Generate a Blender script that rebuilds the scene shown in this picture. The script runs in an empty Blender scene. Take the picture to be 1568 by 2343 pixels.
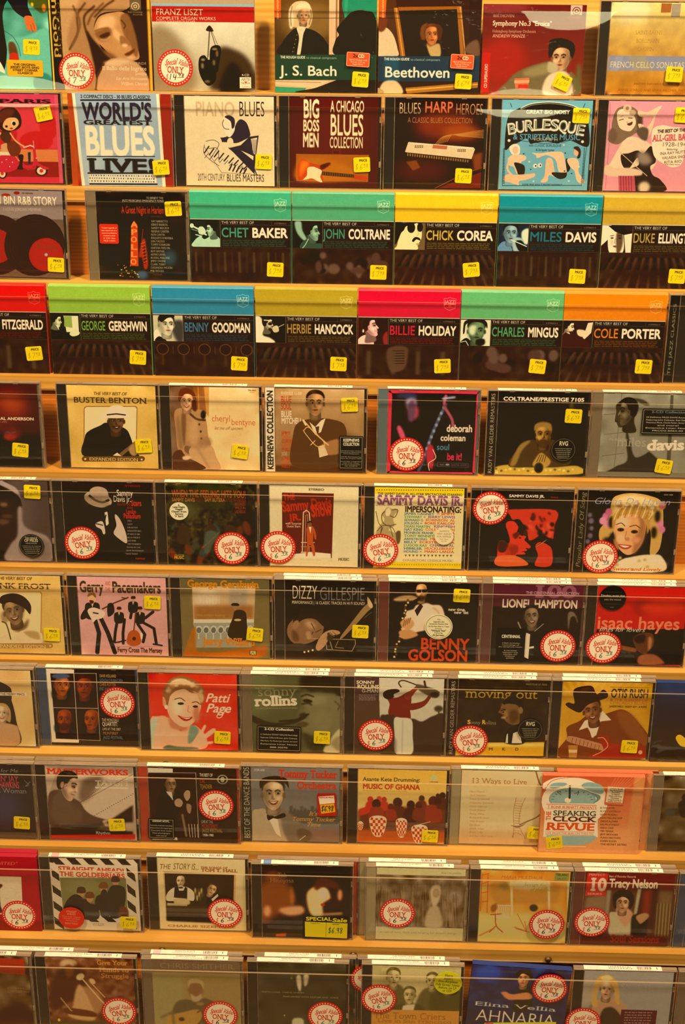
import bpy, bmesh, math, random
import numpy as np

# ---------------------------------------------------------------- camera, light, exposure
sc = bpy.context.scene
COL = sc.collection
PITCH, YAW, ROLL = 0.384982, 0.022843, 0.0092176
ZB = 0.95                                   # height of the sixth ledge above the floor
DZ, DY = 0.122965, 0.04613                  # rise and setback from one ledge to the next

from mathutils import Matrix, Vector
cam_d = bpy.data.cameras.new('camera')
cam = bpy.data.objects.new('camera', cam_d)
COL.objects.link(cam)
cam_d.sensor_fit = 'VERTICAL'
cam_d.sensor_height = 24.0
cam_d.lens = 3297.49 / 2343.0 * 24.0
cp, sp = math.cos(PITCH), math.sin(PITCH)
R0 = Matrix(((1, 0, 0), (0, sp, -cp), (0, cp, sp)))
RY = Matrix.Rotation(YAW, 3, 'Z')
RR = Matrix.Rotation(ROLL, 3, 'Z')
cam.matrix_world = Matrix.Translation((0.082652, -1.836818, ZB + 0.828132)) @ (RY @ R0 @ RR).to_4x4()
cam_d.clip_start = 0.05
sc.camera = cam

world = bpy.data.worlds.new('room_air')
sc.world = world
world.use_nodes = True
world.node_tree.nodes['Background'].inputs[0].default_value = (1.0, 0.55, 0.20, 1)
world.node_tree.nodes['Background'].inputs[1].default_value = 0.10

def area_light(name, loc, target, size, watts, color, spread=180):
    d = bpy.data.lights.new(name, 'AREA')
    d.shape = 'DISK'; d.size = size; d.energy = watts; d.color = color; d.spread = math.radians(spread)
    o = bpy.data.objects.new(name, d); COL.objects.link(o)
    o.location = loc
    o.rotation_euler = (Vector(target) - Vector(loc)).to_track_quat('-Z', 'Y').to_euler()
    return o
WARM = (1.0, 0.71, 0.38)
area_light('ceiling_spot', (1.00, -1.12, 3.40), (0.15, 0.0, 1.25), 0.30, 63, WARM, 150)
area_light('low_ledge_fill', (-0.95, -1.5, 3.40), (0.0, 0.0, 0.9), 0.30, 58, (1.0, 0.66, 0.29), 150)  # added lamp, tinted orange and aimed low to redden and lift the lower ledges

sc.view_settings.view_transform = 'Standard'
sc.view_settings.look = 'None'
sc.view_settings.gamma = 1.0
sc.view_settings.exposure = 0.0
sc.view_settings.use_curve_mapping = False
try:
    sc.cycles.use_denoising = True
    sc.cycles.max_bounces = 6
    sc.cycles.transparent_max_bounces = 16
    sc.cycles.caustics_reflective = False
    sc.cycles.caustics_refractive = False
    sc.cycles.sample_clamp_indirect = 4
except Exception:
    pass

random.seed(7)
rng = np.random.RandomState(11)

# ---------------------------------------------------------------- flat print: a small painter for covers, labels and stickers
def lin(c):
    c = np.asarray(c, float)
    return np.where(c <= 0.04045, c / 12.92, ((c + 0.055) / 1.055) ** 2.4)

def hexc(h):
    h = h.lstrip('#')
    if len(h) == 3: h = ''.join(a + a for a in h)
    return np.array([int(h[i:i + 2], 16) / 255 for i in (0, 2, 4)])

def fill_cov(pts, W, H, ss=3):
    """coverage of a closed polygon (even-odd), pts in pixels; returns x0,y0,mask"""
    p = np.asarray(pts, float)
    x0 = max(0, int(math.floor(p[:, 0].min()))); x1 = min(W, int(math.ceil(p[:, 0].max())) + 1)
    y0 = max(0, int(math.floor(p[:, 1].min()))); y1 = min(H, int(math.ceil(p[:, 1].max())) + 1)
    if x1 <= x0 or y1 <= y0: return None
    ys = (np.arange((y1 - y0) * ss) + 0.5) / ss + y0
    a = p; b = np.roll(p, -1, axis=0)
    ok = a[:, 1] != b[:, 1]
    a = a[ok]; b = b[ok]
    if not len(a): return None
    lo = np.minimum(a[:, 1], b[:, 1]); hi = np.maximum(a[:, 1], b[:, 1])
    Y = ys[:, None]
    hit = (Y >= lo) & (Y < hi)
    X = a[:, 0] + (Y - a[:, 1]) * (b[:, 0] - a[:, 0]) / (b[:, 1] - a[:, 1])
    X = np.where(hit, X, 1e9)
    X.sort(axis=1)
    n = int(hit.sum(axis=1).max())
    n -= n % 2
    px = np.arange(x0, x1)[None, :]
    m = np.zeros((len(ys), x1 - x0))
    for k in range(0, n, 2):
        m += np.clip(X[:, k + 1:k + 2] - px, 0, 1) - np.clip(X[:, k:k + 1] - px, 0, 1)
    m = m.reshape(y1 - y0, ss, x1 - x0).mean(axis=1)
    return x0, y0, np.clip(m, 0, 1)

def smooth(pts, n=6):
    p = np.asarray(pts, float)
    a, b, c, d = np.roll(p, 1, 0), p, np.roll(p, -1, 0), np.roll(p, -2, 0)
    out = []
    for t in np.arange(n) / n:
        out.append(0.5 * (2 * b + (c - a) * t + (2 * a - 5 * b + 4 * c - d) * t * t + (3 * b - a - 3 * c + d) * t ** 3))
    return np.stack(out, 1).reshape(-1, 2)

def blur1(m, r):
    r = int(round(r))
    if r < 1: return m
    for ax in (0, 1):
        for _ in range(2):
            m = np.moveaxis(m, ax, 0)
            q = np.concatenate([np.repeat(m[:1], r + 1, 0), m, np.repeat(m[-1:], r, 0)], 0)
            cs = np.cumsum(q, 0)
            m = (cs[2 * r + 1:] - cs[:-2 * r - 1]) / (2 * r + 1)
            m = np.moveaxis(m, 0, ax)
    return m

class Glyphs:
    EM = 72.0
    def __init__(self):
        cu = bpy.data.curves.new('type_tmp', 'FONT'); self.cu = cu
        self.ob = bpy.data.objects.new('type_tmp', cu); COL.objects.link(self.ob)
        cu.resolution_u = 3
        self.cache = {}; self.adv = {}
        self.bar = self._ext('||')
    def _mesh(self, s):
        self.cu.body = s
        dg = bpy.context.evaluated_depsgraph_get(); dg.update()
        e = self.ob.evaluated_get(dg); m = e.to_mesh()
        v = np.array([q.co[:2] for q in m.vertices]).reshape(-1, 2)
        f = [tuple(q.vertices) for q in m.polygons]
        e.to_mesh_clear()
        return v, f
    def _ext(self, s):
        self.cu.offset = 0
        v, f = self._mesh(s)
        return v[:, 0].max() - v[:, 0].min() if len(v) else 0
    def advance(self, ch):
        if ch not in self.adv:
            self.adv[ch] = self._ext('|' + ch + '|') - self.bar
        return self.adv[ch]
    def get(self, ch, style):
        k = (ch, style)
        if k in self.cache: return self.cache[k]
        off = 0.0
        if 'b' in style: off = 0.020
        if 'k' in style: off = 0.038
        if 't' in style: off = -0.012
        self.cu.offset = 0
        v0, f0 = self._mesh(ch)
        v, f = v0, f0
        polys = [v[list(q)] for q in f]
        if 'r' in style and len(v0) and (ch.isalnum() or ch == '&'):
            # slab feet where a stem ends on the baseline, x-height or cap height
            e = {}
            for q in f0:
                for i in range(len(q)):
                    a, b = q[i], q[(i + 1) % len(q)]
                    e[(min(a, b), max(a, b))] = e.get((min(a, b), max(a, b)), 0) + 1
            top = v0[:, 1].max(); bot = v0[:, 1].min()
            for (a, b), n in e.items():
                if n != 1: continue
                A, B = v0[a], v0[b]
                w = abs(A[0] - B[0])
                if abs(A[1] - B[1]) < 0.012 and 0.05 < w < 0.16:
                    y = A[1]
                    if abs(y) < 0.02 or abs(y - top) < 0.02 or abs(y - bot) < 0.02 or abs(y - 0.52) < 0.05:
                        up = 1 if (abs(y) < 0.02 or abs(y - bot) < 0.02) else -1
                        xl, xr = min(A[0], B[0]), max(A[0], B[0])
                        d = 0.065
                        t = 0.05
                        polys.append(np.array([(xl - d, y), (xr + d, y), (xr + d, y + t * up), (xl - d, y + t * up)]))
        E = self.EM
        adv = self.advance(ch)
        W = int((adv + 0.5) * E) + 2; H = int(1.5 * E)
        m = np.zeros((H, W))
        for q in polys:
            px = np.stack([(q[:, 0] + 0.25) * E, (1.05 - q[:, 1]) * E], 1)
            r = fill_cov(px, W, H, 2)
            if r: x0, y0, c = r; m[y0:y0 + c.shape[0], x0:x0 + c.shape[1]] += c
        m = np.clip(m, 0, 1)
        rr = abs(off) * E
        if rr > .3:      # heavier or lighter weight: grow or shrink the letter all round
            q = int(math.ceil(rr)); pad = np.pad(m, q + 1); out = m.copy()
            for dy in range(-q, q + 1):
                for dx in range(-q, q + 1):
                    d_ = math.hypot(dx, dy)
                    if d_ == 0 or d_ >= rr + .8: continue
                    k_ = min(1, rr + .8 - d_)
                    sft = pad[q + 1 + dy:q + 1 + dy + H, q + 1 + dx:q + 1 + dx + W]
                    out = np.maximum(out, sft * k_) if off > 0 else np.minimum(out, 1 - (1 - sft) * k_)
            m = out
        mips = [m]
        while min(mips[-1].shape) > 6 and len(mips) < 5:
            q = mips[-1]; q = np.pad(q, ((0, q.shape[0] % 2), (0, q.shape[1] % 2)))
            mips.append(q.reshape(q.shape[0] // 2, 2, q.shape[1] // 2, 2).mean(axis=(1, 3)))
        self.cache[k] = (mips, adv)
        return self.cache[k]
    def done(self):
        bpy.data.objects.remove(self.ob); bpy.data.curves.remove(self.cu)
G = Glyphs()
CAP = 0.70

class Canvas:
    def __init__(s, W, H, frame=None, bg='888'):
        s.W, s.H = W, H
        s.clip = (0, 0, W, H)
        s.a = np.ones((H, W, 3)) * hexc(bg)
        if frame is None: frame = (0, 0, 100, 0, 0, 100)
        if len(frame) == 4: frame = (frame[0], frame[1], frame[2], frame[1], frame[0], frame[3])
        x0, y0, x1, y1, x2, y2 = frame
        s.o = np.array([x0, y0], float)
        M = np.array([[x1 - x0, x2 - x0], [y1 - y0, y2 - y0]], float)
        s.Mi = np.diag([W, H]) @ np.linalg.inv(M)
        s.sx = W / np.hypot(x1 - x0, y1 - y0); s.sy = H / np.hypot(x2 - x0, y2 - y0)
    def map(s, p):
        p = np.asarray(p, float).reshape(-1, 2)
        return (p - s.o) @ s.Mi.T
    def comp(s, x0, y0, m, col, al=1.0):
        h, w = m.shape
        cx0, cy0, cx1, cy1 = s.clip
        ax0, ay0 = max(cx0, x0), max(cy0, y0); ax1, ay1 = min(cx1, x0 + w), min(cy1, y0 + h)
        if ax1 <= ax0 or ay1 <= ay0: return
        m = m[ay0 - y0:ay1 - y0, ax0 - x0:ax1 - x0, None] * al
        t = s.a[ay0:ay1, ax0:ax1]
        t[...] = t * (1 - m) + hexc(col) * m
    def pix_poly(s, pts, col, blur=0, al=1.0):
        r = fill_cov(pts, s.W, s.H)
        if not r: return
        x0, y0, m = r
        b = blur * s.sx
        if b >= 0.7:
            k = int(b * 2 + 2)
            X0, Y0 = max(0, x0 - k), max(0, y0 - k)
            X1, Y1 = min(s.W, x0 + m.shape[1] + k), min(s.H, y0 + m.shape[0] + k)
            q = np.zeros((Y1 - Y0, X1 - X0)); q[y0 - Y0:y0 - Y0 + m.shape[0], x0 - X0:x0 - X0 + m.shape[1]] = m
            m = blur1(q, b); x0, y0 = X0, Y0
        s.comp(x0, y0, m, col, al)

cur = None
COVERS = {}
def new(key, frame, bg, size=(352, 352)):
    global cur
    cur = Canvas(size[0], size[1], frame, bg)
    COVERS[key] = cur
def pts2(s):
    return np.array([float(q) for q in s.replace(',', ' ').split()]).reshape(-1, 2)
def P(s, col, blur=0, al=1.0):                 # polygon
    cur.pix_poly(cur.map(pts2(s)), col, blur, al)
def S(s, col, blur=0, al=1.0):                 # smooth closed outline
    cur.pix_poly(cur.map(smooth(pts2(s))), col, blur, al)
def R(x0, y0, x1, y1, col, blur=0, al=1.0):    # rectangle, square to the print
    a = cur.map([(x0, y0)])[0]; w = (x1 - x0) * cur.sx; h = (y1 - y0) * cur.sy
    cur.pix_poly([(a[0], a[1]), (a[0] + w, a[1]), (a[0] + w, a[1] + h), (a[0], a[1] + h)], col, blur, al)
def B(f0, f1, col, blur=0, al=1.0):            # full-width band, fractions of the height
    cur.pix_poly([(-5, f0 * cur.H), (cur.W + 5, f0 * cur.H), (cur.W + 5, f1 * cur.H), (-5, f1 * cur.H)], col, blur, al)
def V(f0, f1, col, blur=0, al=1.0):            # full-height band
    cur.pix_poly([(f0 * cur.W, -5), (f1 * cur.W, -5), (f1 * cur.W, cur.H + 5), (f0 * cur.W, cur.H + 5)], col, blur, al)
def E(cx, cy, rx, ry, col, blur=0, rot=0, al=1.0):
    t = np.linspace(0, 2 * math.pi, 33)[:-1]; r = math.radians(rot)
    x = rx * np.cos(t); y = ry * np.sin(t)
    q = np.stack([cx + x * math.cos(r) - y * math.sin(r), cy + x * math.sin(r) + y * math.cos(r)], 1)
    cur.pix_poly(cur.map(q), col, blur, al)
def L(s, w, col, sm=0, blur=0, al=1.0):        # stroked line
    p = pts2(s) if isinstance(s, str) else np.asarray(s, float)
    if sm and len(p) > 2:
        e = np.concatenate([[2 * p[0] - p[1]], p, [2 * p[-1] - p[-2]]])
        out = []
        for i in range(len(p) - 1):
            a, b, c, d = e[i:i + 4]
            for t in np.arange(5) / 5:
                out.append(0.5 * (2 * b + (c - a) * t + (2 * a - 5 * b + 4 * c - d) * t * t + (3 * b - a - 3 * c + d) * t ** 3))
        p = np.array(out + [p[-1]])
    q = cur.map(p); w = w * cur.sx / 2
    x0 = int(q[:, 0].min() - w - 3); y0 = int(q[:, 1].min() - w - 3)
    x1 = int(q[:, 0].max() + w + 4); y1 = int(q[:, 1].max() + w + 4)
    x0, y0, x1, y1 = max(0, x0), max(0, y0), min(cur.W, x1), min(cur.H, y1)
    if x1 <= x0 or y1 <= y0: return
    X, Y = np.meshgrid(np.arange(x0, x1) + .5, np.arange(y0, y1) + .5)
    d = np.full(X.shape, 1e9)
    for a, b in zip(q[:-1], q[1:]):
        v = b - a; n = max(1e-9, v @ v)
        t = np.clip(((X - a[0]) * v[0] + (Y - a[1]) * v[1]) / n, 0, 1)
        d = np.minimum(d, np.hypot(X - a[0] - t * v[0], Y - a[1] - t * v[1]))
    m = np.clip(w + 0.5 - d, 0, 1) * min(1.0, w * 2 + .3)
    if blur: m = blur1(m, blur * cur.sx)
    cur.comp(x0, y0, m, col, al)
def T(txt, x0, x1, yb, cap, col, st='n', rot=0, sh=0, al=1.0):
    """one line of lettering set from x0 to x1, baseline yb, capital height cap. rot in degrees, sh = slant"""
    chars = list(txt)
    if not txt.strip() or x1 == x0: return
    advs = [G.advance(c) for c in chars]
    tot = sum(advs) or 1
    c0 = cur
    o = c0.map([(x0, yb)])[0]
    sx = (x1 - x0) * c0.sx / tot          # px per em, across
    sy = cap * c0.sy / CAP                # px per em, upright
    ang = math.radians(rot)
    ca, sa = math.cos(ang), math.sin(ang)
    # em (x right, y up) -> pixels
    Mx = np.array([[ca * sx, sa * sy + sh * ca * sy], [sa * sx, -ca * sy + sh * sa * sy]])
    Mi = np.linalg.inv(Mx)
    pen = 0.0
    scale = min(abs(sx), abs(sy))
    lv = 0
    while lv < 4 and G.EM / (2 ** (lv + 1)) > scale * 1.1: lv += 1
    for ch, ad in zip(chars, advs):
        if ch != ' ':
            mips, adv = G.get(ch, st)
            l = min(lv, len(mips) - 1)
            m = mips[l]; f = G.EM / (2 ** l)
            org = o + Mx @ np.array([pen, 0])
            cs = np.array([(-.22, -.42), (adv + .22, -.42), (adv + .22, 1.0), (-.22, 1.0)]) @ Mx.T + org
            X0, Y0 = np.floor(cs.min(0)).astype(int); X1, Y1 = np.ceil(cs.max(0)).astype(int)
            X0, Y0, X1, Y1 = max(0, X0), max(0, Y0), min(c0.W, X1), min(c0.H, Y1)
            if X1 > X0 and Y1 > Y0:
                X, Y = np.meshgrid(np.arange(X0, X1) + .5 - org[0], np.arange(Y0, Y1) + .5 - org[1])
                ex = Mi[0, 0] * X + Mi[0, 1] * Y; ey = Mi[1, 0] * X + Mi[1, 1] * Y
                u = (ex + .25) * f - .5; v = (1.05 - ey) * f - .5
                iu = np.clip(np.floor(u).astype(int), 0, m.shape[1] - 2); iv = np.clip(np.floor(v).astype(int), 0, m.shape[0] - 2)
                fu = np.clip(u - iu, 0, 1); fv = np.clip(v - iv, 0, 1)
                ins = (u > -1) & (v > -1) & (u < m.shape[1]) & (v < m.shape[0])
                s_ = (m[iv, iu] * (1 - fu) + m[iv, iu + 1] * fu) * (1 - fv) + (m[iv + 1, iu] * (1 - fu) + m[iv + 1, iu + 1] * fu) * fv
                c0.comp(X0, Y0, s_ * ins, col, al)
        pen += ad
def Z(x0, x1, y, n, pitch, h, col, al=1.0, jag=0.25, word=9):
    """lines of print too small to read"""
    r = random.Random(int(x0 * 7 + y * 3 + n))
    for i in range(n):
        yy = y + i * pitch; x = x0; xe = x1 - (x1 - x0) * jag * r.random()
        while x < xe:
            w = word * (0.4 + 1.1 * r.random())
            R(x, yy, min(x + w, xe), yy + h, col, 0, al)
            x += w + h * 0.8
def LIST(lines, x, y, pitch, cap, wch, col, st='n', align='l', al=1.0):
    for i, t in enumerate(lines):
        if not t: continue
        w = wch * len(t)
        X = x if align == 'l' else (x - w if align == 'r' else x - w / 2)
        c = col if isinstance(col, str) else col[i % len(col)]
        T(t, X, X + w, y + i * pitch, cap, c, st, al=al)
def noise(al=0.05, sc_=1):
    n = rng.normal(0, al, (cur.H // sc_ + 2, cur.W // sc_ + 2))
    n = np.kron(n, np.ones((sc_, sc_)))[:cur.H, :cur.W]
    cur.a = np.clip(cur.a + n[..., None], 0, 1)
def mottle(al=0.06, r=10, tint=(1, 1, 1)):
    n = blur1(rng.normal(0, 1, (cur.H, cur.W)), r); n /= (n.std() + 1e-9)
    cur.a = np.clip(cur.a + n[..., None] * al * np.array(tint), 0, 1)
def finish():
    """paper grain on every printed cover"""
    for k, c in COVERS.items():
        h, w = c.a.shape[:2]
        g = blur1(rng.normal(0, 1, (h, w, 1)), 1) * .045 + blur1(rng.normal(0, 1, (h, w, 1)), 7) * .12
        if min(h, w) > 200: c.a = np.clip(c.a * (1 + g), 0, 1)
def grad(y0, y1, c0, c1, x=False, al=1.0):
    """ramp across the whole print between fractions y0 and y1"""
    n = cur.W if x else cur.H
    t = np.clip((np.arange(n) / n - y0) / (y1 - y0), 0, 1)
    t = t[None, :, None] if x else t[:, None, None]
    cur.a[...] = cur.a * (1 - al) + (hexc(c0) * (1 - t) + hexc(c1) * t) * al

def face(x, y, s, skin='a87850', hair='1c120c', turn=0, tilt=0, bald=False, beard=False, lip=None, eyes='20140c', hat=None, hl=1, smile=False, long=False, dk=None):
    """a head: x,y centre, s = half the head height. turn -1 (left) .. 1 (right)"""
    r = math.radians(tilt); cr, sr = math.cos(r), math.sin(r)
    def q(*a):
        return ' '.join('%.2f %.2f' % (x + s * (u * cr - v * sr), y + s * (u * sr + v * cr)) for u, v in zip(a[::2], a[1::2]))
    h = hexc(skin); lip = lip or ''.join('%02x' % int(255 * max(0, a * b)) for a, b in zip(h, (.62, .36, .34))); dk = dk or ''.join('%02x' % int(255 * max(0, k * 0.55)) for k in h); lt = ''.join('%02x' % int(255 * min(1, k * 1.25 + .03)) for k in h)
    t = turn * 0.22
    if long: S(q(-.95, -.4, -.5, -1.12, .4, -1.15, .95, -.5, 1.05, .4, .9, 1.1, .5, .9, -.5, .9, -1.0, 1.1, -1.05, .3), hair)
    S(q(-.36, .5, .36, .5, .42, 1.3, -.42, 1.3), dk); S(q(-.3, .9, .1, .9, .2, 1.3, -.34, 1.3), skin, s * .1, al=.5)
    S(q(-.68, -.35, -.52, -.85, 0, -1.02, .52, -.85, .68, -.35, .64, .25, .42, .76, .12 + t, 1.0, -.12 + t, 1.0, -.42, .76, -.64, .25), skin)
    if abs(turn) < .8:
        E(x - s * .70 * cr, y - s * .70 * sr + s * .05, s * .1, s * .2, dk, s * .03); E(x + s * .70 * cr, y + s * .70 * sr + s * .05, s * .1, s * .2, dk, s * .03)
    sd = -1 if turn > 0 else 1
    S(q(.3 * sd, -.8, .7 * sd, -.3, .66 * sd, .3, .3 * sd, .95, .22 * sd, .5, .38 * sd, 0), dk, s * .13, al=.75)
    S(q(-.66 * sd, .2, -.4 * sd, .75, -.1 * sd, 1.0, -.2 * sd, .8, -.46 * sd, .4), dk, s * .08, al=.5)
    S(q(-.42 * sd, -.75, -.05 * sd, -.8, .05 * sd, -.4, -.35 * sd, -.35), lt, s * .1, al=.75 * hl)
    S(q(-.5 * sd + t, .1, -.2 * sd + t, .05, -.2 * sd + t, .35, -.42 * sd + t, .38), lt, s * .09, al=.7 * hl)
    for e in (-1, 1):
        ex = e * .28 + t
        S(q(ex - .2, -.16, ex, -.26, ex + .2, -.16, ex + .12, .04, ex - .12, .04), dk, s * .06, al=.7)
        L(q(ex - .16, -.23, ex, -.30, ex + .15, -.23), s * .085, hair if not bald else dk, 1, s * .02)
        S(q(ex - .14, -.07, ex, -.13, ex + .14, -.07, ex, -.01), dk, s * .02); E(*[float(k) for k in q(ex - .05, -.07).split()], s * .05, s * .035, 'd8c8a8', s * .02)
        E(*[float(k) for k in q(ex + t * .2 + .01, -.07).split()], s * .07, s * .06, eyes)
    S(q(t * 1.2 + .05 * sd, -.1, t * 1.4 + .16 * sd, .28, t * 1.3, .34, t * 1.3 - .1 * sd, .3, t * 1.2, .1), dk, s * .05, al=.8)
    L(q(t * 1.25 - .05 * sd, -.05, t * 1.35 - .05 * sd, .22), s * .07, lt, 0, s * .04, al=.8)
    S(q(t - .2, .68, t, .74, t + .2, .68, t, .8), dk, s * .05, al=.6)
    if smile:
        S(q(t - .32, .40, t, .47, t + .32, .40, t + .15, .66, t - .15, .66), lip, s * .02); S(q(t - .24, .45, t, .5, t + .24, .45, t, .58), 'efe3cf', s * .01)
    else:
        S(q(t - .24, .52, t - .06, .46, t + .06, .46, t + .24, .52, t, .62), lip, s * .025)
    if beard:
        S(q(-.6, .25, -.35, .5, -.2 + t, .38, .2 + t, .38, .35, .5, .6, .25, .4, .85, .0 + t, 1.12, -.4, .85), hair, s * .05, al=.85)
        L(q(t - .16, .53, t + .16, .53), s * .08, lip)
    if not bald and not hat:
        S(q(-.70, -.22, -.76, -.66, -.44, -1.06, .06, -1.16, .54, -1.0, .77, -.6, .70, -.22, .60, -.58, .3, -.78, -.18, -.82, -.56, -.6), hair, s * .025); E(x - s * .2, y - s * .98, s * .28, s * .07, lt, s * .08, al=.25)
    if hat:
        S(q(-.78, -.42, -.72, -1.15, -.2, -1.42, .5, -1.35, .8, -1.0, .8, -.42), hat); S(q(-1.35, -.4, -.6, -.66, .6, -.66, 1.35, -.4, .6, -.28, -.6, -.28), hat)
        L(q(-.78, -.58, 0, -.66, .78, -.56), s * .12, '2a1c12')

def profile(x, y, s, d=1, skin='a87850', hair='1c120c', tilt=0, beard=False, dk=None, lt=None, lid=True, hairless=False):
    """a head seen from the side, facing right (d=1) or left (d=-1)"""
    r = math.radians(tilt) * d; cr, sr = math.cos(r), math.sin(r)
    def q(*a):
        return ' '.join('%.2f %.2f' % (x + s * (u * d * cr - v * sr), y + s * (u * d * sr + v * cr)) for u, v in zip(a[::2], a[1::2]))
    h = hexc(skin); dk = dk or ''.join('%02x' % int(255 * k * 0.5) for k in h); lt = lt or ''.join('%02x' % int(255 * min(1, k * 1.3 + .04)) for k in h)
    S(q(-.55, .2, -.1, .6, .3, .85, .3, 1.5, -.75, 1.5, -.6, .8), dk, s * .03)
    S(q(-.6, -.6, -.3, -.95, .1, -1.0, .42, -.85, .52, -.6, .54, -.36, .58, -.26, .55, -.16, .68, .04, .8, .2, .72, .29, .58, .31, .65, .42, .58, .47, .64, .56, .56, .64, .6, .8, .5, .97, .28, 1.0, -.05, .8, -.3, .5, -.55, .1), skin)
    S(q(-.4, .1, -.1, .3, .2, .75, .3, .95, .0, .8, -.35, .45), dk, s * .12, al=.8)
    S(q(.15, -.85, .42, -.75, .46, -.4, .2, -.45), lt, s * .1, al=.8); S(q(.1, .05, .4, .05, .42, .35, .15, .35), lt, s * .12, al=.7); L(q(.58, -.1, .72, .16), s * .08, lt, 0, s * .03, al=.8)
    S(q(.26, -.2, .5, -.26, .56, -.08, .44, .04, .28, 0), dk, s * .06, al=.8); L(q(.24, -.29, .42, -.36, .57, -.30), s * .09, hair, 1, s * .02)
    L(q(.30, -.08, .42, -.12, .52, -.06), s * .06, '140c08', 1); E(*[float(k) for k in q(.45, -.07).split()], s * .05, s * .05, '140c08')
    E(*[float(k) for k in q(.62, .25).split()], s * .07, s * .04, dk, s * .03); L(q(.42, .49, .62, .48), s * .06, dk, 0, s * .015); L(q(.4, .28, .34, .5), s * .05, dk, 0, s * .04, al=.6)
    if beard: S(q(.3, .55, .5, .7, .62, .66, .6, .95, .3, 1.08, 0, .8), hair, s * .04, al=.85); L(q(.46, .38, .64, .37), s * .08, hair)
    if not hairless: S(q(-.85, -.05, -.88, -.6, -.55, -1.02, .0, -1.14, .42, -1.0, .52, -.74, .3, -.72, .05, -.56, -.04, -.3, -.16, -.05, -.3, .25, -.62, .35), hair, s * .02); S(q(-.5, -.85, -.1, -1.0, .2, -.95, -.1, -.85), lt, s * .08, al=.18)
    S(q(-.22, -.15, -.05, -.16, -.04, .05, -.16, .18, -.24, .05), skin, s * .02); L(q(-.17, -.08, -.08, -.04, -.14, .08), s * .04, dk, 1)

# handwriting: pen strokes on a 1 x 1 cell
PEN = {'0': [(.5, 0, .15, .3, .15, .7, .5, 1, .85, .7, .85, .3, .5, 0)], '1': [(.5, 0, .45, 1)], '4': [(.15, 0, .1, .55, .8, .5), (.7, .1, .62, 1)],
       '6': [(.75, 0, .3, .4, .15, .8, .5, 1, .8, .75, .5, .55, .2, .75)], '7': [(.1, .08, .85, 0, .35, 1)],
       '8': [(.75, .12, .4, 0, .2, .22, .7, .7, .5, 1, .2, .8, .75, .3, .75, .12)], '9': [(.8, .1, .3, .05, .2, .4, .55, .5, .8, .1, .65, 1)],
       '$': [(.8, .12, .3, .1, .25, .42, .75, .6, .7, .9, .15, .88), (.5, -.1, .45, 1.1)], '.': [(.4, .95, .5, 1)]}
def hand(txt, x, y, w, h, col, lw=1.2, sl=-.12):
    for ch in txt:
        for st_ in PEN.get(ch, []):
            a = np.array(st_).reshape(-1, 2)
            L(np.stack([x + a[:, 0] * w - (a[:, 1] - 1) * sl * -h, y + a[:, 1] * h], 1), lw, col, 1)
        x += w * (1.15 if ch != '.' else .6)

# ---------------------------------------------------------------- the printed covers, ledge by ledge
def bust(x, y, s, suit='1c140e', shirt='d8c8a8', tie='2a1c14', w=2.0, h=2.2, **k):
    S(' '.join('%.1f %.1f' % (x + s * a, y + s * b) for a, b in ((-w, h + 1), (-w, 1.7), (-w * .75, 1.2), (-.5, .85), (.5, .85), (w * .75, 1.2), (w, 1.7), (w, h + 1))), suit)
    P('%f %f %f %f %f %f %f %f' % (x - s * .42, y + s * .85, x + s * .42, y + s * .85, x + s * .15, y + s * 2.1, x - s * .15, y + s * 2.1), shirt)
    if tie: P('%f %f %f %f %f %f %f %f' % (x - s * .12, y + s * 1.02, x + s * .12, y + s * 1.02, x + s * .15, y + s * 2.1, x - s * .12, y + s * 2.1), tie)
    face(x, y, s, **k)

# first ledge
new('street_song', (-265, -12, 340, -12, -265, 606), '3f8a76')
mottle(.05, 18)
S('60 330 120 260 200 250 330 200 345 420 330 606 20 606 0 450', '5fae98', 6)
L('75 215 120 250 150 310 160 380', 4, '2c5c58', 1)
E(285, 560, 60, 70, '2c7a72', 6)
S('225 -12 345 -12 345 70 300 95 260 60 235 40', '40481c', 3)
E(318, 60, 12, 26, 'b86a20', 2); E(250, 40, 8, 14, 'c0a020', 2)
S('105 -12 215 -12 225 60 245 125 205 130 150 90 120 40', '181420')
S('-80 -12 100 -12 85 50 70 120 75 250 80 360 45 500 -60 606 -160 606 -120 250', '100c12')
S('200 118 245 118 262 165 268 200 258 224 245 206 235 222 222 205 214 214 208 190 202 165', 'c4622c')
L('232 170 240 214', 3, '8a3818'); L('246 160 256 200', 3, '8a3818')
S('92 300 125 290 145 350 140 410 100 400', '5a3a20', 3); S('100 365 140 365 146 420 95 420', 'b82818')
S('10 395 35 420 60 490 40 500 10 440', 'd8d2b0'); P('-5 470 60 500 60 606 -5 606', '5fa890')

new('stone_saint', (355, -22, 1028, -22, 355, 608), '2a180c', (384, 352))
S('430 -22 880 -22 870 60 700 90 650 200 700 330 760 400 650 470 640 606 430 606', '9c7048')
S('430 -22 560 -22 520 100 470 250 500 420 560 500 560 606 430 606', 'b08658', 8)
for l, c in (('600 20 545 100 540 220 480 330', '5c3a20'), ('660 40 590 110 600 220 640 330', '4a2c16'), ('720 20 640 100 610 160', '6a4426'), ('520 40 560 160 500 300', '6f4a2a'), ('790 0 730 40 660 110', '55351c')):
    L(l, 14, c, 1, 3)
S('600 200 640 260 700 330 760 400 720 440 650 500 640 440 620 330', '2c180a', 5)
S('690 110 780 80 860 85 900 200 930 300 945 380 900 402 830 400 760 370 700 310 655 260 650 190', 'b07c4c')
S('690 130 760 100 800 130 770 200 700 250 670 240', 'd0a070', 12)
S('830 110 880 90 920 200 940 330 920 380 890 300 850 220', '7a4e2c', 6)
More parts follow.
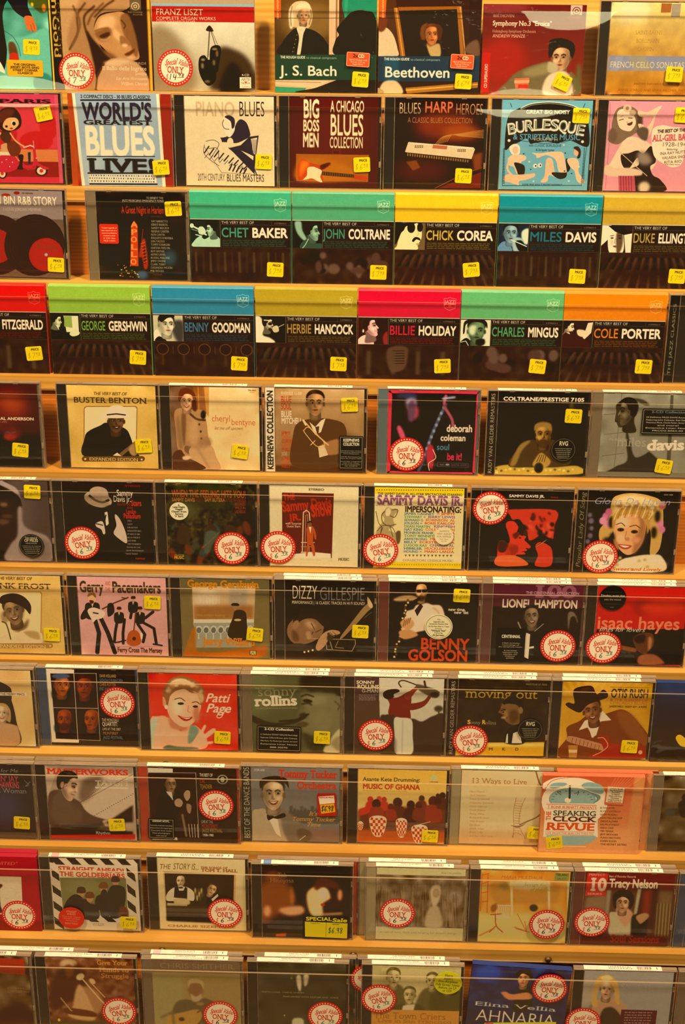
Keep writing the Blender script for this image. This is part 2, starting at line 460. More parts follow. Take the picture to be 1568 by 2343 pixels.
S('650 220 700 190 750 180 770 210 740 260 690 270', '7c4e2a', 9); L('655 205 700 190 748 184', 7, '6c4220', 1, 3); S('684 240 715 220 752 212 748 236 706 252', '3c2210', 3); L('690 262 730 262 756 240', 5, 'd0a070', 1, 3); S('780 190 806 200 850 262 846 290 800 262 776 230', 'cc9c68', 7); L('836 130 846 200 872 262 880 290', 8, '7a4c28', 1, 5); S('700 330 770 360 800 396 740 380', '7a4e2c', 8); S('860 380 900 370 920 380 880 398', 'c4946a', 5); L('835 130 860 165 850 185', 8, '4a2c14', 1, 2)
S('820 240 850 240 890 290 850 310 825 300', '8a5a34', 4); S('845 360 880 340 915 320 910 345 870 370', '5a2c14', 3); E(850, 300, 22, 12, 'd4a878', 5)
S('650 606 680 480 740 400 820 385 900 400 960 450 1000 520 1008 606', 'b48660', 4); S('700 420 800 395 880 410 780 440', 'caa27a', 8)
L('640 606 660 500 700 430', 10, '4a2c16', 1, 3)
V(0, .018, 'd2a636'); V(.018, .115, '1c1008'); V(.972, 1, 'c8942c'); V(.964, .972, '6a3a14')
T('imGold', 378, 798, -40, 46, 'b48a34', 'b', rot=90)
for k in range(6): E(418, 40 + k * 60, 16, 24, 'b48a34', 0, 20, .35); E(414, 44 + k * 60, 13, 20, '1c1008', 0, 20, .8)
R(895, -10, 970, 66, '5c4a34'); E(932, 38, 28, 28, 'b09468'); E(932, 38, 21, 21, '5c4a34'); E(932, 38, 13, 13, 'b09468'); E(932, 38, 6, 6, '5c4a34')
T('harmonia', 880, 978, 82, 16, 'a08458', 'n'); T('mundi', 914, 978, 97, 12, 'a08458', 'n')
T('MONTEVERDI', 780, 988, 428, 16, 'b89870', 'r'); T('Il Ballo delle Ingrate', 692, 990, 468, 26, 'd8be98', 'r'); T('Sestina', 912, 990, 500, 22, 'd0b48c', 'r')
T('Les Arts Florissants', 782, 990, 534, 20, 'd0b48c', 'r', sh=.2); T('William Christie', 812, 992, 570, 22, 'd0b48c', 'r', sh=.2)

new('boxing_gloves', (1042, -8, 1725, 6, 1040, 606), 'c9bfa6', (384, 352))
grad(0, 1, 'd8cfb8', 'a89878'); mottle(.02, 20)
S('1040 200 1150 190 1250 300 1320 460 1300 606 1040 606', '8a7456', 26)
S('1480 330 1600 340 1680 400 1725 500 1725 606 1460 606 1420 560', '3a2a1c', 14); S('1560 420 1640 500 1650 606 1480 606', '1e140c', 14)
B(0, .062, '9c8468'); B(.062, .085, '6c9aa8'); B(.085, .25, 'a81c14')
T('FRANZ LISZT', 1070, 1385, 102, 40, 'e0cca8', 'n'); T('COMPLETE ORGAN WORKS', 1070, 1468, 134, 22, 'dcc8a4', 'n'); T('STEFAN JOHANNES BLEICHER', 1070, 1332, 151, 14, 'd4b898', 'n')
L('1425 185 1405 400', 4, '3a2a1a'); L('1428 190 1412 380', 3, '5a4a34'); L('1425 185 1462 310', 4, '3a2a1a'); L('1430 190 1475 300', 3, '5a4a34'); S('1400 205 1425 175 1450 210 1430 215', '2a1c10')
S('1350 390 1385 370 1410 400 1440 400 1460 480 1455 540 1410 575 1370 540 1345 470', '16100a'); S('1430 320 1480 305 1498 340 1480 440 1470 480 1430 490 1420 400', '1c140c')
E(1375, 400, 14, 9, '8a7450', 4); E(1470, 360, 9, 22, '6a5438', 4); E(1370, 440, 9, 20, '8a7654', 5); E(1448, 420, 8, 20, '7a6444', 5); E(1400, 545, 20, 10, '6a563a', 5); E(1455, 330, 18, 7, '8a7450', 4)
R(1618, 492, 1698, 514, '2a1c18'); T('4-CD', 1632, 1684, 511, 15, 'd8c8a8', 'b'); R(1618, 518, 1695, 592, 'd8ccb0')
for i, w_ in enumerate(('ARTE', 'NOVA')): T(w_, 1628, 1688, 542 + 24 * i, 17, '8c7458', 'b')
P('1650 548 1668 548 1659 564', 'b03020'); T('CLASSICS', 1630, 1686, 588, 11, '8c7458', 'b')

new('wig_portrait', (328, -14, 1012, -6, 328, 630), '6a4a26', (384, 352))
grad(0, 1, '5a3c1c', '2a180c'); E(560, 150, 190, 130, '7c5a2c', 40)
S('360 370 380 290 430 225 470 195 540 195 610 220 670 280 690 372', '15100a')
S('430 60 470 20 540 18 575 60 582 130 560 190 520 190 440 180 424 110', 'c8a878'); S('424 100 440 60 455 120 450 190 430 190', 'e0c89c', 3); L('446 50 436 110 440 180', 7, '8a6c44', 1, 1); L('566 50 574 110 560 170', 7, '8a6c44', 1, 1)
face(520, 112, 54, skin='c08a5a', hair='c8a878', turn=.3, hat=None)
S('470 60 500 30 550 30 572 70 545 62 490 66', 'd8bc90')
S('478 190 535 190 520 240 500 372 478 372 492 260', 'd0c0a0')
for yy in (240, 270, 300, 325, 352): E(478 - (yy - 240) * .25, yy, 4, 4, '8a6c3c')
R(693, -14, 740, 376, 'd0a880'); R(738, -14, 748, 376, '8a5a34'); R(748, -14, 760, 376, 'c8a070'); R(760, -14, 800, 376, '4c2c16')
S('795 -14 1012 -14 1012 140 940 80 860 80 800 120', '1f7a5a'); P('795 -14 820 -14 812 120 795 160', '2a8a68')
S('800 130 850 85 930 80 1000 120 1012 376 740 376 735 280 760 240 745 200', '1c100a')
P('328 520 1012 520 1012 630 328 630', 'c8a078'); P('328 540 700 550 600 600 328 575', 'd8b48a'); L('328 555 640 562', 3, '7a5434'); P('328 590 540 600 520 630 328 630', '2a8a68'); S('480 630 600 600 720 555 820 520 1012 500 1012 630', '1e120a')
P('328 372 1012 372 1012 545 328 545', '173a2c'); 
P('328 -14 372 -14 372 124 328 124', 'c8501c'); T('ROUGH GUIDES', 345, 475, 0, 12, 'e8b888', 'b', rot=90)
T('THE ROUGH GUIDE', 366, 533, 397, 17, 'e4dcc0', 'k'); T('to classical composers', 541, 745, 400, 16, 'b8b898', 'n'); T('J. S. Bach', 366, 750, 512, 68, 'f0e8cc', 'b')
L('328 128 1012 128', 4, '0c0804', al=.6)

new('ink_portrait', (1022, -6, 1708, 2, 1020, 640), '341e10', (384, 352))
P('1030 -6 1130 -6 1210 380 1022 380', '4a2a18'); S('1022 200 1070 190 1120 240 1150 330 1150 384 1022 384', 'd0b48c'); S('1022 100 1060 90 1080 150 1060 210 1022 210', '6a3018', 4)
P('1120 60 1150 60 1205 384 1172 384', '9c5c20'); P('1132 60 1140 60 1192 384 1184 384', 'c88a3c'); P('1150 55 1560 50 1562 70 1158 80', '8a4e1c'); P('1540 52 1562 52 1600 384 1575 384', '9c5c24'); P('1560 52 1570 52 1612 384 1604 384', 'c0843c')
P('1162 80 1540 70 1575 384 1205 384', '22140c')
S('1290 384 1310 330 1360 310 1440 320 1470 384', '1a0e08'); face(1380, 240, 66, skin='c4703c', hair='5a2c14', turn=.1)
S('1300 230 1310 180 1350 160 1330 210 1335 270 1310 270', '6a3c20', 3); S('1410 170 1450 200 1440 270 1420 270', '4a2814', 3); S('1345 300 1370 320 1430 300 1440 384 1375 384', 'b8945c', 3)
P('1620 -6 1708 -6 1708 384 1640 384', '2c1a10'); S('1600 350 1640 290 1690 280 1700 384', '6a4a38', 5)
P('1022 384 1708 384 1708 556 1020 556', '0f3244'); P('1060 390 1160 390 1165 556 1065 556', '1c5068', 10, .7)
P('1020 556 1708 556 1708 640 1020 640', '2a1a10'); S('1060 560 1150 556 1190 640 1040 640', 'c8b084', 3); P('1210 600 1700 560 1700 600 1220 640', '9c6424'); P('1210 612 1700 572 1700 580 1215 622', 'd09840'); S('1022 600 1060 620 1060 640 1022 640', 'a88860')
P('1024 -6 1072 -2 1066 126 1022 120', 'c8541c'); T('ROUGH GUIDES', 1044, 1168, 2, 12, 'e8b888', 'b', rot=90)
T('THE ROUGH GUIDE', 1062, 1232, 411, 17, 'e4dcc0', 'k'); T('to classical composers', 1240, 1440, 414, 16, 'b8b898', 'n'); T('Beethoven', 1064, 1510, 526, 72, 'f0e8cc', 'b')
L('1022 128 1708 134', 4, '0c0804', al=.6)

new('red_symphony', (190, 36, 880, 44, 182, 660), '6a1a14', (384, 352))
grad(0, 1, '5c1a16', '8a2418'); E(330, 420, 160, 160, '9c2016', 40); E(300, 60, 200, 60, '7a2a2c', 30)
S('640 300 700 270 740 272 800 300 815 360 790 420 790 330 740 300 690 320 660 380 640 400', '1c0c08'); E(700, 290, 60, 22, '1c0c08')
face(725, 405, 88, skin='c89468', hair='1a0c08', turn=-.5); S('640 330 660 290 700 275 690 330 665 370 655 400', '160a06', 3); S('700 285 760 280 800 330 790 400 770 330 720 320', '160a06', 3)
S('330 660 370 560 430 500 520 460 590 440 650 430 690 470 760 520 800 500 840 560 850 660', '6a5c3c', 6); S('470 500 560 460 640 440 660 500 560 530 490 530', '8a7a50', 10)
S('620 660 620 560 680 500 760 500 800 560 800 660', 'd8bca0', 6); S('640 430 700 450 700 500 640 500', 'b0a078', 5); S('840 440 865 500 860 640 830 600', '5a5a34', 10)
P('412 545 515 540 508 610 420 612', 'c86a44'); P('412 560 515 556 514 575 413 580', 'e09870'); P('440 588 508 588 508 620 440 620', 'c02818')
P('192 364 246 366 238 640 185 640', 'b81c14'); T('SUPER AUDIO CD', 222, 450, 382, 26, 'e4b494', 'k', rot=90) if False else None
T('CD SUPERAUDIO', 226, 396, 612, 20, 'e8c0a0', 'k', rot=-90)
R(772, 36, 850, 112, 'b89a88'); E(812, 84, 28, 28, '6a3430'); E(812, 84, 22, 22, 'b89a88'); E(812, 84, 14, 14, '6a3430'); E(812, 84, 7, 7, 'b89a88'); T('harmonia mundi', 750, 852, 128, 13, 'b8a078', 'n')
T('BEETHOVEN', 254, 396, 124, 20, 'd0a088', 'r'); T('Symphony No.3 "Eroica"', 252, 650, 180, 32, 'f0d4b4', 'rb'); T('Helsingborg Symphony Orchestra', 252, 545, 228, 19, 'c89c84', 'r'); T('ANDREW MANZE', 254, 474, 262, 22, 'e0b89c', 'r')

new('cello_gold', (1046, 66, 1750, 84, 1030, 664), 'd0a040', (384, 352))
grad(0, 1, 'dcc070', 'b8741c'); E(1200, 130, 160, 70, 'ecdca0', 40); mottle(.03, 12, (1, .9, .3))
P('1430 80 1510 82 1505 140 1428 140', '9c5a2c'); R(1512, 84, 1580, 170, '9a8c74')
P('1042 410 1750 428 1750 522 1036 508', '8c8aa0'); P('1200 416 1330 418 1400 512 1240 512', 'a09478', 6, .7); P('1100 416 1160 416 1120 512 1060 512', '9a9cb4', 6, .7)
T('SAINT-SAENS', 1240, 1450, 276, 26, 'b08a3c', 'r'); T('BOELLMANN', 1250, 1430, 330, 26, 'a8803a', 'r'); T('CHOPIN', 1262, 1392, 384, 26, 'a8803a', 'r')
T('FRENCH CELLO SONATAS', 1056, 1640, 488, 40, 'dccb98', 'n')
T('ANDRE NAVARRA, VIOLONCELLE', 1250, 1690, 606, 15, '8a5018', 'n'); T('ANNIE D\'ARCO AND ERIKA KILCHER, PIANO', 1130, 1690, 644, 16, '8a5018', 'n')

# second ledge
new('scooter_girl', (-175, 630, 408, 636, -160, 1254), 'c8344e')
grad(0, 1, 'c03a58', 'c02a3c'); R(-60, 660, 385, 1000, 'cc2038', 3, 0, ) if False else None
P('0 700 388 700 388 1010 0 1010', 'd03440'); E(255, 960, 110, 70, 'c01c20', 3); E(340, 860, 60, 90, 'c01820', 3); E(60, 900, 70, 120, 'b81c24', 4)
P('0 1016 396 1020 398 1106 0 1102', 'd07440'); P('0 1102 400 1106 402 1215 0 1212', '8a1c1c'); P('385 640 412 640 430 1254 398 1254', 'c84a5c')
T('PARIS', 20, 362, 694, 26, '2a0c14', 'rk')
L('-30 1110 40 1050 120 1060 190 1160 240 1150 235 1000', 12, 'b82030')
E(18, 1190, 32, 38, '3a1c18'); E(18, 1190, 22, 28, 'd8c0a0'); E(18, 1190, 10, 12, 'c03030'); E(280, 1170, 42, 38, '3a1c18'); E(280, 1170, 30, 28, 'd8c0a0'); E(280, 1170, 13, 13, 'c03030')
S('-30 1090 40 1060 110 1070 130 1140 60 1180 -30 1170', 'c02436'); S('232 1000 245 1010 262 1110 330 1150 300 1160 250 1130 215 1150 150 1150 160 1130 225 1120', 'c02436')
for a, b_ in ((50, 1090), (90, 1110), (20, 1110), (70, 1140), (250, 1080)): E(a, b_, 4, 4, 'f0c0b0')
R(0, 1035, 80, 1060, 'd8c4a0'); L('170 1005 215 990 235 1000', 8, 'd8c0a0'); L('235 960 238 1010', 5, 'b0a090')
S('60 980 110 960 150 1010 130 1060 80 1060', '6a2c14'); S('130 1060 165 1060 155 1130 160 1160 120 1155 140 1110', '2c1010'); P('20 985 60 970 60 1035 20 1035', 'c89460'); P('195 1040 215 1036 210 1120 196 1122', '202838')
S('18 900 70 880 90 905 85 960 60 975 25 950', '4a2818'); L('85 905 120 960 175 1000', 10, 'dc9c64', 1); L('20 905 -10 950', 12, 'dc9c64')
S('0 800 10 760 60 728 120 730 160 790 155 860 100 890 40 890 5 850', '2c1408'); S('10 770 70 730 120 740 100 790 40 830 0 830', '5a2410', 6)
S('45 830 75 800 130 800 145 840 110 880 70 885 40 865', 'e0a468'); E(112, 836, 17, 19, 'e8d0b0'); E(113, 838, 12, 14, '1a0c08'); E(62, 858, 9, 8, '1a0c08'); S('82 872 95 866 105 870 95 878', 'a02418')

new('live_bill', (468, 624, 1160, 624, 480, 1262), 'a0300f', (384, 352))
mottle(.04, 14); V(0, .06, 'a84010'); V(.9, 1, '8c240c')
P('500 616 1082 618 1116 1262 545 1262', 'ddd2b4'); P('520 618 1062 620 1094 1260 566 1260', '8fa0ae')
P('520 1000 800 1000 560 1262 566 1262', 'b0bcc0', 20, .4)
T('2 COMPACT DISCS - 30 BLUES CLASSICS!', 558, 1022, 658, 22, '1c1420', 'rb'); L('560 672 1022 666', 10, '1c1420')
T("WORLD'S", 568, 1030, 800, 112, '241c30', 'k'); T('GREATEST', 570, 1030, 836, 30, '1c1420', 'rk'); T('BLUES', 576, 1048, 1042, 195, 'e4d8b8', 'k'); L('588 1056 1044 1050', 6, '1c1420')
T('LIVE!', 592, 1052, 1162, 92, '1a141c', 'rk'); L('590 1172 1050 1166', 10, '1a141c')
for i in range(3): P('592 %d 1052 %d 1054 %d 594 %d' % (1180 + i * 20, 1176 + i * 20, 1194 + i * 20, 1198 + i * 20), 'dcd2b8'); Z(596, 1046, 1182 + i * 20, 1, 1, 10, '5a5a60', jag=.05)
L('600 1248 1056 1244', 10, '1a141c')

new('ink_pianist', (-298, 648, 314, 650, -284, 1270), 'dfc59c')      # view 1 coordinates
T('PIANO', -222, 50, 784, 100, 'c0a27c', 'b'); T('BLUES', 76, 254, 784, 104, '2a1c22', 't'); T('20TH CENTURY', -208, -18, 1236, 50, '3c3038', 't'); T('BLUES MASTERS', -6, 256, 1240, 52, '2a2028', 'n')
S('-92 935 -20 930 30 900 62 830 90 805 130 830 155 900 150 925 120 945 60 970 -10 965 -60 960', '2c2430'); S('-30 810 0 790 40 800 50 860 40 900 10 930 -20 890', 'e4d0b0'); S('-20 790 10 778 45 800 48 850 30 870 20 820', '2c2430'); L('-28 810 -36 840 -20 870 10 875', 4, '3a303a', 1)
E(18, 965, 22, 32, 'dfc59c'); S('-100 930 -60 925 -40 960 -60 975 -110 960', 'dfc59c'); L('-150 960 -100 950 -60 975 -80 1020 -120 1080', 4, '4a404a', 1); L('-130 1010 -70 1010 -60 1100', 4, '4a404a', 1)
P('10 1005 90 985 150 925 214 916 186 1150 190 1190', '2c2430'); P('90 1020 180 1060 178 1090', 'dfc59c'); P('160 940 204 930 192 1050 176 1040', 'dfc59c')
for i in range(4): L('%d 945 %d 1040' % (168 + i * 10, 170 + i * 6), 3, '3a303a')
L('10 1005 186 1150 202 1190', 7, '2c2430'); L('-160 1000 -40 1180 160 1185', 3, '6a5a58')
for i in range(9):
    x_ = -160 + i * 34; L([(x_, 1040 + i * 14), (x_ + 30, 995 + i * 16)], 9, '2c2430'); L([(x_ + 2, 1075 + i * 11), (x_ + 26, 1045 + i * 12)], 4, '4a404a')
for i in range(5): L([(30 + i * 25, 1120 + i * 8), (12 + i * 25, 1160 + i * 6)], 10, '2c2430')
L('-160 985 -165 1040 -120 1090 -60 1130', 4, '5a4a50', 1)

new('guitar_sunburst', (412, 660, 1034, 664, 424, 1280), '4a160a')
E(720, 900, 260, 240, '5a1c0c', 60)
for t, yb, c_ in (('BIG', 798, 122), ('BOSS', 890, 76), ('MEN', 1000, 96)): T(t, 512, 626, yb, c_, 'e4d2a4', 'k')
for t, yb, c_ in (('A CHICAGO', 760, 78), ('BLUES', 918, 144), ('COLLECTION', 1006, 76)): T(t, 700, 934, yb, c_, 'e4d2a4', 'b')
P('466 1050 978 1054 978 1244 470 1240', 'a4560e'); S('470 1130 520 1080 700 1090 850 1140 900 1200 760 1240 480 1235', 'b4640f', 14)
P('640 1170 880 1192 882 1216 640 1198', '4a2818')
for i in range(14): L([(660 + i * 16, 1172 + i * 1.4), (660 + i * 16, 1198 + i * 1.2)], 2, 'a07848')
S('478 1140 500 1090 530 1088 570 1112 640 1125 700 1108 712 1122 680 1150 650 1170 655 1210 660 1240 620 1246 600 1232 520 1228 488 1235 480 1200', 'c43c10'); S('500 1110 540 1100 560 1120 520 1180 495 1210', 'e87018', 10); S('640 1130 700 1110 705 1124 650 1160', '4a1408', 4)
S('548 1150 580 1138 620 1150 650 1170 640 1210 655 1248 620 1240 580 1222 520 1232 545 1200', 'e0cc9c'); P('876 1190 960 1206 978 1222 960 1240 880 1222', 'b83c10'); P('720 1020 780 1016 780 1050 724 1052', '7a2410', 2, .6); P('728 1028 770 1026 770 1044 730 1046', '4a160a')

new('harp_cello', (-400, 668, 212, 674, -390, 1282), '240e06')      # view 2 coordinates
E(-60, 850, 200, 100, '7a2c0c', 40); E(60, 900, 130, 50, '9c4414', 24); E(-200, 1160, 180, 70, '4a1a0a', 40)
P('-80 1282 212 1170 212 1282', '6a200e'); L('-100 1282 100 1180 212 1140', 4, 'a85020'); P('140 1050 212 1030 212 1150 160 1160', '7a3a20', 8)
T('BLUES', -372, -222, 770, 76, 'd8b488', 't'); T('HARP', -198, -6, 764, 76, 'c4603c', 'b'); T('HEROES', 14, 200, 776, 76, 'c88a5c', 't'); T('A CLASSIC BLUES COLLECTION', -310, 132, 832, 38, 'b87848', 't')
for i in range(7): L('%d %d %d %d %d %d 212 %d' % (-120 + i * 14, 985 - i * 4, -60 + i * 10, 925 - i * 2, 60, 905 + i * 3, 880 + i * 9), 3.5, 'b87a38', 1)
P('-320 1030 -300 964 150 1000 160 1012 140 1080 -310 1035', 'd8bc94'); P('-300 964 -280 972 140 1010 150 1000', 'f0dcb4'); P('-130 982 -30 990 -34 1014 -134 1006', 'b86040')
for i in range(5): E(-250 + i * 12, 990, 4, 4, '4a3020'); E(-250 + i * 12, 1000, 4, 4, '4a3020'); E(44 + i * 12, 1016, 4, 4, '4a3020'); E(44 + i * 12, 1026, 4, 4, '4a3020')
P('-310 1040 130 1086 120 1104 -300 1056', '4a2c18')
for i in range(26): L([(-300 + i * 16.6, 1044 + i * 1.7), (-300 + i * 16.6, 1058 + i * 1.7)], 5, 'a88048')
P('-310 1100 -240 1088 -210 1140 -260 1162', '7a3c1c', 3)

new('blue_revue', (344, 680, 944, 690, 318, 1296), '6aa4b8')
L('344 1270 352 1020 470 960 620 980 760 970 820 950 910 1000 880 1270 344 1270', 3, '1c3038')
S('380 800 450 740 560 710 660 704 760 715 840 740 900 790 915 830 920 1000 800 960 740 970 710 980 640 966 560 976 530 980 500 945 400 1000 360 1010', '22201e')
L('470 740 540 712 660 702 780 718 860 750', 14, 'd8d8c0', 1); L('470 742 540 714 660 704 780 720 860 752', 6, '22201e', 1)
T('GREAT BIG NOISY', 500, 790, 775, 26, 'd4d4b8', 'k')
for i, ch in enumerate('BURLESQUE'):
    xx = 378 + i * 56; dy = 30 * (abs(i - 4) / 4) ** 2; T(ch, xx, xx + 62, 888 + dy, 76, 'e4e0c0', 'k', rot=(i - 4) * 2.2); T(ch, xx + 7, xx + 55, 880 + dy, 60, '6a7068', 't', rot=(i - 4) * 2.2)
T('& STRIPTEASE MUSIC', 414, 866, 950, 38, '5a98b0', 'b'); T('VOLUME 11', 550, 718, 960, 20, 'b0a888', 'b')
E(388, 958, 10, 10, 'd8d4b4'); E(880, 968, 10, 10, 'd8d4b4'); T('with CLASSIC BURLESQUE', 520, 738, 1000, 18, '22384a', 'n'); T('& Stripper tunes', 568, 692, 1030, 16, '22384a', 'b')
# left dancer
S('392 1000 430 980 460 1000 458 1050 420 1060 395 1030', 'e4d8b8'); E(432, 1024, 20, 26, 'd8b090'); S('404 1060 450 1055 500 1065 500 1090 470 1110 480 1150 470 1190 440 1185 420 1140 390 1130 380 1090', 'e0b890'); S('425 1110 490 1130 492 1190 455 1195 440 1160', '2a2420')
S('350 1220 380 1190 430 1195 520 1190 562 1186 560 1210 500 1232 460 1240 440 1262 400 1250 360 1240', 'dcb088'); L('388 1100 380 1160 440 1230 450 1262', 14, 'dcb088', 1)
# right dancer
S('545 1044 600 1046 680 1036 745 1040 762 1080 775 1150 780 1190 740 1200 720 1160 700 1090 640 1060 580 1080 570 1060', 'e0b890'); S('640 1090 680 1090 700 1180 720 1200 700 1210 660 1200 650 1240 620 1250 605 1240 630 1200', 'dcb088'); S('680 1180 770 1180 800 1160 800 1100 770 1090 780 1200 740 1226 700 1210', '282420')
S('780 1090 830 1080 860 1110 860 1180 900 1240 890 1262 850 1240 830 1170 800 1140', 'e0b890'); E(842, 1040, 20, 26, 'd8a884'); S('820 1010 850 1000 870 1030 866 1076 846 1080 855 1040', '3a2418')
for a, b_ in ((566, 1134), (598, 1130)): E(a, b_, 14, 15, 'e8e4cc'); E(a + 3, b_, 5, 6, '1a1a1a')
for a, b_ in ((488, 1050), (536, 1158), (766, 1046), (812, 1188), (764, 1170)): E(a, b_, 5, 5, '22384a')
for a, b_ in ((526, 1104), (556, 1240), (794, 1240), (755, 990), (860, 1140)): E(a, b_, 6, 5, 'd8d8c0')
for x_ in (352, 890):
    for i in range(24): R(x_ - (i * .6 if x_ > 500 else i * .2), 1010 + i * 10.5, x_ + 9, 1015 + i * 10.5, '22303a')
for i in range(52): R(346 + i * 10.4, 1268 + i * .05, 351 + i * 10.4, 1274, '22303a')
T('SOME FINE ADULT ENTERTAINMENT', 480, 750, 1268, 11, '22303a', 'b'); L('395 705 405 730', 4, '22303a'); L('890 710 880 736', 4, '22303a')

new('pink_glamour', (1094, 696, 1700, 702, 1060, 1308), 'd88a94')
L('1100 706 1096 1000 1078 1296', 3, 'a85a68')
S('1130 780 1160 740 1230 730 1290 770 1310 860 1290 900 1250 930 1200 960 1150 990 1090 960 1110 900 1115 840', '7a6048'); E(1120, 930, 30, 50, '6a5040', 6); E(1300, 830, 20, 60, '4a382c', 6)
S('1060 1160 1100 1130 1160 1020 1200 960 1250 935 1330 960 1400 1010 1420 1100 1390 1160 1330 1200 1250 1210 1150 1200 1090 1190', 'e0c0a0')
S('1290 860 1340 950 1380 900 1410 790 1445 730 1420 735 1350 770 1290 760 1300 800 1390 800 1350 870 1310 850', 'dcb896'); S('1280 900 1320 870 1360 890 1350 960 1310 950', '5a483c', 3)
S('1150 770 1190 750 1250 780 1275 840 1250 890 1220 900 1170 880 1150 830', 'e4c4a4'); L('1162 826 1190 818', 5, '4a3428'); L('1225 810 1250 812', 5, '4a3428'); L('1172 800 1190 795', 3, '6a4c38'); S('1215 850 1235 842 1252 835 1248 855 1228 862', '5a2c24'); E(1216, 838, 5, 5, 'b89478')
E(1215, 745, 28, 26, 'c8a888'); E(1215, 745, 12, 12, '8a6c54'); E(1250, 775, 22, 20, 'b89878')
S('1180 1060 1230 1050 1290 1030 1330 1050 1380 1000 1410 1050 1415 1110 1380 1140 1400 1200 1450 1230 1490 1308 1280 1308 1270 1200 1240 1160 1300 1130 1290 1080 1230 1160 1190 1130', '2c201c'); S('1300 1040 1360 1050 1390 1110 1340 1130 1290 1100', '8a7464', 12)
S('1080 1130 1140 1150 1250 1150 1320 1170 1320 1200 1240 1205 1130 1210 1070 1190', 'd8b494', 3); L('1170 1040 1260 1120 1360 1205', 5, 'c8a484'); P('1165 1205 1275 1205 1285 1308 1170 1308', 'b04858')
for i in range(5): L([(1180 + i * 18, 1208), (1186 + i * 18, 1308)], 4, '6a2830')
S('1310 1260 1350 1245 1380 1270 1370 1308 1310 1308', 'c8b090', 8)
S('1385 900 1440 860 1520 870 1600 900 1600 1100 1540 1145 1470 1120 1400 1060', 'e8d0b0')
T('THE BEST OF THE', 1420, 1610, 912, 22, '2c1c18', 'k', rot=-4, sh=.1); T('ALL-GIRL BANDS', 1390, 1690, 968, 42, 'c04c58', 'rk', rot=-3); T('1928-1944', 1452, 1640, 1002, 30, '6a5a50', 'n'); T('featuring', 1484, 1560, 1028, 16, '4a3028', 'n', sh=.3)
for i, t in enumerate(('INA RAY HUTTON', 'VALAIDA SNOW', 'RITA RIO')): T(t, 1444 + i * 14, 1444 + i * 14 + 15 * len(t), 1062 + i * 30, 20, '4a2c24', 'n', rot=-5)
T('and many more', 1480, 1580, 1130, 12, '4a2c24', 'n')

# third and fourth ledge
new('record_labels', (-200, 22, 392, 30, -160, 618), '8a7468')      # view 0 of 430
B(0, .32, '8c7874'); B(.32, 1, '6a5040'); E(20, 60, 30, 12, '8c2a20'); E(92, 44, 20, 11, '8a2018'); T('78 SERIES', 124, 200, 49, 9, '4a3028', 'k'); T('THE ROBIN', -190, -10, 118, 56, 'd8c4a0', 'b')
T('BIN R&B STORY', 5, 360, 122, 58, 'dccaa8', 'b'); T('1 LOUIS JORDAN MEMPHIS', 0, 256, 162, 20, 'a89488', 'k'); T('SLIM & MORE', 262, 360, 160, 20, '8c7468', 'n')
E(-40, 400, 205, 210, '321c14'); E(-40, 410, 110, 118, '9c2018')
E(214, 400, 205, 214, '2a1610')
for r_ in (190, 170, 150, 132): E(214, 400, r_, r_ * 1.03, '3a2218'); E(214, 400, r_ - 3, (r_ - 3) * 1.03, '2a1610')
E(292, 464, 116, 116, 'a41c18'); E(292, 464, 106, 106, 'a8201c'); E(292, 464, 11, 11, 'b0a090'); T('Robin', 226, 356, 420, 42, '84382c', 't', rot=2, sh=.3); L('230 380 210 410 225 414', 3, '84382c', 1); L('300 424 376 436', 3, '84382c')
T('THRILL ME', 240, 330, 520, 14, '7a3028', 'n')

new('night_marquee', (632, 24, 1240, 32, 668, 628), '1c120c')
mottle(.02, 16); E(1150, 480, 50, 60, '2c4854', 24); E(760, 460, 80, 80, '101820', 30); E(960, 600, 40, 30, '3a5878', 12); E(1180, 150, 60, 100, '281c10', 20)
T('TO BENEFIT THE', 980, 1095, 72, 14, 'c8b898', 'r'); T('JAZZ MUSICIANS EMERGENCY FUND', 816, 1100, 90, 14, 'd8c8a8', 'r'); T('A Great Night in Harlem', 812, 1104, 170, 50, 'c83414', 'b'); T('FEATURING', 1016, 1096, 198, 9, '8c4428', 'n')
P('880 250 898 222 922 250 934 540 876 536', 'd03c10')
for i, ch in enumerate('APOLLO'): T(ch, 878, 922, 266 + i * 52, 38, 'f08840', 'k')
L('960 280 952 420 962 500', 4, '9c2c14', 1); S('955 360 975 350 985 400 1000 520 990 560 970 550 960 480 935 470', 'a82c14', 3); S('965 400 975 400 985 500 975 520', '3a100a', 3)
for i in range(7): L([(948 + i * 4, 380 + i * 22), (975 + i * 3, 372 + i * 22)], 4, 'e06028')
LIST(['RAY BARRETTO', 'KENNY BARRON', 'RANDY BRECKER', 'REGINA CARTER', 'RON CARTER', "PAQUITO D'RIVERA", 'JON FADDIS', 'TOMMY FLANAGAN', 'NNENNA FREELON', 'ROY HAYNES', 'AHMAD JAMAL', 'RUSSELL MALONE', 'JIMMY OWENS', 'CLARK TERRY', 'CASSANDRA WILSON', 'PHIL WOODS'], 1018, 232, 23.1, 14, 9.4, 'c8b48c', 'r')
T('AND MORE', 1036, 1100, 602, 9, 'a84028', 'n')
for i in range(22): E(790 + rng.rand() * 150, 528 + rng.rand() * 96, 3 + rng.rand() * 4, 4, ('e8c070', 'c04020', 'd88838')[i % 3], 1)
R(618, 536, 650, 588, 'b42418'); 

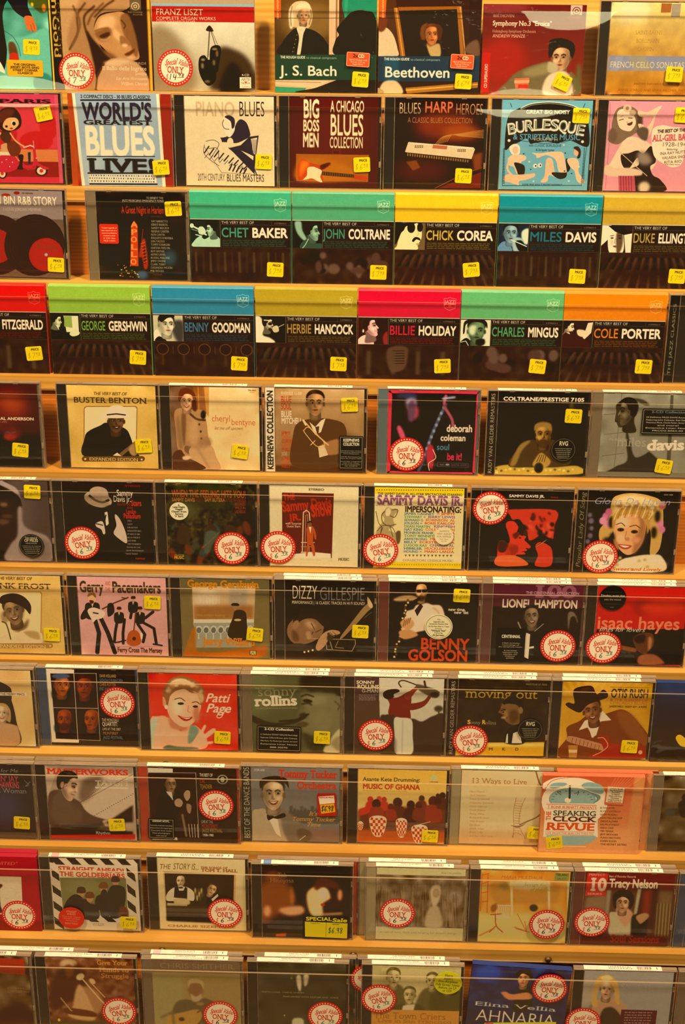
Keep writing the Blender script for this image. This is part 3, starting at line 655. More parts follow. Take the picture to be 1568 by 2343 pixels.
def shield(x, y, c):
    L('%f %f %f %f %f %f %f %f %f %f %f %f %f %f %f %f %f %f' % (x - 41, y - 36, x - 14, y - 38, x, y - 46, x + 14, y - 38, x + 41, y - 36, x + 36, y + 30, x, y + 46, x - 36, y + 30, x - 41, y - 36), 3, c, al=.75)
    T('JAZZ', x - 34, x + 34, y, 26, c, 'b', al=.9); L([(x - 34, y + 4), (x + 34, y + 4)], 2.5, c); T('CD', x - 9, x + 9, y + 20, 10, c, 'b'); Z(x - 30, x + 30, y + 24, 1, 5, 3, c, .6, .05, 12)
def vb(key, col, a, b, split, logo='e8d8b0', pic='keys', tint=None):
    """one cover of the colour-banded series; split = x where the second name starts"""
    new(key, (0, 0, 694, 0, 0, 634), '2e1c15')
    mottle(.015, 10)
    if pic == 'keys':
        for i in range(13):
            x0 = 60 + i * 50; c = 347; P('%d 418 %d 418 %f 500 %f 500' % (x0, x0 + 26, c + (x0 - c) * 1.15, c + (x0 - c) * 1.15 + 30), '170d08', 2); P('%d 418 %d 418 %f 634 %f 634' % (x0 + 28, x0 + 48, c + (x0 - c) * 1.5 + 40, c + (x0 - c) * 1.5 + 60), '573c30', 6, .8)
    elif pic == 'dials':
        for i in range(5):
            E(60 + i * 145, 440, 42, 42, '6a4828', 0, al=.7); E(60 + i * 145, 440, 36, 36, '2a1810'); L([(60 + i * 145 + 72, 420), (60 + i * 145 + 72, 470)], 4, '6a4828', al=.6); P('%d 480 %d 480 %d 560 %d 560' % (50 + i * 145, 70 + i * 145, 66 + i * 145, 54 + i * 145), '553820', 3, .5)
    elif pic == 'drums':
        for i in range(16): E(40 + rng.rand() * 610, 430 + rng.rand() * 120, 20 + rng.rand() * 36, 18 + rng.rand() * 30, ('4c332c', '20130d', '5c443a')[i % 3], 5)
    elif pic == 'bars':
        for i in range(14): P('%d 418 %d 418 %d 560 %d 560' % (30 + i * 50, 42 + i * 50, 46 + i * 50, 30 + i * 50), ('54402e', '3e2a20')[i % 2], 4, .8)
    elif pic == 'mic':
        S('210 410 330 400 345 470 320 560 240 580 205 520', '563a2c', 6)
        for i in range(6): L([(240, 430 + i * 18), (320, 428 + i * 18)], 5, '150c08')
        for i in range(4): R(60 + i * 170, 430, 90 + i * 170, 600, '54402e', 8, .8)
    P('0 -1 694 -1 694 190 0 190', col); P('0 0 694 0 694 8 0 8', logo, al=.55)
    R(0, 190, 694, 194, 'e8dcc0'); R(0, 194, 694, 384, '22140e')
    cc = tint or col
    L('208 200 208 384', 2, '8a7458'); L('208 228 694 228', 1.5, '6a5040'); L('560 200 560 228', 1.5, '6a5040'); L('208 326 694 326', 1.5, '5a4030'); L('0 385 694 385', 1.5, '5a4030')
    T('THE VERY BEST OF', 216, 440, 222, 20, 'd8ccb0', 'n'); T('II STEREO II', 580, 660, 220, 9, '8a7860', 'b')
    T(a, 214, split - 22, 314, 66, cc, 'b'); T(b, split, 668, 314, 66, 'eee2c8', 'k')
    Z(220, 664, 334, 4, 12, 6, cc, .4, .06, 34)
    shield(620, 90, logo)
    a_, b_ = cur.map([(1, 195)])[0], cur.map([(206, 384)])[0]; cur.clip = (int(a_[0]), int(a_[1] + 1), int(b_[0]), int(b_[1]))     # the small picture stays in its frame
TL = lambda: cur
vb('band_green_trumpet', '3c9c74', 'CHET', 'BAKER', 424, 'c8e0b8', 'bars', '3f8c70')
R(2, 200, 206, 384, '10241e')
S('20 384 30 340 70 310 100 330 160 300 206 330 206 384', 'a8c8a8'); profile(146, 262, 46, -1, skin='9cb898', hair='0c1410', tilt=8); S('105 215 140 195 185 200 192 240 180 250 150 225 115 235', '08100c'); L('16 240 60 262 110 300', 12, 'c8d8b4'); L('14 262 70 280', 8, '5c7c70'); E(14, 238, 14, 16, 'c8d8b4'); S('60 250 90 245 110 280 90 300 60 290', 'c0d0ac'); L('40 300 80 310', 8, 'b8ccb0')
vb('band_green_hand', '4a9a70', 'JOHN', 'COLTRANE', 384, 'c8dcb0', 'drums', '3f8468')
R(2, 196, 206, 384, '0c1812'); S('20 200 60 200 70 260 100 320 80 330 40 290 20 240', '88a890', 3); profile(140, 270, 62, 1, skin='7ea088', hair='060c08'); S('70 340 110 320 130 350 200 350 206 384 60 384', '30483c'); L('110 320 90 360 70 384', 5, 'b0c8a8')
vb('band_yellow', 'd8b024', 'CHICK', 'COREA', 424, 'f0dc80', 'keys', 'c8a840')
R(2, 200, 206, 384, '6a5434'); S('2 384 20 350 40 200 90 194 150 200 180 230 184 300 160 350 150 384', 'e4dc98'); S('0 200 60 198 150 196 110 212 76 224 62 250 44 270 20 330 0 340', '1c140c'); E(112, 232, 27, 36, '1c120c'); E(172, 228, 20, 32, '1c120c'); S('120 320 140 296 170 302 176 320 150 312 130 330', '1c120c'); S('150 340 170 338 165 350 148 350', 'b09c60'); L('150 240 164 276 150 286', 4, 'b0a068', 1)
vb('band_teal_trumpet', '147c84', 'MILES', 'DAVIS', 456, 'b8d8c8', 'bars', '1f6878')
R(2, 200, 206, 384, '122430'); S('160 250 206 230 206 330 170 320', 'd0e0d8', 4); S('0 384 20 330 60 320 100 384', '5c84a4'); face(84, 262, 66, skin='7c9cac', hair='0a1014', turn=.3); S('100 300 150 290 180 320 160 384 110 384', '98b0b8', 3); S('120 320 160 310 190 350 200 384 150 384', '0c1418', 2); L('90 306 150 330 196 350', 7, 'c8d8d8')
vb('band_ochre_hat', 'b89430', 'DUKE', 'ELLINGTON', 384, 'e0cc88', 'keys', 'a88c48')
R(2, 200, 206, 384, '2a1c14'); P('0 196 60 196 90 250 0 340', 'e8dcb8'); P('150 250 206 240 206 384 170 384', 'e8dcb8'); S('50 240 130 235 150 280 150 384 60 384', 'e0d4b0'); S('100 250 140 250 146 330 130 384 110 384', '5a4430', 4); P('40 200 150 195 160 236 205 236 206 250 150 262 90 240', '140c08'); L('60 270 82 266', 5, '3a2a1c', 0, 1); S('60 284 72 279 84 284 72 289', '2a1c14', 1); L('112 268 134 268', 5, '1a100a', 0, 1); S('112 284 124 279 136 284 124 289', '1a100a', 1); L('96 286 90 316 100 320', 4, '8a7454', 1, 2); S('80 340 98 335 116 341 98 350', '6a4a38', 1); L('70 300 74 330', 10, 'b8a480', 0, 5)

vb('band_red', 'c80c10', 'ELLA', 'FITZGERALD', 384, 'e09068', 'mic', 'a81814')
R(2, 200, 206, 384, '3a0c0a'); face(100, 280, 60, skin='c08070', turn=.3)
vb('band_lime', '86aa3c', 'GEORGE', 'GERSHWIN', 402, 'c8d888', 'keys', '6c9c3c')
R(2, 196, 206, 384, '1c2014'); P('96 214 196 214 196 330 110 330', 'd8dca8'); P('100 216 152 216 152 300 96 290', '8aa048'); S('0 384 10 300 40 270 70 300 110 340 180 384', '0c0e0a'); profile(48, 250, 44, 1, skin='c4c494', hair='0c0e08', tilt=10); S('130 340 170 310 200 330 190 350 150 360', 'd0d0a0'); P('40 282 56 280 60 320', 'e0e0b8')
vb('band_blue', '2c7a98', 'BENNY', 'GOODMAN', 404, 'b0d0cc', 'dials', '3a6c8c')
R(2, 200, 206, 384, 'c0b494'); S('120 260 206 240 206 384 160 384', '3a3834', 10); S('0 384 0 330 30 300 60 384', 'e0d4b4'); S('10 384 40 350 90 384', '14120e'); face(92, 268, 74, skin='d8cca8', hair='1c1812', turn=.7); S('40 220 60 196 130 194 150 210 100 220 60 250', '1c1812')
vb('band_khaki', 'a48c28', 'HERBIE', 'HANCOCK', 404, 'd8c878', 'keys', 'a88440')
R(2, 200, 206, 384, '1c130c'); S('0 200 40 210 60 280 50 330 100 350 130 384 0 384', 'e8dcb4', 3); profile(86, 252, 46, 1, skin='b8a888', hair='120c06', beard=True); L('60 224 110 226', 8, 'd8c8a0'); S('120 270 150 262 160 300 130 310 115 290', 'c8b890'); L('140 280 195 252', 4, 'd8c8a0'); E(100, 250, 14, 10, '120c08')
vb('band_crimson', 'c81834', 'BILLIE', 'HOLIDAY', 412, 'f0a080', 'mic', 'c42038')
R(2, 200, 206, 384, '2a080c'); S('0 384 10 340 60 320 110 384', 'f0c0b0'); profile(84, 262, 70, 1, skin='f4b0a8', hair='3a080c', tilt=-10); S('30 240 50 196 110 192 130 210 80 215 70 250 50 280', '2a060a'); S('170 330 200 290 206 384 180 384', '8a2828', 4); E(36, 290, 6, 12, 'f0d0b0')
vb('band_sea_green', '5ca468', 'CHARLES', 'MINGUS', 460, 'c4dcac', 'drums', '4c9460')
R(2, 200, 206, 384, 'd8d4b0'); S('0 384 10 350 50 330 90 384', '14180e'); L('6 360 40 350 60 384', 5, 'd8d4b0'); face(110, 280, 82, skin='587050', hair='0c0e08', turn=.2, beard=False); S('20 250 30 210 80 194 150 196 180 220 182 260 160 225 100 215 40 230 30 290 20 300', '0c0e08'); S('115 340 165 335 170 370 140 384 110 370', '0c0e08', 3); S('60 250 90 236 110 250 100 300 80 310 60 290', 'c4d0a4', 8)
vb('band_orange', 'd87818', 'COLE', 'PORTER', 402, 'f0b878', 'keys', 'd07020')
R(2, 196, 206, 384, '2c120a'); profile(46, 242, 46, 1, skin='e8c8a0', hair='1c0c06', tilt=10); P('170 210 204 204 196 280 150 330 140 320', 'e0c8a4'); S('100 260 150 262 180 290 160 310 110 300', 'e0c4a0', 2); S('0 300 60 270 110 300 160 330 190 384 0 384', '3a1a10'); P('26 280 46 276 54 292', 'e8dcc0')

# fifth ledge (views of 860)
new('ember_portrait', (-330, 50, 240, 58, -300, 622), '3a0e06')
E(60, 200, 120, 80, 'a03a0c', 50); E(-100, 300, 150, 120, '5a1408', 50); B(.6, 1, '180c08', 20); E(80, 400, 50, 40, '6a1c0c', 16); E(60, 420, 40, 24, '8a2410', 8); L('30 410 40 385 70 395 100 385', 6, '3a4a58', 1, 3)
T('VAL ANDERSON', -56, 220, 302, 20, 'e8d0ac', 'k') if False else T('AL ANDERSON', 2, 220, 302, 20, 'e8d0ac', 'k'); T('AND HIS', -50, 46, 320, 11, 'a88468', 'n')
new('white_hat_guitar', (448, 58, 1050, 70, 486, 634), 'c8a04c')
mottle(.015, 30)
T('THE VERY BEST OF', 632, 858, 128, 22, '4a3414', 'b', sh=.2); T('BUSTER BENTON', 498, 996, 178, 38, '4a3214', 'rb')
def rbox(x0, y0, x1, y1, r, c):
    S('%f %f %f %f %f %f %f %f' % (x0, y0 + r, x0 + r, y0, x1 - r, y0, x1, y0 + r), c) if False else None
    pts = []
    for cx, cy, a0 in ((x1 - r, y0 + r, -90), (x1 - r, y1 - r, 0), (x0 + r, y1 - r, 90), (x0 + r, y0 + r, 180)):
        for k in range(7):
            a = math.radians(a0 + k * 15); pts.append((cx + r * math.cos(a), cy + r * math.sin(a)))
    cur.pix_poly(cur.map(pts), c)
rbox(568, 204, 934, 580, 20, '8a5c28'); rbox(574, 210, 928, 580, 18, 'e0c888')
S('580 560 575 430 600 380 680 340 730 320 850 360 890 420 920 520 930 560', '15100c'); face(790, 310, 78, skin='5c3c24', hair='1c120c', turn=.2, hat='d8c4a0', beard=False, smile=True); L('768 348 812 346', 7, '2a1a10')
P('800 550 920 450 930 470 830 560', '6a4c2c'); S('880 500 930 460 940 540 900 550', '9c7848', 3); P('770 552 800 530 830 556', 'd8c090')
rbox(556, 556, 992, 594, 19, '5c3c1c'); T('EXPANDED EDITION', 608, 946, 586, 22, 'd8b878', 'r'); E(580, 576, 7, 7, 'd8b878'); E(970, 580, 7, 7, 'd8b878')
new('woman_blazer', (1150, 66, 1762, 76, 1165, 648), 'd2ae70')
P('1150 66 1330 66 1345 300 1500 648 1150 648', '6c4a30'); P('1310 66 1420 66 1430 260 1330 240', '8a5424'); P('1385 70 1424 70 1430 300 1400 250', 'b88038'); L('1345 66 1350 220', 10, 'a86c34'); P('1420 66 1762 66 1762 648 1500 648 1440 470 1418 300', 'd4b074'); mottle(.02, 20)
S('1180 250 1220 215 1290 225 1370 230 1400 300 1415 420 1430 480 1330 495 1260 480 1250 520 1300 560 1290 590 1240 570 1200 500 1190 380', 'a4784c'); S('1230 260 1260 260 1250 480 1230 400', '6c4a2c', 6); L('1270 235 1330 290 1390 300', 16, '4a3220', 1); E(1380, 262, 18, 30, '1a1410', 3)
S('1290 495 1430 480 1470 560 1500 648 1390 648 1300 590', 'b88c5c'); S('1170 540 1220 510 1260 560 1340 600 1390 648 1165 648', '4c2c1c'); face(1265, 168, 64, skin='d09868', hair='5a2410', turn=.1, smile=True, long=False); S('1210 130 1225 85 1280 78 1320 110 1330 160 1300 120 1250 120 1215 170', '5c2812'); S('1300 170 1330 160 1335 230 1310 230', '4c2010', 3)
T('cheryl', 1438, 1560, 305, 56, 'a84824', 't') if False else None
E(1352, 330, 7, 9, '3a2818', 1); E(1362, 380, 7, 9, '3a2818', 1); E(1366, 430, 7, 9, '3a2818', 1); S('1190 300 1215 280 1230 420 1236 500 1210 480', '84603c', 8); S('1262 480 1340 500 1430 482 1420 420 1300 440', '8c6440', 10, .7); S('1300 300 1340 320 1340 470 1290 470 1280 380', 'b88c5c', 12, .8); S('1235 560 1275 552 1295 566 1270 582 1240 580', 'd8a878', 3); L('1340 500 1420 640', 12, '94704a', 0, 8); T('cheryl', 1438, 1568, 308, 46, 'b04a28', 't'); T('bentyne', 1574, 1742, 334, 46, 'b04a28', 't'); T('let me off uptown', 1456, 1652, 366, 24, '6a4424', 't', sh=.35); T('TELARC', 1686, 1744, 96, 9, '5a3c1c', 'k'); L('1700 106 1730 106', 3, '8a6834')
new('sepia_trumpet', (328, 82, 930, 90, 330, 652), 'a88050')            # view 1
grad(0, 1, 'b08a58', '7c5630'); E(740, 500, 160, 110, '3a2614', 30); mottle(.015, 20); B(.93, 1, '4a2c18', 8)
T('RIVERSIDE 12-309', 368, 508, 124, 20, 'd0ac78', 'b')
for i, t in enumerate(('BLUE', 'SOUL')): T(t, 368, 438, 176 + i * 48, 42, 'a8341c', 'b')
T('BLUE', 368, 440, 276, 40, 'e8dcbc', 'b'); T('MITCHELL', 370, 510, 322, 40, 'e8dcbc', 'b'); T('SEXTET', 370, 444, 362, 30, '8a7458', 'n')
for i, t in enumerate(('JIMMY', 'SMITH', 'CURTIS', 'FULLER', 'PHILLY', 'JOE', 'JONES', 'WYNTON', 'KELLY')): T(t, 372, 372 + 12 * len(t), 398 + i * 29, 24, ('b03018', 'c04a20')[i % 2] if t != 'JOE' else 'a89068', 'b')
S('440 610 450 400 480 320 560 290 620 285 700 290 790 320 815 400 770 450 760 600 640 640', '50331c'); S('640 470 760 430 770 520 700 540 640 520', '96683c', 4); P('620 480 660 470 690 540 630 558', 'ccb083')
P('560 310 600 345 640 300 670 285 640 380 600 400', 'd4bc90'); P('600 345 628 340 620 420', '4a3020'); face(600, 185, 82, skin='a07448', hair='2c1a0e', turn=.1)
L('520 300 600 390 690 470', 9, 'd0a868'); L('520 370 560 350 660 450 650 490 600 470 540 400 520 370', 6, 'c89c5c', 1); L('570 470 600 440', 6, 'd0a868'); L('520 300 535 330', 14, 'd8b478')
new('pink_guitar', (1085, 82, 1702, 90, 1066, 668), 'c02c3c')
S('1110 130 1130 104 1680 108 1690 130 1668 640 1640 662 1110 655 1092 630', '1c1010')
E(1240, 170, 36, 50, '9a90b0', 12); E(1262, 235, 30, 50, 'a83848', 10); E(1210, 120, 80, 20, '2c3048', 12); S('1140 350 1160 330 1190 380 1200 440 1170 430', 'c04860', 5); S('1230 160 1260 150 1270 240 1250 300 1220 290 1215 200', '5c3a50', 8)
L('1480 180 1440 260 1380 400 1330 560 1290 650', 22, '40485c', 0, 3)
for i in range(10): E(1465 - i * 17, 200 + i * 42, 9, 12, '8890a4', 3)
L('1480 120 1470 190 1520 280 1530 340', 20, 'a04858', 1, 3); L('1460 140 1540 130', 14, '98a0b8', 0, 5); S('1370 460 1400 500 1400 560 1385 640 1350 600 1345 520', 'a82838', 6); L('1390 500 1410 560 1360 600 1365 650', 6, 'd0a888', 1)
T('deborah', 1484, 1664, 372, 50, 'dcc8ac', 'k'); T('coleman', 1442, 1618, 436, 44, 'dcc8ac', 'k'); T('soul', 1416, 1506, 502, 44, '44788c', 'b'); T('be it!', 1488, 1594, 574, 50, 'c02848', 'k'); L('1422 592 1640 600 1638 628 1420 622 1422 592', 2, '6a5c6c'); E(1492, 608, 14, 7, '7c7480'); T('CD', 1440, 1465, 612, 8, '7c7480', 'b'); T('DIGITAL AUDIO', 1520, 1630, 614, 9, '7c7480', 'n')
new('dark_saxophone', (306, 100, 938, 112, 292, 692), '160e08')        # view 2
T('COLTRANE/PRESTIGE 7105', 338, 908, 160, 26, 'ecdfc4', 'k')
E(600, 600, 220, 60, '3a2410', 20); E(820, 240, 14, 80, '5a5010', 12)
S('292 692 292 640 400 620 560 640 620 610 700 640 880 630 892 692', 'b8983c', 4)
S('390 630 440 520 480 460 560 440 620 470 700 440 780 500 830 560 820 620 700 640 560 640', '43301a'); S('400 620 450 500 500 455 540 450 480 520 440 620', '8a6a30', 6); face(630, 405, 86, skin='9a7230', hair='3a2410', turn=0, beard=True, dk='2c1a08'); S('565 380 570 330 630 315 680 330 685 380 640 350 590 355', '8a6830', 3)
S('560 620 590 560 620 535 660 560 690 600 660 640 600 640', 'a88038', 3)
for i in range(4): L([(590 + i * 18, 600), (612 + i * 14, 550)], 5, '4a3014')
E(606, 644, 34, 40, '4a3c20'); E(606, 644, 26, 32, '181008')
for i in range(18): E(306 + i * 32 if abs(306 + i * 32 - 606) > 40 else 300, 650 + rng.rand() * 26, 10, 8, ('e0c868', '6a5420', 'd0b450')[i % 3], 2)
new('grey_profile', (1030, 120, 1640, 130, 1000, 640), '7c7660')
mottle(.02, 20); L('1040 374 1180 360', 3, '4a4434'); L('1030 510 1180 492', 3, '4a4434'); L('1030 250 1130 244', 3, '4a4434'); L('1150 120 1110 640', 3, '585240')
S('1116 230 1114 190 1160 160 1220 165 1244 200 1240 270 1210 300 1190 320 1140 330 1120 300 1108 290', '3a3020'); S('1120 190 1160 156 1230 165 1246 220 1230 260 1210 220 1150 200', '1a140c'); E(1185, 190, 24, 18, '6a6450', 8); L('1114 290 1130 292', 4, '1a140c')
S('1190 330 1230 440 1330 470 1420 540 1500 640 1060 640 1120 580 1200 540 1190 430', '2e2820', 4); S('1230 440 1320 460 1350 480 1260 520', '787260', 4); P('1480 130 1500 130 1500 640 1470 640', '4a4434'); S('1230 150 1300 160 1340 190 1300 190', '3a3428', 4)
profile(1192, 236, 82, -1, skin='54462f', hair='1a140c', lt='8c8064'); T('the definitive', 1072, 1200, 412, 18, '9c947c', 'n'); T('miles', 1126, 1330, 448, 58, '948c74', 'rt'); T('davis', 1332, 1590, 474, 64, 'd4ccb0', 'rk', rot=-2)
B(.94, 1, '6a6450')

# sixth ledge (views of 860)
new('grey_stare', (-260, 706, 322, 708, -240, 1262), '4a3a30')
E(120, 900, 100, 200, '584840', 50); S('0 706 60 715 110 760 140 820 150 900 130 960 134 1060 110 1262 -240 1262 -240 706', '1e1410'); S('-100 850 20 830 110 860 120 1000 90 1140 -20 1180 -100 1100', '2a1a14', 8); E(30, 870, 26, 16, '70543c', 6); E(50, 950, 36, 14, '4a3024', 4); E(20, 990, 40, 20, '5a3c2c', 8); S('0 712 40 712 120 760 145 830 120 800 60 760 0 730', 'a08c7c', 3); S('120 900 150 890 150 990 190 1040 320 1100 322 1262 30 1262 60 1150 110 1080', '948070', 6); S('200 1100 320 1130 322 1262 200 1262', '7a6858', 10); E(20, 700, 24, 10, 'c8b8a0', 3)
new('boater_hat', (408, 712, 1042, 724, 440, 1266), '18100c')
E(620, 1000, 200, 200, '1f1a16', 40); B(0, .07, '241008')
E(668, 832, 102, 52, 'ac9470', 0, 14); S('608 800 612 765 650 745 700 750 735 775 742 830 700 840 650 835', 'a48c6c'); L('608 808 650 838 700 852 742 838', 18, '1a120e', 1); E(660, 850, 90, 30, '8c7454', 6, 12, .5)
S('680 1000 690 930 715 915 740 960 780 930 820 950 850 1020 876 1100 870 1136 820 1120 780 1080 740 1080 700 1070 690 1130 652 1000', '18120e'); P('715 922 735 915 745 1000 725 1020', 'd8c8ac'); L('724 940 712 1000 730 1020', 8, '1c1410'); S('785 935 820 960 860 1040 878 1110 868 1136 800 1090 780 1060 800 1010', 'c8b090'); S('652 996 700 985 720 1060 705 1072 690 1040 655 1020', 'ccb898'); L('655 1000 700 1010', 8, '2a1c14'); L('690 975 720 990', 7, '1c1410')
S('700 900 760 870 790 900 780 960 740 920', '0f0a08', 4)
T('STEREO', 862, 972, 746, 12, '7c1814', 'k'); T('Sammy', 802, 918, 808, 42, 'dccaa8', 'b'); T('Davis Jr.', 778, 906, 848, 42, 'dccaa8', 'b'); T('SALUTES THE', 806, 900, 874, 16, '8c2018', 'k'); T('Stars', 906, 980, 876, 38, 'b82820', 'k'); T('OF THE', 876, 920, 898, 15, 'a8241c', 'k'); T('London', 870, 942, 930, 30, 'b82820', 'k'); T('Palladium', 852, 976, 962, 34, 'b82820', 'k')
for i, t in enumerate(('SMILE', 'GLADYS', "BURLINGTON'S", "BURLINGTON'S BAG", 'MY KIND OF GIRL', 'BALLIN THE JACK', 'LAZY RIVER', 'OVER THE RAINBOW', 'THIS WAS MY LOVE', 'GIVE ME THE MOONLIGHT', 'TONIGHT TONIGHT')): T(t, 880 - 5 * max(0, i - 7), 880 - 5 * max(0, i - 7) + 6.2 * len(t), 985 + i * 23, 10, 'b8a890', 'b')
T('REPRISE', 940, 1010, 1250, 12, '9c2418', 'k')
new('mossy_band', (1112, 716, 1748, 728, 1130, 1272), '2a2410')
mottle(.05, 9, (1, .8, .3)); mottle(.03, 4); E(1400, 800, 260, 80, '2a3016', 30); E(1240, 900, 100, 60, '4a4c2c', 30); E(1700, 1000, 60, 160, '181408', 20)
for i in range(26): E(1150 + rng.rand() * 560, 1010 + rng.rand() * 220, 14 + rng.rand() * 22, 20 + rng.rand() * 44, ('5c2c14', '1a100a', '3c3c28', '6a2c14', '2c3c34')[i % 5], 8, rng.rand() * 90 - 45)
for x_ in (1240, 1440, 1580): face(x_, 980 + (x_ % 3) * 30, 26, skin='3a2418', hair='14100a'); S('%d 1010 %d 1010 %d 1120 %d 1120' % (x_ - 30, x_ + 30, x_ + 45, x_ - 45), '38281a', 3)
S('1400 1060 1450 1040 1500 1070 1450 1140 1420 1200 1390 1180', '46503c', 5); L('1380 1160 1460 1090 1500 1050', 8, '6a5438', 0, 2)
T('WHEN THE FEELING HITS YOU!', 1158, 1690, 806, 50, 'a4401c', 'b'); T('SAMMY DAVIS', 1158, 1324, 836, 24, 'c07030', 'k'); T('MEETS', 1330, 1384, 838, 22, '702018', 'k'); T('SAM BUTERA', 1394, 1540, 838, 24, 'c07030', 'k'); T('& THE WITNESSES', 1546, 1690, 840, 22, '802818', 'k')
for i, t in enumerate(('RECORDED', 'WILD IN', 'LAS VEGAS')): T(t, 1612, 1688, 866 + i * 26, 20, '84301c', 'k')
T('COLLECTORS', 1174, 1246, 1216, 10, 'b88c2c', 'k'); T('MUSIC', 1174, 1246, 1238, 20, 'c89c34', 'k')
new('arch_white', (288, 736, 900, 742, 292, 1296), 'd4c48c')             # view 1
P('374 784 730 788 722 1256 376 1250', '5a1e10'); T('STEREO', 556, 664, 768, 14, '4a3c20', 'k')
T('THE', 384, 464, 838, 44, 'b02c14', 'k', rot=-4); T('Sammy Davis', 378, 722, 916, 70, 'b02c14', 'k', rot=-7); T('JR.', 428, 508, 980, 48, 'b02c14', 'k', rot=-6); T('Show', 578, 722, 950, 84, 'b02c14', 'k', rot=-7)
T('with Surprise', 398, 508, 1004, 16, 'd8b888', 'b'); T('Guest Stars', 406, 502, 1024, 16, 'd8b888', 'b')
L('516 1200 522 920 542 904 562 920 590 1200', 8, 'd0b080'); L('534 1196 538 940 550 934 564 1196', 4, 'b08c60'); L('508 1130 600 1130', 6, 'd0b080'); L('508 1160 600 1160', 4, 'b08c60'); L('508 1200 604 1200', 8, 'd0b080')
P('430 1215 600 1198 714 1208 716 1240 400 1240', 'dccaa0'); P('376 1238 722 1240 722 1256 376 1250', 'd4c48c')
S('545 1030 565 1016 590 1020 608 1060 612 1106 600 1100 595 1060 590 1120 600 1160 606 1218 590 1220 575 1150 562 1160 552 1222 540 1220 548 1140 546 1080', 'b04a20'); P('560 1020 578 1020 572 1068', 'ecd8b0'); E(568, 1000, 15, 20, '7a4828'); S('552 996 556 980 580 980 584 998 570 988', '1a0e08')
T('COLLECTORS CHOICE', 770, 842, 1244, 9, '6a5a30', 'n'); T('MUSIC', 768, 844, 1256, 16, '5a4c28', 'rk'); L('290 740 900 744', 3, '8a7c50')
new('yellow_bill', (1002, 732, 1608, 740, 1000, 1300), 'dccb84')
B(0, .08, 'd8bc1c'); B(.925, 1, 'd8bc1c')
for i in range(36): E(1016 + i * 16.5, 750, 3.5, 3.5, '2a2010'); E(1016 + i * 16.5, 1278, 3, 3, '6a5818')
T('THE SAMMY DAVIS JR. ALL-STAR SPECTACULAR STARRING', 1020, 1594, 782, 15, '3a2c10', 'rb'); T('SAMMY DAVIS JR.', 1018, 1602, 850, 64, '84486c', 'rk'); Z(1010, 1600, 856, 1, 1, 4, '8c7c58', 1, 0, 14)
T('IMPERSONATING:', 1208, 1592, 902, 40, '2a1c14', 'k')
pal = ('2c5c74', 'c04c24', '3c7c44', 'b83c24', '2c6478', '6c4478')
for i, t in enumerate(('JAMES CAGNEY = JIMMY', 'STEWART = JERRY LEWIS', 'EDWARD G ROBINSON  AL', 'JOLSON = BORIS KARLOFF', 'DEAN MARTIN  KINGFISH', 'NAT KING COLE MARILYN', 'MONROE FRANK SINATRA', 'TONY BENNETT LOUIS', 'ARMSTRONG MEL TORME', 'BILLY ECKSTINE BELA', 'LUGOSI RAY CHARLES AL', 'HIBBLER HUCKLEBERRY', 'HOUND = MARIO LANZA')):
    k_ = len(t) // 2
    k_ = min((abs(i_ - k_), i_) for i_, c_ in enumerate(t) if c_ == ' ')[1]
    w_ = 338.0 / len(t); T(t[:k_], 1206, 1206 + w_ * k_, 922 + i * 22.4, 16, pal[(i * 2) % 6], 'rb'); T(t[k_ + 1:], 1206 + w_ * (k_ + 1), 1552, 922 + i * 22.4, 16, pal[(i * 2 + 3) % 6], 'rb')
for i in range(13): P('%d 1206 %d 1206 %d 1222' % (1212 + i * 26, 1230 + i * 26, 1221 + i * 26), '5a4c30')
T('COLLECTORS CHOICE MUSIC', 1200, 1550, 1252, 14, '8c7c54', 'rb'); 
S('1070 890 1090 870 1120 880 1150 880 1160 900 1140 920 1130 960 1140 1000 1100 1030 1150 1060 1160 1120 1060 1090 1010 1080 1030 1010 1070 960 1050 920', 'a8935c', 2); S('1080 890 1100 875 1112 900 1100 930 1078 926', 'dccb94'); L('1010 900 1030 980 1050 1010 1040 1080', 4, '4a3a1c', 1); L('1120 890 1160 890 1140 940 1110 930', 5, '4a3a1c', 1); L('1070 900 1050 930 1060 980 1100 1000 1150 990', 5, '4a3a1c', 1); L('1020 1040 1060 1000 1120 1010 1150 1060', 4, '4a3a1c', 1); L('1060 1010 1040 1070', 4, '4a3a1c'); L('1110 1010 1130 1080', 4, '4a3a1c'); S('1150 1050 1180 1040 1180 1110 1160 1130', '5a4a28', 2)
new('red_duotone', (118, 756, 826, 768, 88, 1296), '14100c', (384, 352))     # view 2
mottle(.015, 8); P('118 756 826 768 824 776 118 764', '5a4c30'); 
T('SAMMY DAVIS JR.', 374, 622, 810, 18, 'dccaa8', 'k'); T('SINGS', 664, 716, 816, 10, '8c2820', 'k'); T('PORTRAIT', 440, 560, 834, 10, '8a3020', 'n')
P('330 890 702 896 668 1270 290 1270', '141010')
S('360 900 420 890 700 898 690 1000 640 1010 600 960 560 1010 590 1060 520 1100 500 1040 450 960 400 960 380 930', 'c43420', 2); P('520 896 702 898 688 1090 600 1060', 'c43420', 3)
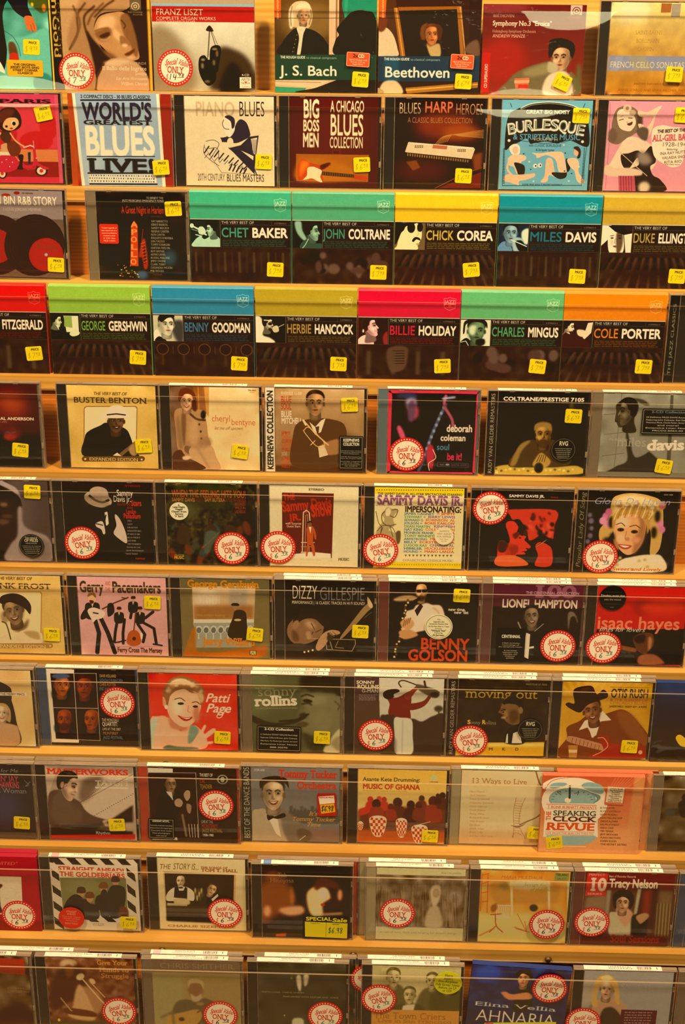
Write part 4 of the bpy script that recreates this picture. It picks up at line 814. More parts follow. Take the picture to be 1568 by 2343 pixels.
S('352 992 372 970 414 974 440 1010 432 1044 462 1062 496 1072 484 1094 500 1112 528 1140 516 1154 494 1152 504 1168 482 1176 492 1192 456 1196 430 1196 418 1218 430 1270 290 1270 292 1190 300 1112 336 1100 372 1120 380 1090 366 1040', 'cc3420'); S('300 1110 330 1100 360 1110 372 1140 340 1180 300 1170', '3a120e', 3); L('420 1060 450 1058 470 1068', 6, '2a0e0a', 1, 1); E(452, 1082, 9, 5, '1a0a08'); L('470 1176 500 1172', 5, '2a0e0a'); S('380 1120 420 1150 400 1200 350 1200', 'a82c1c', 8); S('400 1060 440 1040 450 1060 420 1090', '5c1c14', 4); S('380 1150 430 1130 440 1170 400 1200', '8c2418', 5); S('290 1210 400 1200 480 1230 500 1270 290 1270', 'd05828')
S('560 1140 590 1110 650 1130 680 1170 672 1270 560 1270 580 1200', 'c43420'); L('560 1150 640 1090', 8, '14100c'); L('565 1146 640 1094', 4, 'd89060')
for i in range(22): E(480 + rng.rand() * 200, 910 + rng.rand() * 170, 8 + rng.rand() * 20, 5 + rng.rand() * 16, ('4a1410', '1a0e0c', 'd84c30')[i % 3], 5, rng.rand() * 90)
new('flower_blonde', (918, 760, 1540, 772, 890, 1305), '1c1410')
for x_, y_, s_ in ((930, 920, 16), (940, 960, 20), (944, 1010, 16), (936, 1060, 18), (920, 1100, 16)): E(x_, y_, s_, s_, 'a08ca0', 6, al=.6)
S('1080 820 1130 785 1220 775 1330 790 1420 830 1440 930 1440 1050 1420 1160 1360 1190 1340 1000 1120 930 1100 1000 1080 1060 1010 1100 1000 1020 1060 940', 'c49848'); S('1100 830 1180 790 1300 800 1400 850 1380 910 1300 880 1180 890 1110 930', 'e0c078', 10)
for x_, y_ in ((1130, 850), (1190, 860), (1250, 850), (1310, 870), (1370, 880), (1150, 900), (1340, 930)): E(x_, y_, 26, 20, 'a8772e', 5, 30); E(x_ - 8, y_ - 8, 14, 10, 'ecd494', 4)
S('1098 960 1120 925 1200 905 1280 912 1322 970 1318 1050 1296 1120 1250 1176 1200 1192 1150 1160 1112 1100 1096 1030', 'd89c5c'); S('1270 920 1320 980 1310 1100 1240 1190 1250 1080 1280 1000', 'a0683a', 8); E(1160, 970, 50, 40, 'eabb80', 14); E(1150, 1080, 30, 30, 'e8b078', 10); E(1250, 1090, 20, 24, 'c4824c', 8)
L('1116 985 1150 975 1176 995', 6, '5a3418', 1); L('1210 1000 1250 990 1284 1010', 6, '5a3418', 1); E(1148, 1020, 24, 12, '3a2010', 2); E(1244, 1034, 24, 12, '3a2010', 2); E(1148, 1020, 8, 8, '100a08'); E(1242, 1034, 8, 8, '100a08'); L('1190 1030 1180 1080 1200 1084', 5, 'a8703c', 1); S('1130 1120 1180 1122 1230 1130 1200 1152 1160 1148', 'a83c2c'); S('1146 1126 1180 1128 1212 1134 1180 1142', 'f0e0c8')
for x_, y_, c_ in ((1040, 930, 'c87088'), (1020, 960, 'd88898'), (1060, 900, 'b85c70'), (1050, 980, 'd88898'), (1430, 860, 'c07060'), (1420, 980, 'd07888'), (1435, 1020, 'c87080')): E(x_, y_, 24, 26, c_, 4)
for x_, y_ in ((1080, 970), (1400, 930), (1380, 1040), (1090, 1080)): E(x_, y_, 20, 40, '1a1208', 8)
S('1100 1305 1150 1230 1260 1200 1350 1190 1440 1200 1460 1305', 'e0c890', 4)
for i in range(14): E(1110 + rng.rand() * 340, 1210 + rng.rand() * 80, 14, 10, ('c0a060', 'f0dca8')[i % 2], 4)
L('1040 1100 1060 1090 1100 1150 1120 1200', 40, '2a1c10', 1, 10)
S('1085 960 1110 900 1170 870 1260 868 1330 900 1350 980 1335 1050 1322 980 1290 930 1220 915 1150 925 1110 960 1096 1020', 'b88838', 3)
for i in range(11): L([(1100 + i * 24, 930 - abs(i - 5) * -4), (1112 + i * 25, 872 + abs(i - 5) * 8), (1132 + i * 23, 850 + abs(i - 5) * 6)], 6, ('f0d490', '9c6c24')[i % 2], 1, 2)
S('1190 1070 1212 1078 1206 1096 1184 1092', 'b8784a', 4); S('1100 1080 1130 1110 1140 1160 1110 1130', 'b0713c', 6); E(1264, 1090, 24, 20, 'd88c60', 10)
T('Gloria De Haven', 950, 1480, 846, 44, '8c90a4', 't', sh=.35); T('Sweet and Lovely', 1096, 1440, 1298, 22, 'b85c24', 'b', sh=.3); T('CDX 1005', 1436, 1500, 790, 8, 'b0986c', 'k')

# seventh ledge (views of 1300)
new('flat_cap', (-210, 66, 388, 78, -160, 590), 'c8a050')
mottle(.012, 30); T('THE VERY BEST OF', -40, 200, 98, 20, '4a3214', 'b', sh=.2); T('FRANK FROST', -150, 330, 154, 36, '4a3214', 'rb')
rbox(-120, 178, 270, 530, 18, '9c6c30'); rbox(-114, 184, 264, 530, 16, 'dcc080')
face(80, 310, 92, skin='8a6a44', hair='3a2814', turn=-.2, tilt=-14, smile=True); S('-10 330 20 300 60 300 40 380 0 380', '6a4c2c', 8, .6); S('60 420 140 400 180 360 170 420 110 450', '4a3018', 8, .8); S('-20 240 0 205 80 190 150 215 195 270 190 330 150 290 60 250 0 262', '2a1c10'); S('-40 530 20 470 60 500 140 440 260 450 264 530', 'd0b480'); L('60 500 30 400 0 380', 8, '3a2814', 1, 2); S('150 450 240 450 260 500 200 490', 'a88850', 5)
rbox(-130, 528, 352, 562, 16, '9c7434'); T('EXPANDED EDITION', -60, 304, 556, 22, 'd8b878', 'r'); E(332, 546, 6, 6, 'd8b878')
new('beat_group', (526, 68, 1116, 80, 566, 584), 'c48c80')
mottle(.01, 30); T('Gerry', 546, 704, 166, 70, '3a2a18', 'k'); T('AND', 716, 752, 124, 26, 'a8543c', 'b'); T('THE', 716, 752, 162, 26, 'a8543c', 'b'); T('Pacemakers', 764, 1090, 170, 70, '3a2a18', 'k')
def suit(x, y, s, legs, col='16100c', head='b87c50', h2='2a1810'):
    E(x, y - s * .2, s * .28, s * .36, head); S('%f %f %f %f %f %f %f %f' % (x - s * .3, y - s * .2, x - s * .25, y - s * .55, x + s * .25, y - s * .55, x + s * .3, y - s * .2), h2)
    S('%f %f %f %f %f %f %f %f %f %f %f %f' % (x - s * .7, y + s * .5, x - s * .3, y + s * .2, x + s * .3, y + s * .2, x + s * .7, y + s * .5, x + s * .6, y + s * 1.7, x - s * .55, y + s * 1.7), col)
    P('%f %f %f %f %f %f' % (x - s * .12, y + s * .2, x + s * .14, y + s * .2, x, y + s * .7), 'e8d8b8')
    for lg in legs: L(lg, s * .42, col, 0)
suit(632, 222, 70, ['650 350 680 440 670 570', '690 340 740 440 790 572'], head='d09868', h2='8a5c30')
E(628, 212, 26, 34, 'd89c6c'); S('600 200 605 178 640 172 655 190 650 205 630 188', '7a4c24'); S('612 222 640 226 636 244 618 242', '4a1c14')
S('560 350 556 320 590 270 620 250 600 330', '16100c'); S('600 290 640 270 700 290 720 310 700 340 660 350 640 368 625 345', 'd8b49c'); L('700 280 780 240 870 205', 10, '4a2c20'); L('860 212 830 205', 8, '3a241a'); L('640 305 670 310', 10, '2a1810'); S('735 250 770 245 780 300 750 330 735 320', '16100c')
suit(812, 292, 46, ['800 370 790 430 785 500', '850 350 842 440 845 510'], head='c08050'); suit(905, 222, 46, ['900 280 890 340'], head='c08858'); suit(952, 292, 48, ['975 370 1050 410 1070 515', '940 380 990 450 980 500', '990 340 1040 300'], head='b87848')
S('868 500 880 440 915 420 950 440 966 500 940 525 895 526', 'a4481c'); L('915 420 925 300', 8, '5a2c14'); E(918, 478, 12, 12, '3a1808'); R(960, 440, 972, 480, 'd8c8b0'); L('860 490 790 506', 10, '16100c'); L('1050 515 1108 524', 12, '16100c'); L('770 506 820 506', 3, '6a3c28'); L('800 532 1140 530', 2, '8c5848')
T('Ferry Cross The Mersey', 808, 1112, 568, 32, '4a2c1c', 'k')
new('balustrade', (1212, 88, 1836, 102, 1240, 594), '6c5c34')
P('1212 88 1836 102 1838 200 1214 180', '5a5030'); P('1296 140 1742 136 1740 400 1310 390', 'b89868'); E(1400, 220, 90, 70, 'c8b088', 20); P('1560 140 1690 150 1680 300 1560 300', '9c8a6c', 10); P('1312 260 1734 260 1734 350 1315 360', '8c5c2c', 14); L('1480 190 1640 190', 5, 'c8b898', 0, 3)
for i in range(6): L([(1380 + i * 22, 200), (1380 + i * 22, 250)], 4, 'c8b898', 0, 2)
P('1312 350 1740 352 1738 372 1312 374', 'c0b494'); P('1312 374 1738 376 1730 536 1325 536', '8a8870')
for i in range(8): E(1350 + i * 52, 418, 25, 26, 'b4ac90'); E(1350 + i * 52, 422, 17, 19, '5c5c50'); R(1345 + i * 52, 440, 1353 + i * 52, 480, 'b4ac90')
S('1560 460 1566 400 1590 340 1600 300 1640 290 1680 310 1690 380 1700 470 1640 500', '2c2214'); E(1602, 270, 16, 20, '8a6a44'); S('1578 262 1584 248 1620 248 1630 264', '1a140c'); E(1624, 356, 26, 8, 'b8945c')
S('1250 594 1262 530 1300 420 1330 410 1340 560 1400 594', 'a45c14', 4, .8); P('1250 560 1500 570 1838 520 1838 594 1250 594', 'a4540c', 8); E(1600, 600, 200, 30, 'b4640c', 14)
T('George Gershwin', 1262, 1766, 140, 44, 'b06c14', 'rk'); T('that certain feeling', 1334, 1530, 330, 18, 'a08030', 'n'); T('Jerry Willard', 1384, 1754, 518, 48, 'c06c10', 'rk'); P('1716 556 1766 558 1766 590 1716 588', '584818'); P('1722 560 1760 562 1760 586 1722 584', 'b8a468'); L('1726 582 1740 566 1752 584', 4, '584818')
new('sleepy_trumpet', (378, 90, 1004, 96, 384, 626), '1c120c')          # view 1
T('DIZZY', 428, 606, 212, 92, 'd8c49c', 't'); T('GILLESPIE', 622, 942, 220, 92, '6c6c64', 't'); T('PERFORMANCE | 16 CLASSIC TRACKS IN HI FI SOUND!', 428, 944, 246, 20, 'c8b48c', 'b')
S('430 360 470 330 560 320 640 350 656 400 640 460 590 500 540 520 470 530 420 500 395 450 400 400', '7c5838'); S('440 350 480 320 580 310 650 350 660 400 640 390 590 350 520 350 470 380 440 400', '241810'); E(560, 390, 40, 24, 'ac8458', 12, 30); L('566 380 590 420', 5, '2a180c'); L('560 470 580 440', 6, '3a2414'); L('600 440 640 420', 5, '3a2414'); E(455, 390, 22, 34, '8c6440', 3, 30); S('430 430 470 450 480 500 440 500', '5a3c24', 8); S('530 440 560 440 570 480 540 490', 'a07850', 6)
S('384 540 480 520 560 540 620 560 690 540 620 626 384 626', '2c2018', 3); S('600 540 640 460 700 425 760 430 770 450 710 470 660 540 620 570', 'a87c50'); E(690, 452, 10, 10, '3a3a3c'); L('700 440 730 470', 6, '7a5838'); L('720 436 750 460', 6, '7a5838')
L('540 485 880 490 884 520 860 570 680 560 670 500', 6, '9c7c4c'); L('700 500 720 560', 8, '8a6c40'); L('760 500 740 545 800 550', 6, '8a6c40'); S('776 470 860 360 930 270 970 230 958 192 985 225 1000 262 960 300 870 400 790 480', '8c6c40'); S('960 196 985 225 1000 262 985 270 965 250', 'c0a070'); L('940 340 990 300', 4, '6a5030'); E(700, 480, 22, 26, '3a2c1c', 4)
for x_, y_ in ((520, 580), (548, 574), (578, 566)): E(x_, y_, 7, 7, 'dcc8a0')
new('old_saxophone', (1088, 100, 1722, 108, 1086, 640), '1c130d')
S('1120 210 1180 190 1260 190 1300 215 1200 225 1130 225', 'c8a068', 6); S('1180 350 1200 300 1260 280 1290 250 1400 250 1460 260 1490 340 1480 400 1400 420 1290 440 1180 480 1170 400', 'd4b890', 4); S('1280 300 1340 240 1390 260 1340 330 1290 400', 'ecd4ac', 5); P('1270 290 1310 240 1330 260 1290 330', '2a1a10')
face(1315, 165, 56, skin='c48c50', hair='2a1810', bald=True, beard=True, turn=-.1); L('1276 150 1360 146', 5, '1a100a'); S('1280 152 1312 150 1310 168 1286 168', '1a100a'); S('1320 150 1354 148 1350 164 1324 166', '1a100a'); L('1400 270 1440 300 1460 380', 8, 'a8885c', 1, 5); L('1330 290 1400 300 1420 380', 6, 'b0906a', 1, 5); S('1340 300 1400 290 1410 360 1350 380', 'e4c8a0', 10, .8); 
L('1300 210 1250 240 1200 300 1160 460 1140 560 1130 620', 24, '1a0f08', 1)
for i in range(24): E(1225 - i * 4 + rng.rand() * 16 - 8, 200 + i * 18, 8, 7, ('c89c4c', '5c3c18', 'ecd090')[i % 3], 2)
S('1170 370 1230 340 1270 380 1240 420 1190 410', 'c08c58', 3); S('1160 440 1230 420 1300 460 1200 490', 'b8824c', 3)
for i in range(4): L([(1190 + i * 14, 400 - i * 8), (1200 + i * 14, 360 - i * 6)], 8, '8a5c34')
T('new time,', 1510, 1634, 290, 20, 'd8c8a4', 'k'); T("new 'tet", 1552, 1654, 310, 20, 'd8c8a4', 'k')
P('1320 480 1656 480 1656 568 1320 568', '1c130d', 0, 0); T('BENNY', 1318, 1668, 556, 76, 'b83c10', 'k'); T('GOLSON', 1230, 1664, 636, 76, 'b83c10', 'k')
new('purple_strip', (258, 118, 888, 126, 250, 646), '221812')            # view 2
P('258 110 888 126 888 272 258 262', '4c1c28'); T('100', 530, 840, 200, 80, '7a4450', 'rk'); T('THE CENTENNIAL COLLECTION', 486, 860, 180, 18, '9c7478', 'k'); T('LIONEL HAMPTON', 320, 854, 268, 54, 'dccbb0', 'k')
S('390 646 400 470 460 440 540 450 640 430 700 500 760 646', '1a120e', 4); face(533, 330, 70, skin='7c6448', hair='1a120c', turn=.1, tilt=-6, smile=True); P('500 440 530 450 525 620 480 600', 'd8cbb0'); P('490 545 560 530 562 545 510 552', 'cbbca0'); L('560 430 620 380', 6, '8a8070'); L('440 370 460 410', 10, '8a7c60'); S('790 310 830 300 860 350 860 372 840 330 810 340 800 420', '6a5c48', 3)
new('red_lovers', (968, 112, 1600, 128, 930, 662), 'b41c10')
P('960 412 1610 412 1610 670 930 670', '1c120e'); E(1280, 260, 60, 50, '84180f', 24); E(1420, 260, 160, 50, 'c42c1c', 24)
T('isaac hayes', 958, 1548, 404, 88, 'dc7450', 'b'); T('sings for lovers', 972, 1300, 424, 32, 'd8c8ac', 'n', sh=.35)
S('1220 480 1250 450 1310 436 1360 450 1370 520 1340 560 1310 590 1260 570 1230 520', '56301c'); S('1230 470 1300 450 1300 500 1250 510', '20100a', 6); S('1270 600 1370 590 1440 640 1430 662 1270 662', '8c5030', 5); L('1130 540 1230 560', 36, '7c4426', 1, 3); S('1330 470 1355 480 1350 540 1330 560', 'a86840', 6)

# eighth ledge (views of 1300)
new('choir_poster', (-360, 692, 220, 700, -330, 1212), 'd0a460')
mottle(.015, 30); S('-200 1212 -150 900 -60 780 0 770 70 800 96 840 92 960 125 1060 130 1212', '1c1410'); E(-6, 720, 24, 40, '6a4c30'); P('-20 772 20 772 0 800', 'e0d0a8'); S('40 900 80 880 106 950 120 1060 80 1080 50 1000', '141010')
R(0, 845, 192, 868, 'd8c498'); T('THE MERRY MACS', 20, 182, 864, 15, '4a3820', 'b'); face(26, 990, 58, skin='d8b080', hair='a88048', turn=0, smile=True, long=True); S('-60 1110 20 1060 110 1070 136 1100 130 1212 -60 1212', 'b88858', 4)
new('four_portraits', (330, 676, 920, 686, 370, 1206), '20170f')
P('330 676 518 680 518 706 360 706 398 1168 555 1172 555 1195 370 1192', 'd4c8ac'); P('358 706 668 706 700 1178 398 1168', '281810')
for cx, cy, s_, sk, tn in ((436, 790, 72, '9c4c1c', .4), (588, 800, 74, '7c3014', -.2), (455, 1030, 70, '84340f', -.2), (640, 1030, 70, '8c3c14', -.8)):
    E(cx, cy + 60, 70, 60, '1a0f0a', 6); face(cx, cy, s_, skin=sk, hair='30140a', turn=tn, bald=(cy > 900), beard=(cx == 455))
E(430, 726, 60, 18, '3c4c64', 4)
L('516 706 548 1172', 4, 'c0b090'); L('378 946 682 950', 4, 'c0b090'); L('666 706 700 1180', 3, 'c0b090'); L('358 706 668 706', 3, 'c0b090'); L('398 1168 700 1178', 3, 'c0b090')
for i, (t, c_) in enumerate((('DAVE HOLLAND', 'b88c4c'), ('GONZALO RUBALCABA', '54646c'), ('CHRIS POTTER', 'a8622c'), ('ERIC HARLAND', '54646c'))): T(t, 690, 690 + 9.2 * len(t), 732 + i * 30, 20, c_, 'b')
for i, (t, c_, w_, h_) in enumerate((('THE MONTEREY', 'c8a878', 118, 22), ('QUARTET:', 'd8c8a4', 106, 28), ('LIVE AT THE 2007', 'c8a878', 124, 18), ('MONTEREY', 'a06434', 104, 20), ('JAZZ FESTIVAL', '5c6c74', 134, 22))): T(t, 710 + i * 3, 710 + i * 3 + w_, 1042 + i * 31, h_, c_, 'b')
new('red_songbird', (1000, 712, 1602, 720, 1018, 1238), 'c4301f')       # view 0 (crosses)
mottle(.015, 30)
S('1015 1030 1060 1010 1140 1020 1200 1090 1240 1120 1310 1070 1360 1100 1400 1160 1370 1236 1020 1236', 'd4966c'); S('1014 1050 1060 1010 1120 1010 1150 1080 1220 1110 1290 1070 1345 1110 1330 1160 1260 1240 1110 1238', 'd89c70', 3)
S('1060 1010 1014 1060 1018 1236 1070 1230 1050 1120', 'a8b08c', 6); S('1290 1070 1345 1100 1310 1180 1270 1190', '6c8064', 5)
P('1130 1000 1230 1000 1250 1100 1150 1090', 'b8714c', 8)
S('1124 900 1140 830 1210 800 1300 815 1352 860 1362 930 1345 990 1310 1050 1262 1082 1210 1072 1160 1030 1130 970', 'dc9f74'); S('1140 960 1150 1030 1230 1086 1280 1080 1250 1110 1160 1080', 'b06e48', 8, .8); E(1200, 940, 40, 60, 'ecb88c', 16); E(1330, 990, 24, 60, 'b06c48', 10)
S('1104 920 1100 850 1118 790 1150 750 1200 728 1262 732 1330 764 1376 812 1388 862 1376 910 1356 926 1352 880 1330 850 1290 842 1250 818 1215 822 1180 836 1150 866 1138 910 1128 950 1112 940', '84542c')
for i in range(9): S('%d %d %d %d %d %d %d %d' % (1118 + i * 28, 858 - 84 * math.sin(.35 + i * .32), 1138 + i * 28, 832 - 84 * math.sin(.35 + i * .32), 1158 + i * 27, 850 - 80 * math.sin(.35 + i * .32), 1138 + i * 27, 872 - 80 * math.sin(.35 + i * .32)), ('d0a878', 'a87844')[i % 2], 5, .8)
S('1340 850 1372 850 1380 890 1360 915 1345 890', 'b88c5c', 4); S('1140 790 1190 748 1270 760 1330 800 1280 790 1200 780', 'd0a878', 6); S('1300 830 1350 850 1370 880 1350 870', 'c09464', 4); L('1160 770 1230 750 1300 780', 6, 'e0c090', 1, 3)
S('1100 870 1120 900 1118 940 1100 930', 'c88458'); E(1122, 942, 12, 15, 'e8dcc0')
L('1180 888 1220 880 1250 900', 6, '4a2818', 1); L('1300 910 1330 905 1350 920', 6, '4a2818', 1); E(1222, 918, 22, 9, '2a1810', 1); E(1322, 938, 18, 8, '2a1810', 1); L('1275 930 1270 970 1285 978', 5, 'b8704c', 1); S('1200 1000 1250 1014 1302 1010 1280 1034 1240 1036', '9c1c1c'); S('1214 1006 1250 1018 1290 1014 1260 1026', 'f0e4cc')
S('1040 1120 1060 1060 1075 1060 1070 1120 1110 1090 1115 1110 1080 1180 1090 1236 1030 1236', 'dca078', 2); S('1300 1200 1350 1120 1385 1065 1395 1080 1370 1140 1440 1090 1460 1110 1380 1180 1440 1180 1440 1196 1370 1210 1340 1236', 'dca078', 2); S('1110 1238 1130 1210 1200 1220 1320 1225 1330 1238', '4c5c44', 4)
T('Patti', 1388, 1550, 905, 60, 'f0d8b4', 'b', sh=.3); T('Page', 1392, 1562, 976, 60, 'f0d8b4', 'b', sh=.3); L('1480 980 1470 1010 1500 1010 1530 950', 6, 'f0d8b4', 1); T('REFERENDUM', 1358, 1464, 1000, 11, '8c6a30', 'n')
new('olive_closeup', (168, 740, 752, 748, 164, 1258), '4c4a2c')          # view 1
E(200, 860, 120, 160, '5c5c38', 40); S('510 830 500 760 600 742 752 748 752 900 700 880 560 860', '2a2418', 10); S('490 830 560 850 640 850 752 900 752 1258 640 1180 540 1160 490 1090 480 1010 510 960', '6a6440', 10); E(600, 900, 70, 40, '7c764c', 20); S('500 850 540 800 640 790 720 830 752 900 752 740 500 740', '241f14', 14, .8); S('504 905 530 896 566 908 556 922 520 920', '1c180e', 4); E(532, 912, 8, 7, '0c0a06', 1); L('494 880 530 866 575 880', 10, '241e12', 1, 4); S('470 1000 486 960 500 935 512 980 520 1020 490 1026', '5c5636', 6); S('462 1066 500 1050 540 1066 510 1090 470 1086', '4a3a26', 5); S('560 1010 640 960 700 1040 640 1130 580 1090', '746c46', 16, .8); L('500 930 540 925 560 935', 12, '302818', 1, 4); S('480 1000 520 990 530 1020 490 1030', '302818', 6); S('700 900 752 880 752 990 715 985', '6c6444', 5); L('715 910 745 940 735 970', 6, '38301c', 1, 3)
S('164 1010 260 1050 360 1060 520 1020 480 1050 400 1075 250 1085 164 1050', '2c2618', 4); L('350 1050 460 1040 540 1000', 14, '242014', 0, 4); S('500 1130 620 1180 660 1258 560 1258', '34301e', 12); S('640 1258 680 1180 752 1100 752 1258', 'b4a674', 5); S('690 1200 752 1150 752 1258', '8c7c50', 8)
T('the definitive', 188, 316, 832, 14, '8c8860', 'n'); T('sonny', 204, 462, 880, 64, '8a8458', 'rt', rot=-3); T('sonny', 209, 466, 884, 60, '5a5836', 'rt', rot=-3) if False else None; T('rollins', 188, 468, 946, 66, 'd8d0a8', 'rk', rot=-3); T('ON PRESTIGE, RIVERSIDE & CONTEMPORARY', 190, 470, 968, 10, '8c8860', 'n', rot=-2)
new('raised_saxophone', (868, 746, 1476, 756, 846, 1278), 'b8ac8c')
P('868 740 1032 744 1028 910 850 906', '48302c'); T('SONNY', 876, 1000, 788, 22, 'd0c08c', 'k'); T('ROLLINS', 880, 1028, 820, 26, 'd0bc84', 'k'); T('G-MAN', 910, 1024, 848, 24, '9c9078', 'k'); Z(890, 1024, 862, 5, 9, 5, '84746c', .8, .2, 16)
S('1090 996 1100 930 1090 890 1160 880 1240 840 1250 900 1240 960 1236 1040 1130 1030', '6a1f14'); P('846 1278 850 905 1030 905 1030 1030 1080 1000 1130 1010 1130 1278', '4a3426'); S('1060 880 1058 850 1090 830 1150 824 1170 840 1130 860 1130 880 1090 896', '1e140f')
S('1200 870 1250 830 1290 800 1310 812 1280 840 1230 900', '7a2c1c'); S('1190 930 1280 920 1340 900 1380 850 1390 870 1340 940 1260 970 1200 960', '6c241a'); L('1180 810 1165 780 1200 765 1300 800 1400 830 1440 845', 9, '3a2c20', 1); S('1290 790 1400 820 1440 845 1430 880 1390 880 1300 830', '50402c', 3); L('1340 770 1350 820', 14, '3a2c20'); E(1410, 862, 30, 20, '2c2018', 3)
S('1030 1030 1080 1005 1130 1010 1180 1040 1260 1030 1320 1050 1400 1010 1476 1010 1476 1278 1028 1278', '3a2a20', 4); E(1436, 960, 30, 22, '3a3020', 6); L('1436 980 1440 1010', 8, '3a3020', 0, 2)
S('1130 1030 1180 1024 1250 1040 1256 1150 1250 1278 1136 1278 1130 1150', 'c0b8a0', 2); L('1190 1040 1180 1278', 6, '9c9078', 0, 4); P('850 1278 1140 1278 1140 1180 1030 1100 850 1100', '44301f', 10, .6)
new('dark_profile', (20, 740, 622, 748, -10, 1270), '2a2016')            # view 2
mottle(.01, 12); P('-10 1180 622 1170 616 1270 -10 1270', 'c89420') ; P('100 1184 616 1178 616 1200 100 1206', 'dcb44c', 5)
T('moving out', 60, 548, 862, 64, 'b08c28', 'r'); T('PRESTIGE LP 7058', 470, 612, 774, 11, '6c5c30', 'k'); T('Sonny Rollins', 72, 270, 1046, 24, '8c7c58', 'r'); T('S', 72, 94, 1046, 28, 'd0982c', 'k'); T('R', 172, 196, 1046, 28, 'd0982c', 'k')
S('300 930 330 870 400 860 440 890 450 930 430 980 425 1040 380 1050 340 1030 320 1000 330 980 285 966 300 940', '6a4c2c', 2); S('310 900 340 868 400 860 440 890 450 930 430 930 410 910 350 900', '14100a'); S('330 872 380 856 440 876 456 930 440 948 424 925 404 908 350 902 318 908', '120c07', 2); S('312 960 340 950 350 985 330 1000', '84602f', 6); S('360 960 410 950 420 1010 370 1040', '4a3018', 8); L('302 952 330 946', 6, '120c07', 0, 1); E(318, 962, 7, 4, '0c0805'); L('318 1004 344 1000', 5, '2a180c', 0, 1); E(436, 948, 16, 24, '7c5a34', 2); L('308 940 330 942', 5, '14100a'); E(320, 1000, 18, 8, '9c7c50', 3); S('330 1180 340 1100 380 1060 430 1050 460 1080 460 1180', '1a140e', 4); P('340 1120 350 1110 350 1180 332 1180', 'c0b490'); P('385 1110 430 1090 445 1180 375 1180', 'd0c49c'); S('380 1080 410 1070 410 1090 385 1095', '14100a')
T('Marty', 215, 290, 1232, 20, 'b8902c', 'r'); T('M', 216, 246, 1232, 20, '5c3c0c', 'k'); T('Kenny', 308, 385, 1232, 20, 'b8902c', 'r'); T('K', 308, 330, 1232, 20, '5c3c0c', 'k'); T('Dorham', 398, 496, 1232, 20, 'b8902c', 'r'); T('D', 398, 422, 1232, 20, '5c3c0c', 'k')
new('cowboy_guitar', (734, 780, 1334, 788, 698, 1284), 'b88420')
mottle(.02, 30)
for i in range(14): P('900 1000 %d 780 %d 780' % (640 + i * 60, 664 + i * 60), 'd0a040', 8, .5)
S('760 1080 840 1040 900 1000 1010 990 1140 960 1240 1040 1320 1150 1310 1284 720 1284 760 1150', '6a3418'); S('1100 970 1180 980 1250 1050 1310 1150 1300 1200 1200 1150 1120 1060', '7c4420', 8); P('880 1035 940 1010 1000 970 1060 1030 980 1040 940 1150 900 1080 840 1100', 'dcc49c'); P('900 1060 990 1030 960 1130 930 1150', 'd8c49c')
face(930, 970, 82, skin='84502c', hair='2a1810', turn=-.2, tilt=-10, smile=True, hat=None); S('750 930 790 960 850 980 900 930 980 900 1030 880 1030 850 1000 830 960 860 930 810 880 806 820 820 800 850 810 920 770 915', '2a1810'); E(880, 830, 40, 14, '3c2618', 6, -20)
S('760 1150 800 1140 1000 1190 1050 1210 1040 1240 980 1230 780 1180', 'a8744c'); 
for i in range(8): L([(800 + i * 26, 1150 + i * 7), (794 + i * 26, 1180 + i * 7)], 4, '6a3c20')
S('970 1150 1000 1130 1040 1140 1060 1180 1120 1190 1240 1180 1290 1230 1290 1284 930 1284 960 1250 1010 1230 990 1180', '8c2414'); L('940 1270 1000 1240 1040 1200 1010 1150 970 1150', 5, 'd89c70', 1); S('1190 1160 1250 1170 1240 1220 1150 1230 1130 1200', '7c4424', 4); P('770 1200 835 1200 828 1284 775 1284', 'a0702c'); P('772 1230 832 1230 830 1250 774 1250', 'd0a870'); E(1262, 1244, 14, 14, 'c09468')
T('OTIS RUSH', 1052, 1304, 880, 58, '2c2010', 'b'); L('1050 812 1306 816', 3, '5a3c18'); T('& THE SHADES OF', 1048, 1302, 902, 15, 'a0582c', 'k'); T('CHICAGO BLUES', 1046, 1300, 924, 20, 'a0582c', 'n'); T('JUNIOR WELLS - BUDDY GUY - & MORE!', 1046, 1296, 944, 12, '4a3010', 'k')
new('navy_wrap', (1400, 780, 2000, 790, 1350, 1300), '141a26')
P('1400 780 2000 790 2000 900 1400 900', '1c2c4a', 30); B(.55, 1, '241c14', 40); S('1505 1140 1530 1118 1568 1150 1600 1190 1568 1200 1530 1190', 'd8a020'); T('12', 1560, 1680, 1290, 30, 'd8c8a0', 'b')

# ninth ledge (views of 1720)
new('script_title', (-370, 92, 210, 100, -330, 588), '2e2622')
E(40, 380, 120, 120, '383440', 50); B(.92, 1, '54402c'); T('Just for Me', -60, 130, 148, 26, '7c7064', 't', sh=.2); T("SCREAMIN' JAY", -150, 132, 206, 36, 'b8404c', 'b'); T('HAWKINS', 2, 138, 252, 42, 'b8404c', 'b'); T('It\'s Woman', -40, 186, 286, 34, '8c8474', 't'); L('170 200 200 230 180 240 210 210', 3, '8c8474', 1)  # brown bottom band is wrap glare painted into the print
new('piano_tweed', (310, 96, 905, 104, 338, 602), 'a08468')
S('520 140 905 110 905 430 620 460 520 330', 'bca080', 14); S('560 200 700 160 620 300 540 340', '6c5440', 16); P('310 90 400 90 330 300 316 300', 'b09878'); P('310 88 905 96 905 150 520 140 316 110', '6a5848', 8, .6)
T('MASTERWORKS', 324, 872, 150, 36, 'b82c1c', 'rk'); T('ON PIANO', 740, 870, 168, 12, 'd0c0a0', 'k'); T('THE BEST OF', 734, 870, 190, 14, 'd0c0a0', 'k'); T('TATUM', 650, 872, 228, 34, 'd4c4a4', 'rk'); R(648, 236, 872, 248, 'c8b898')
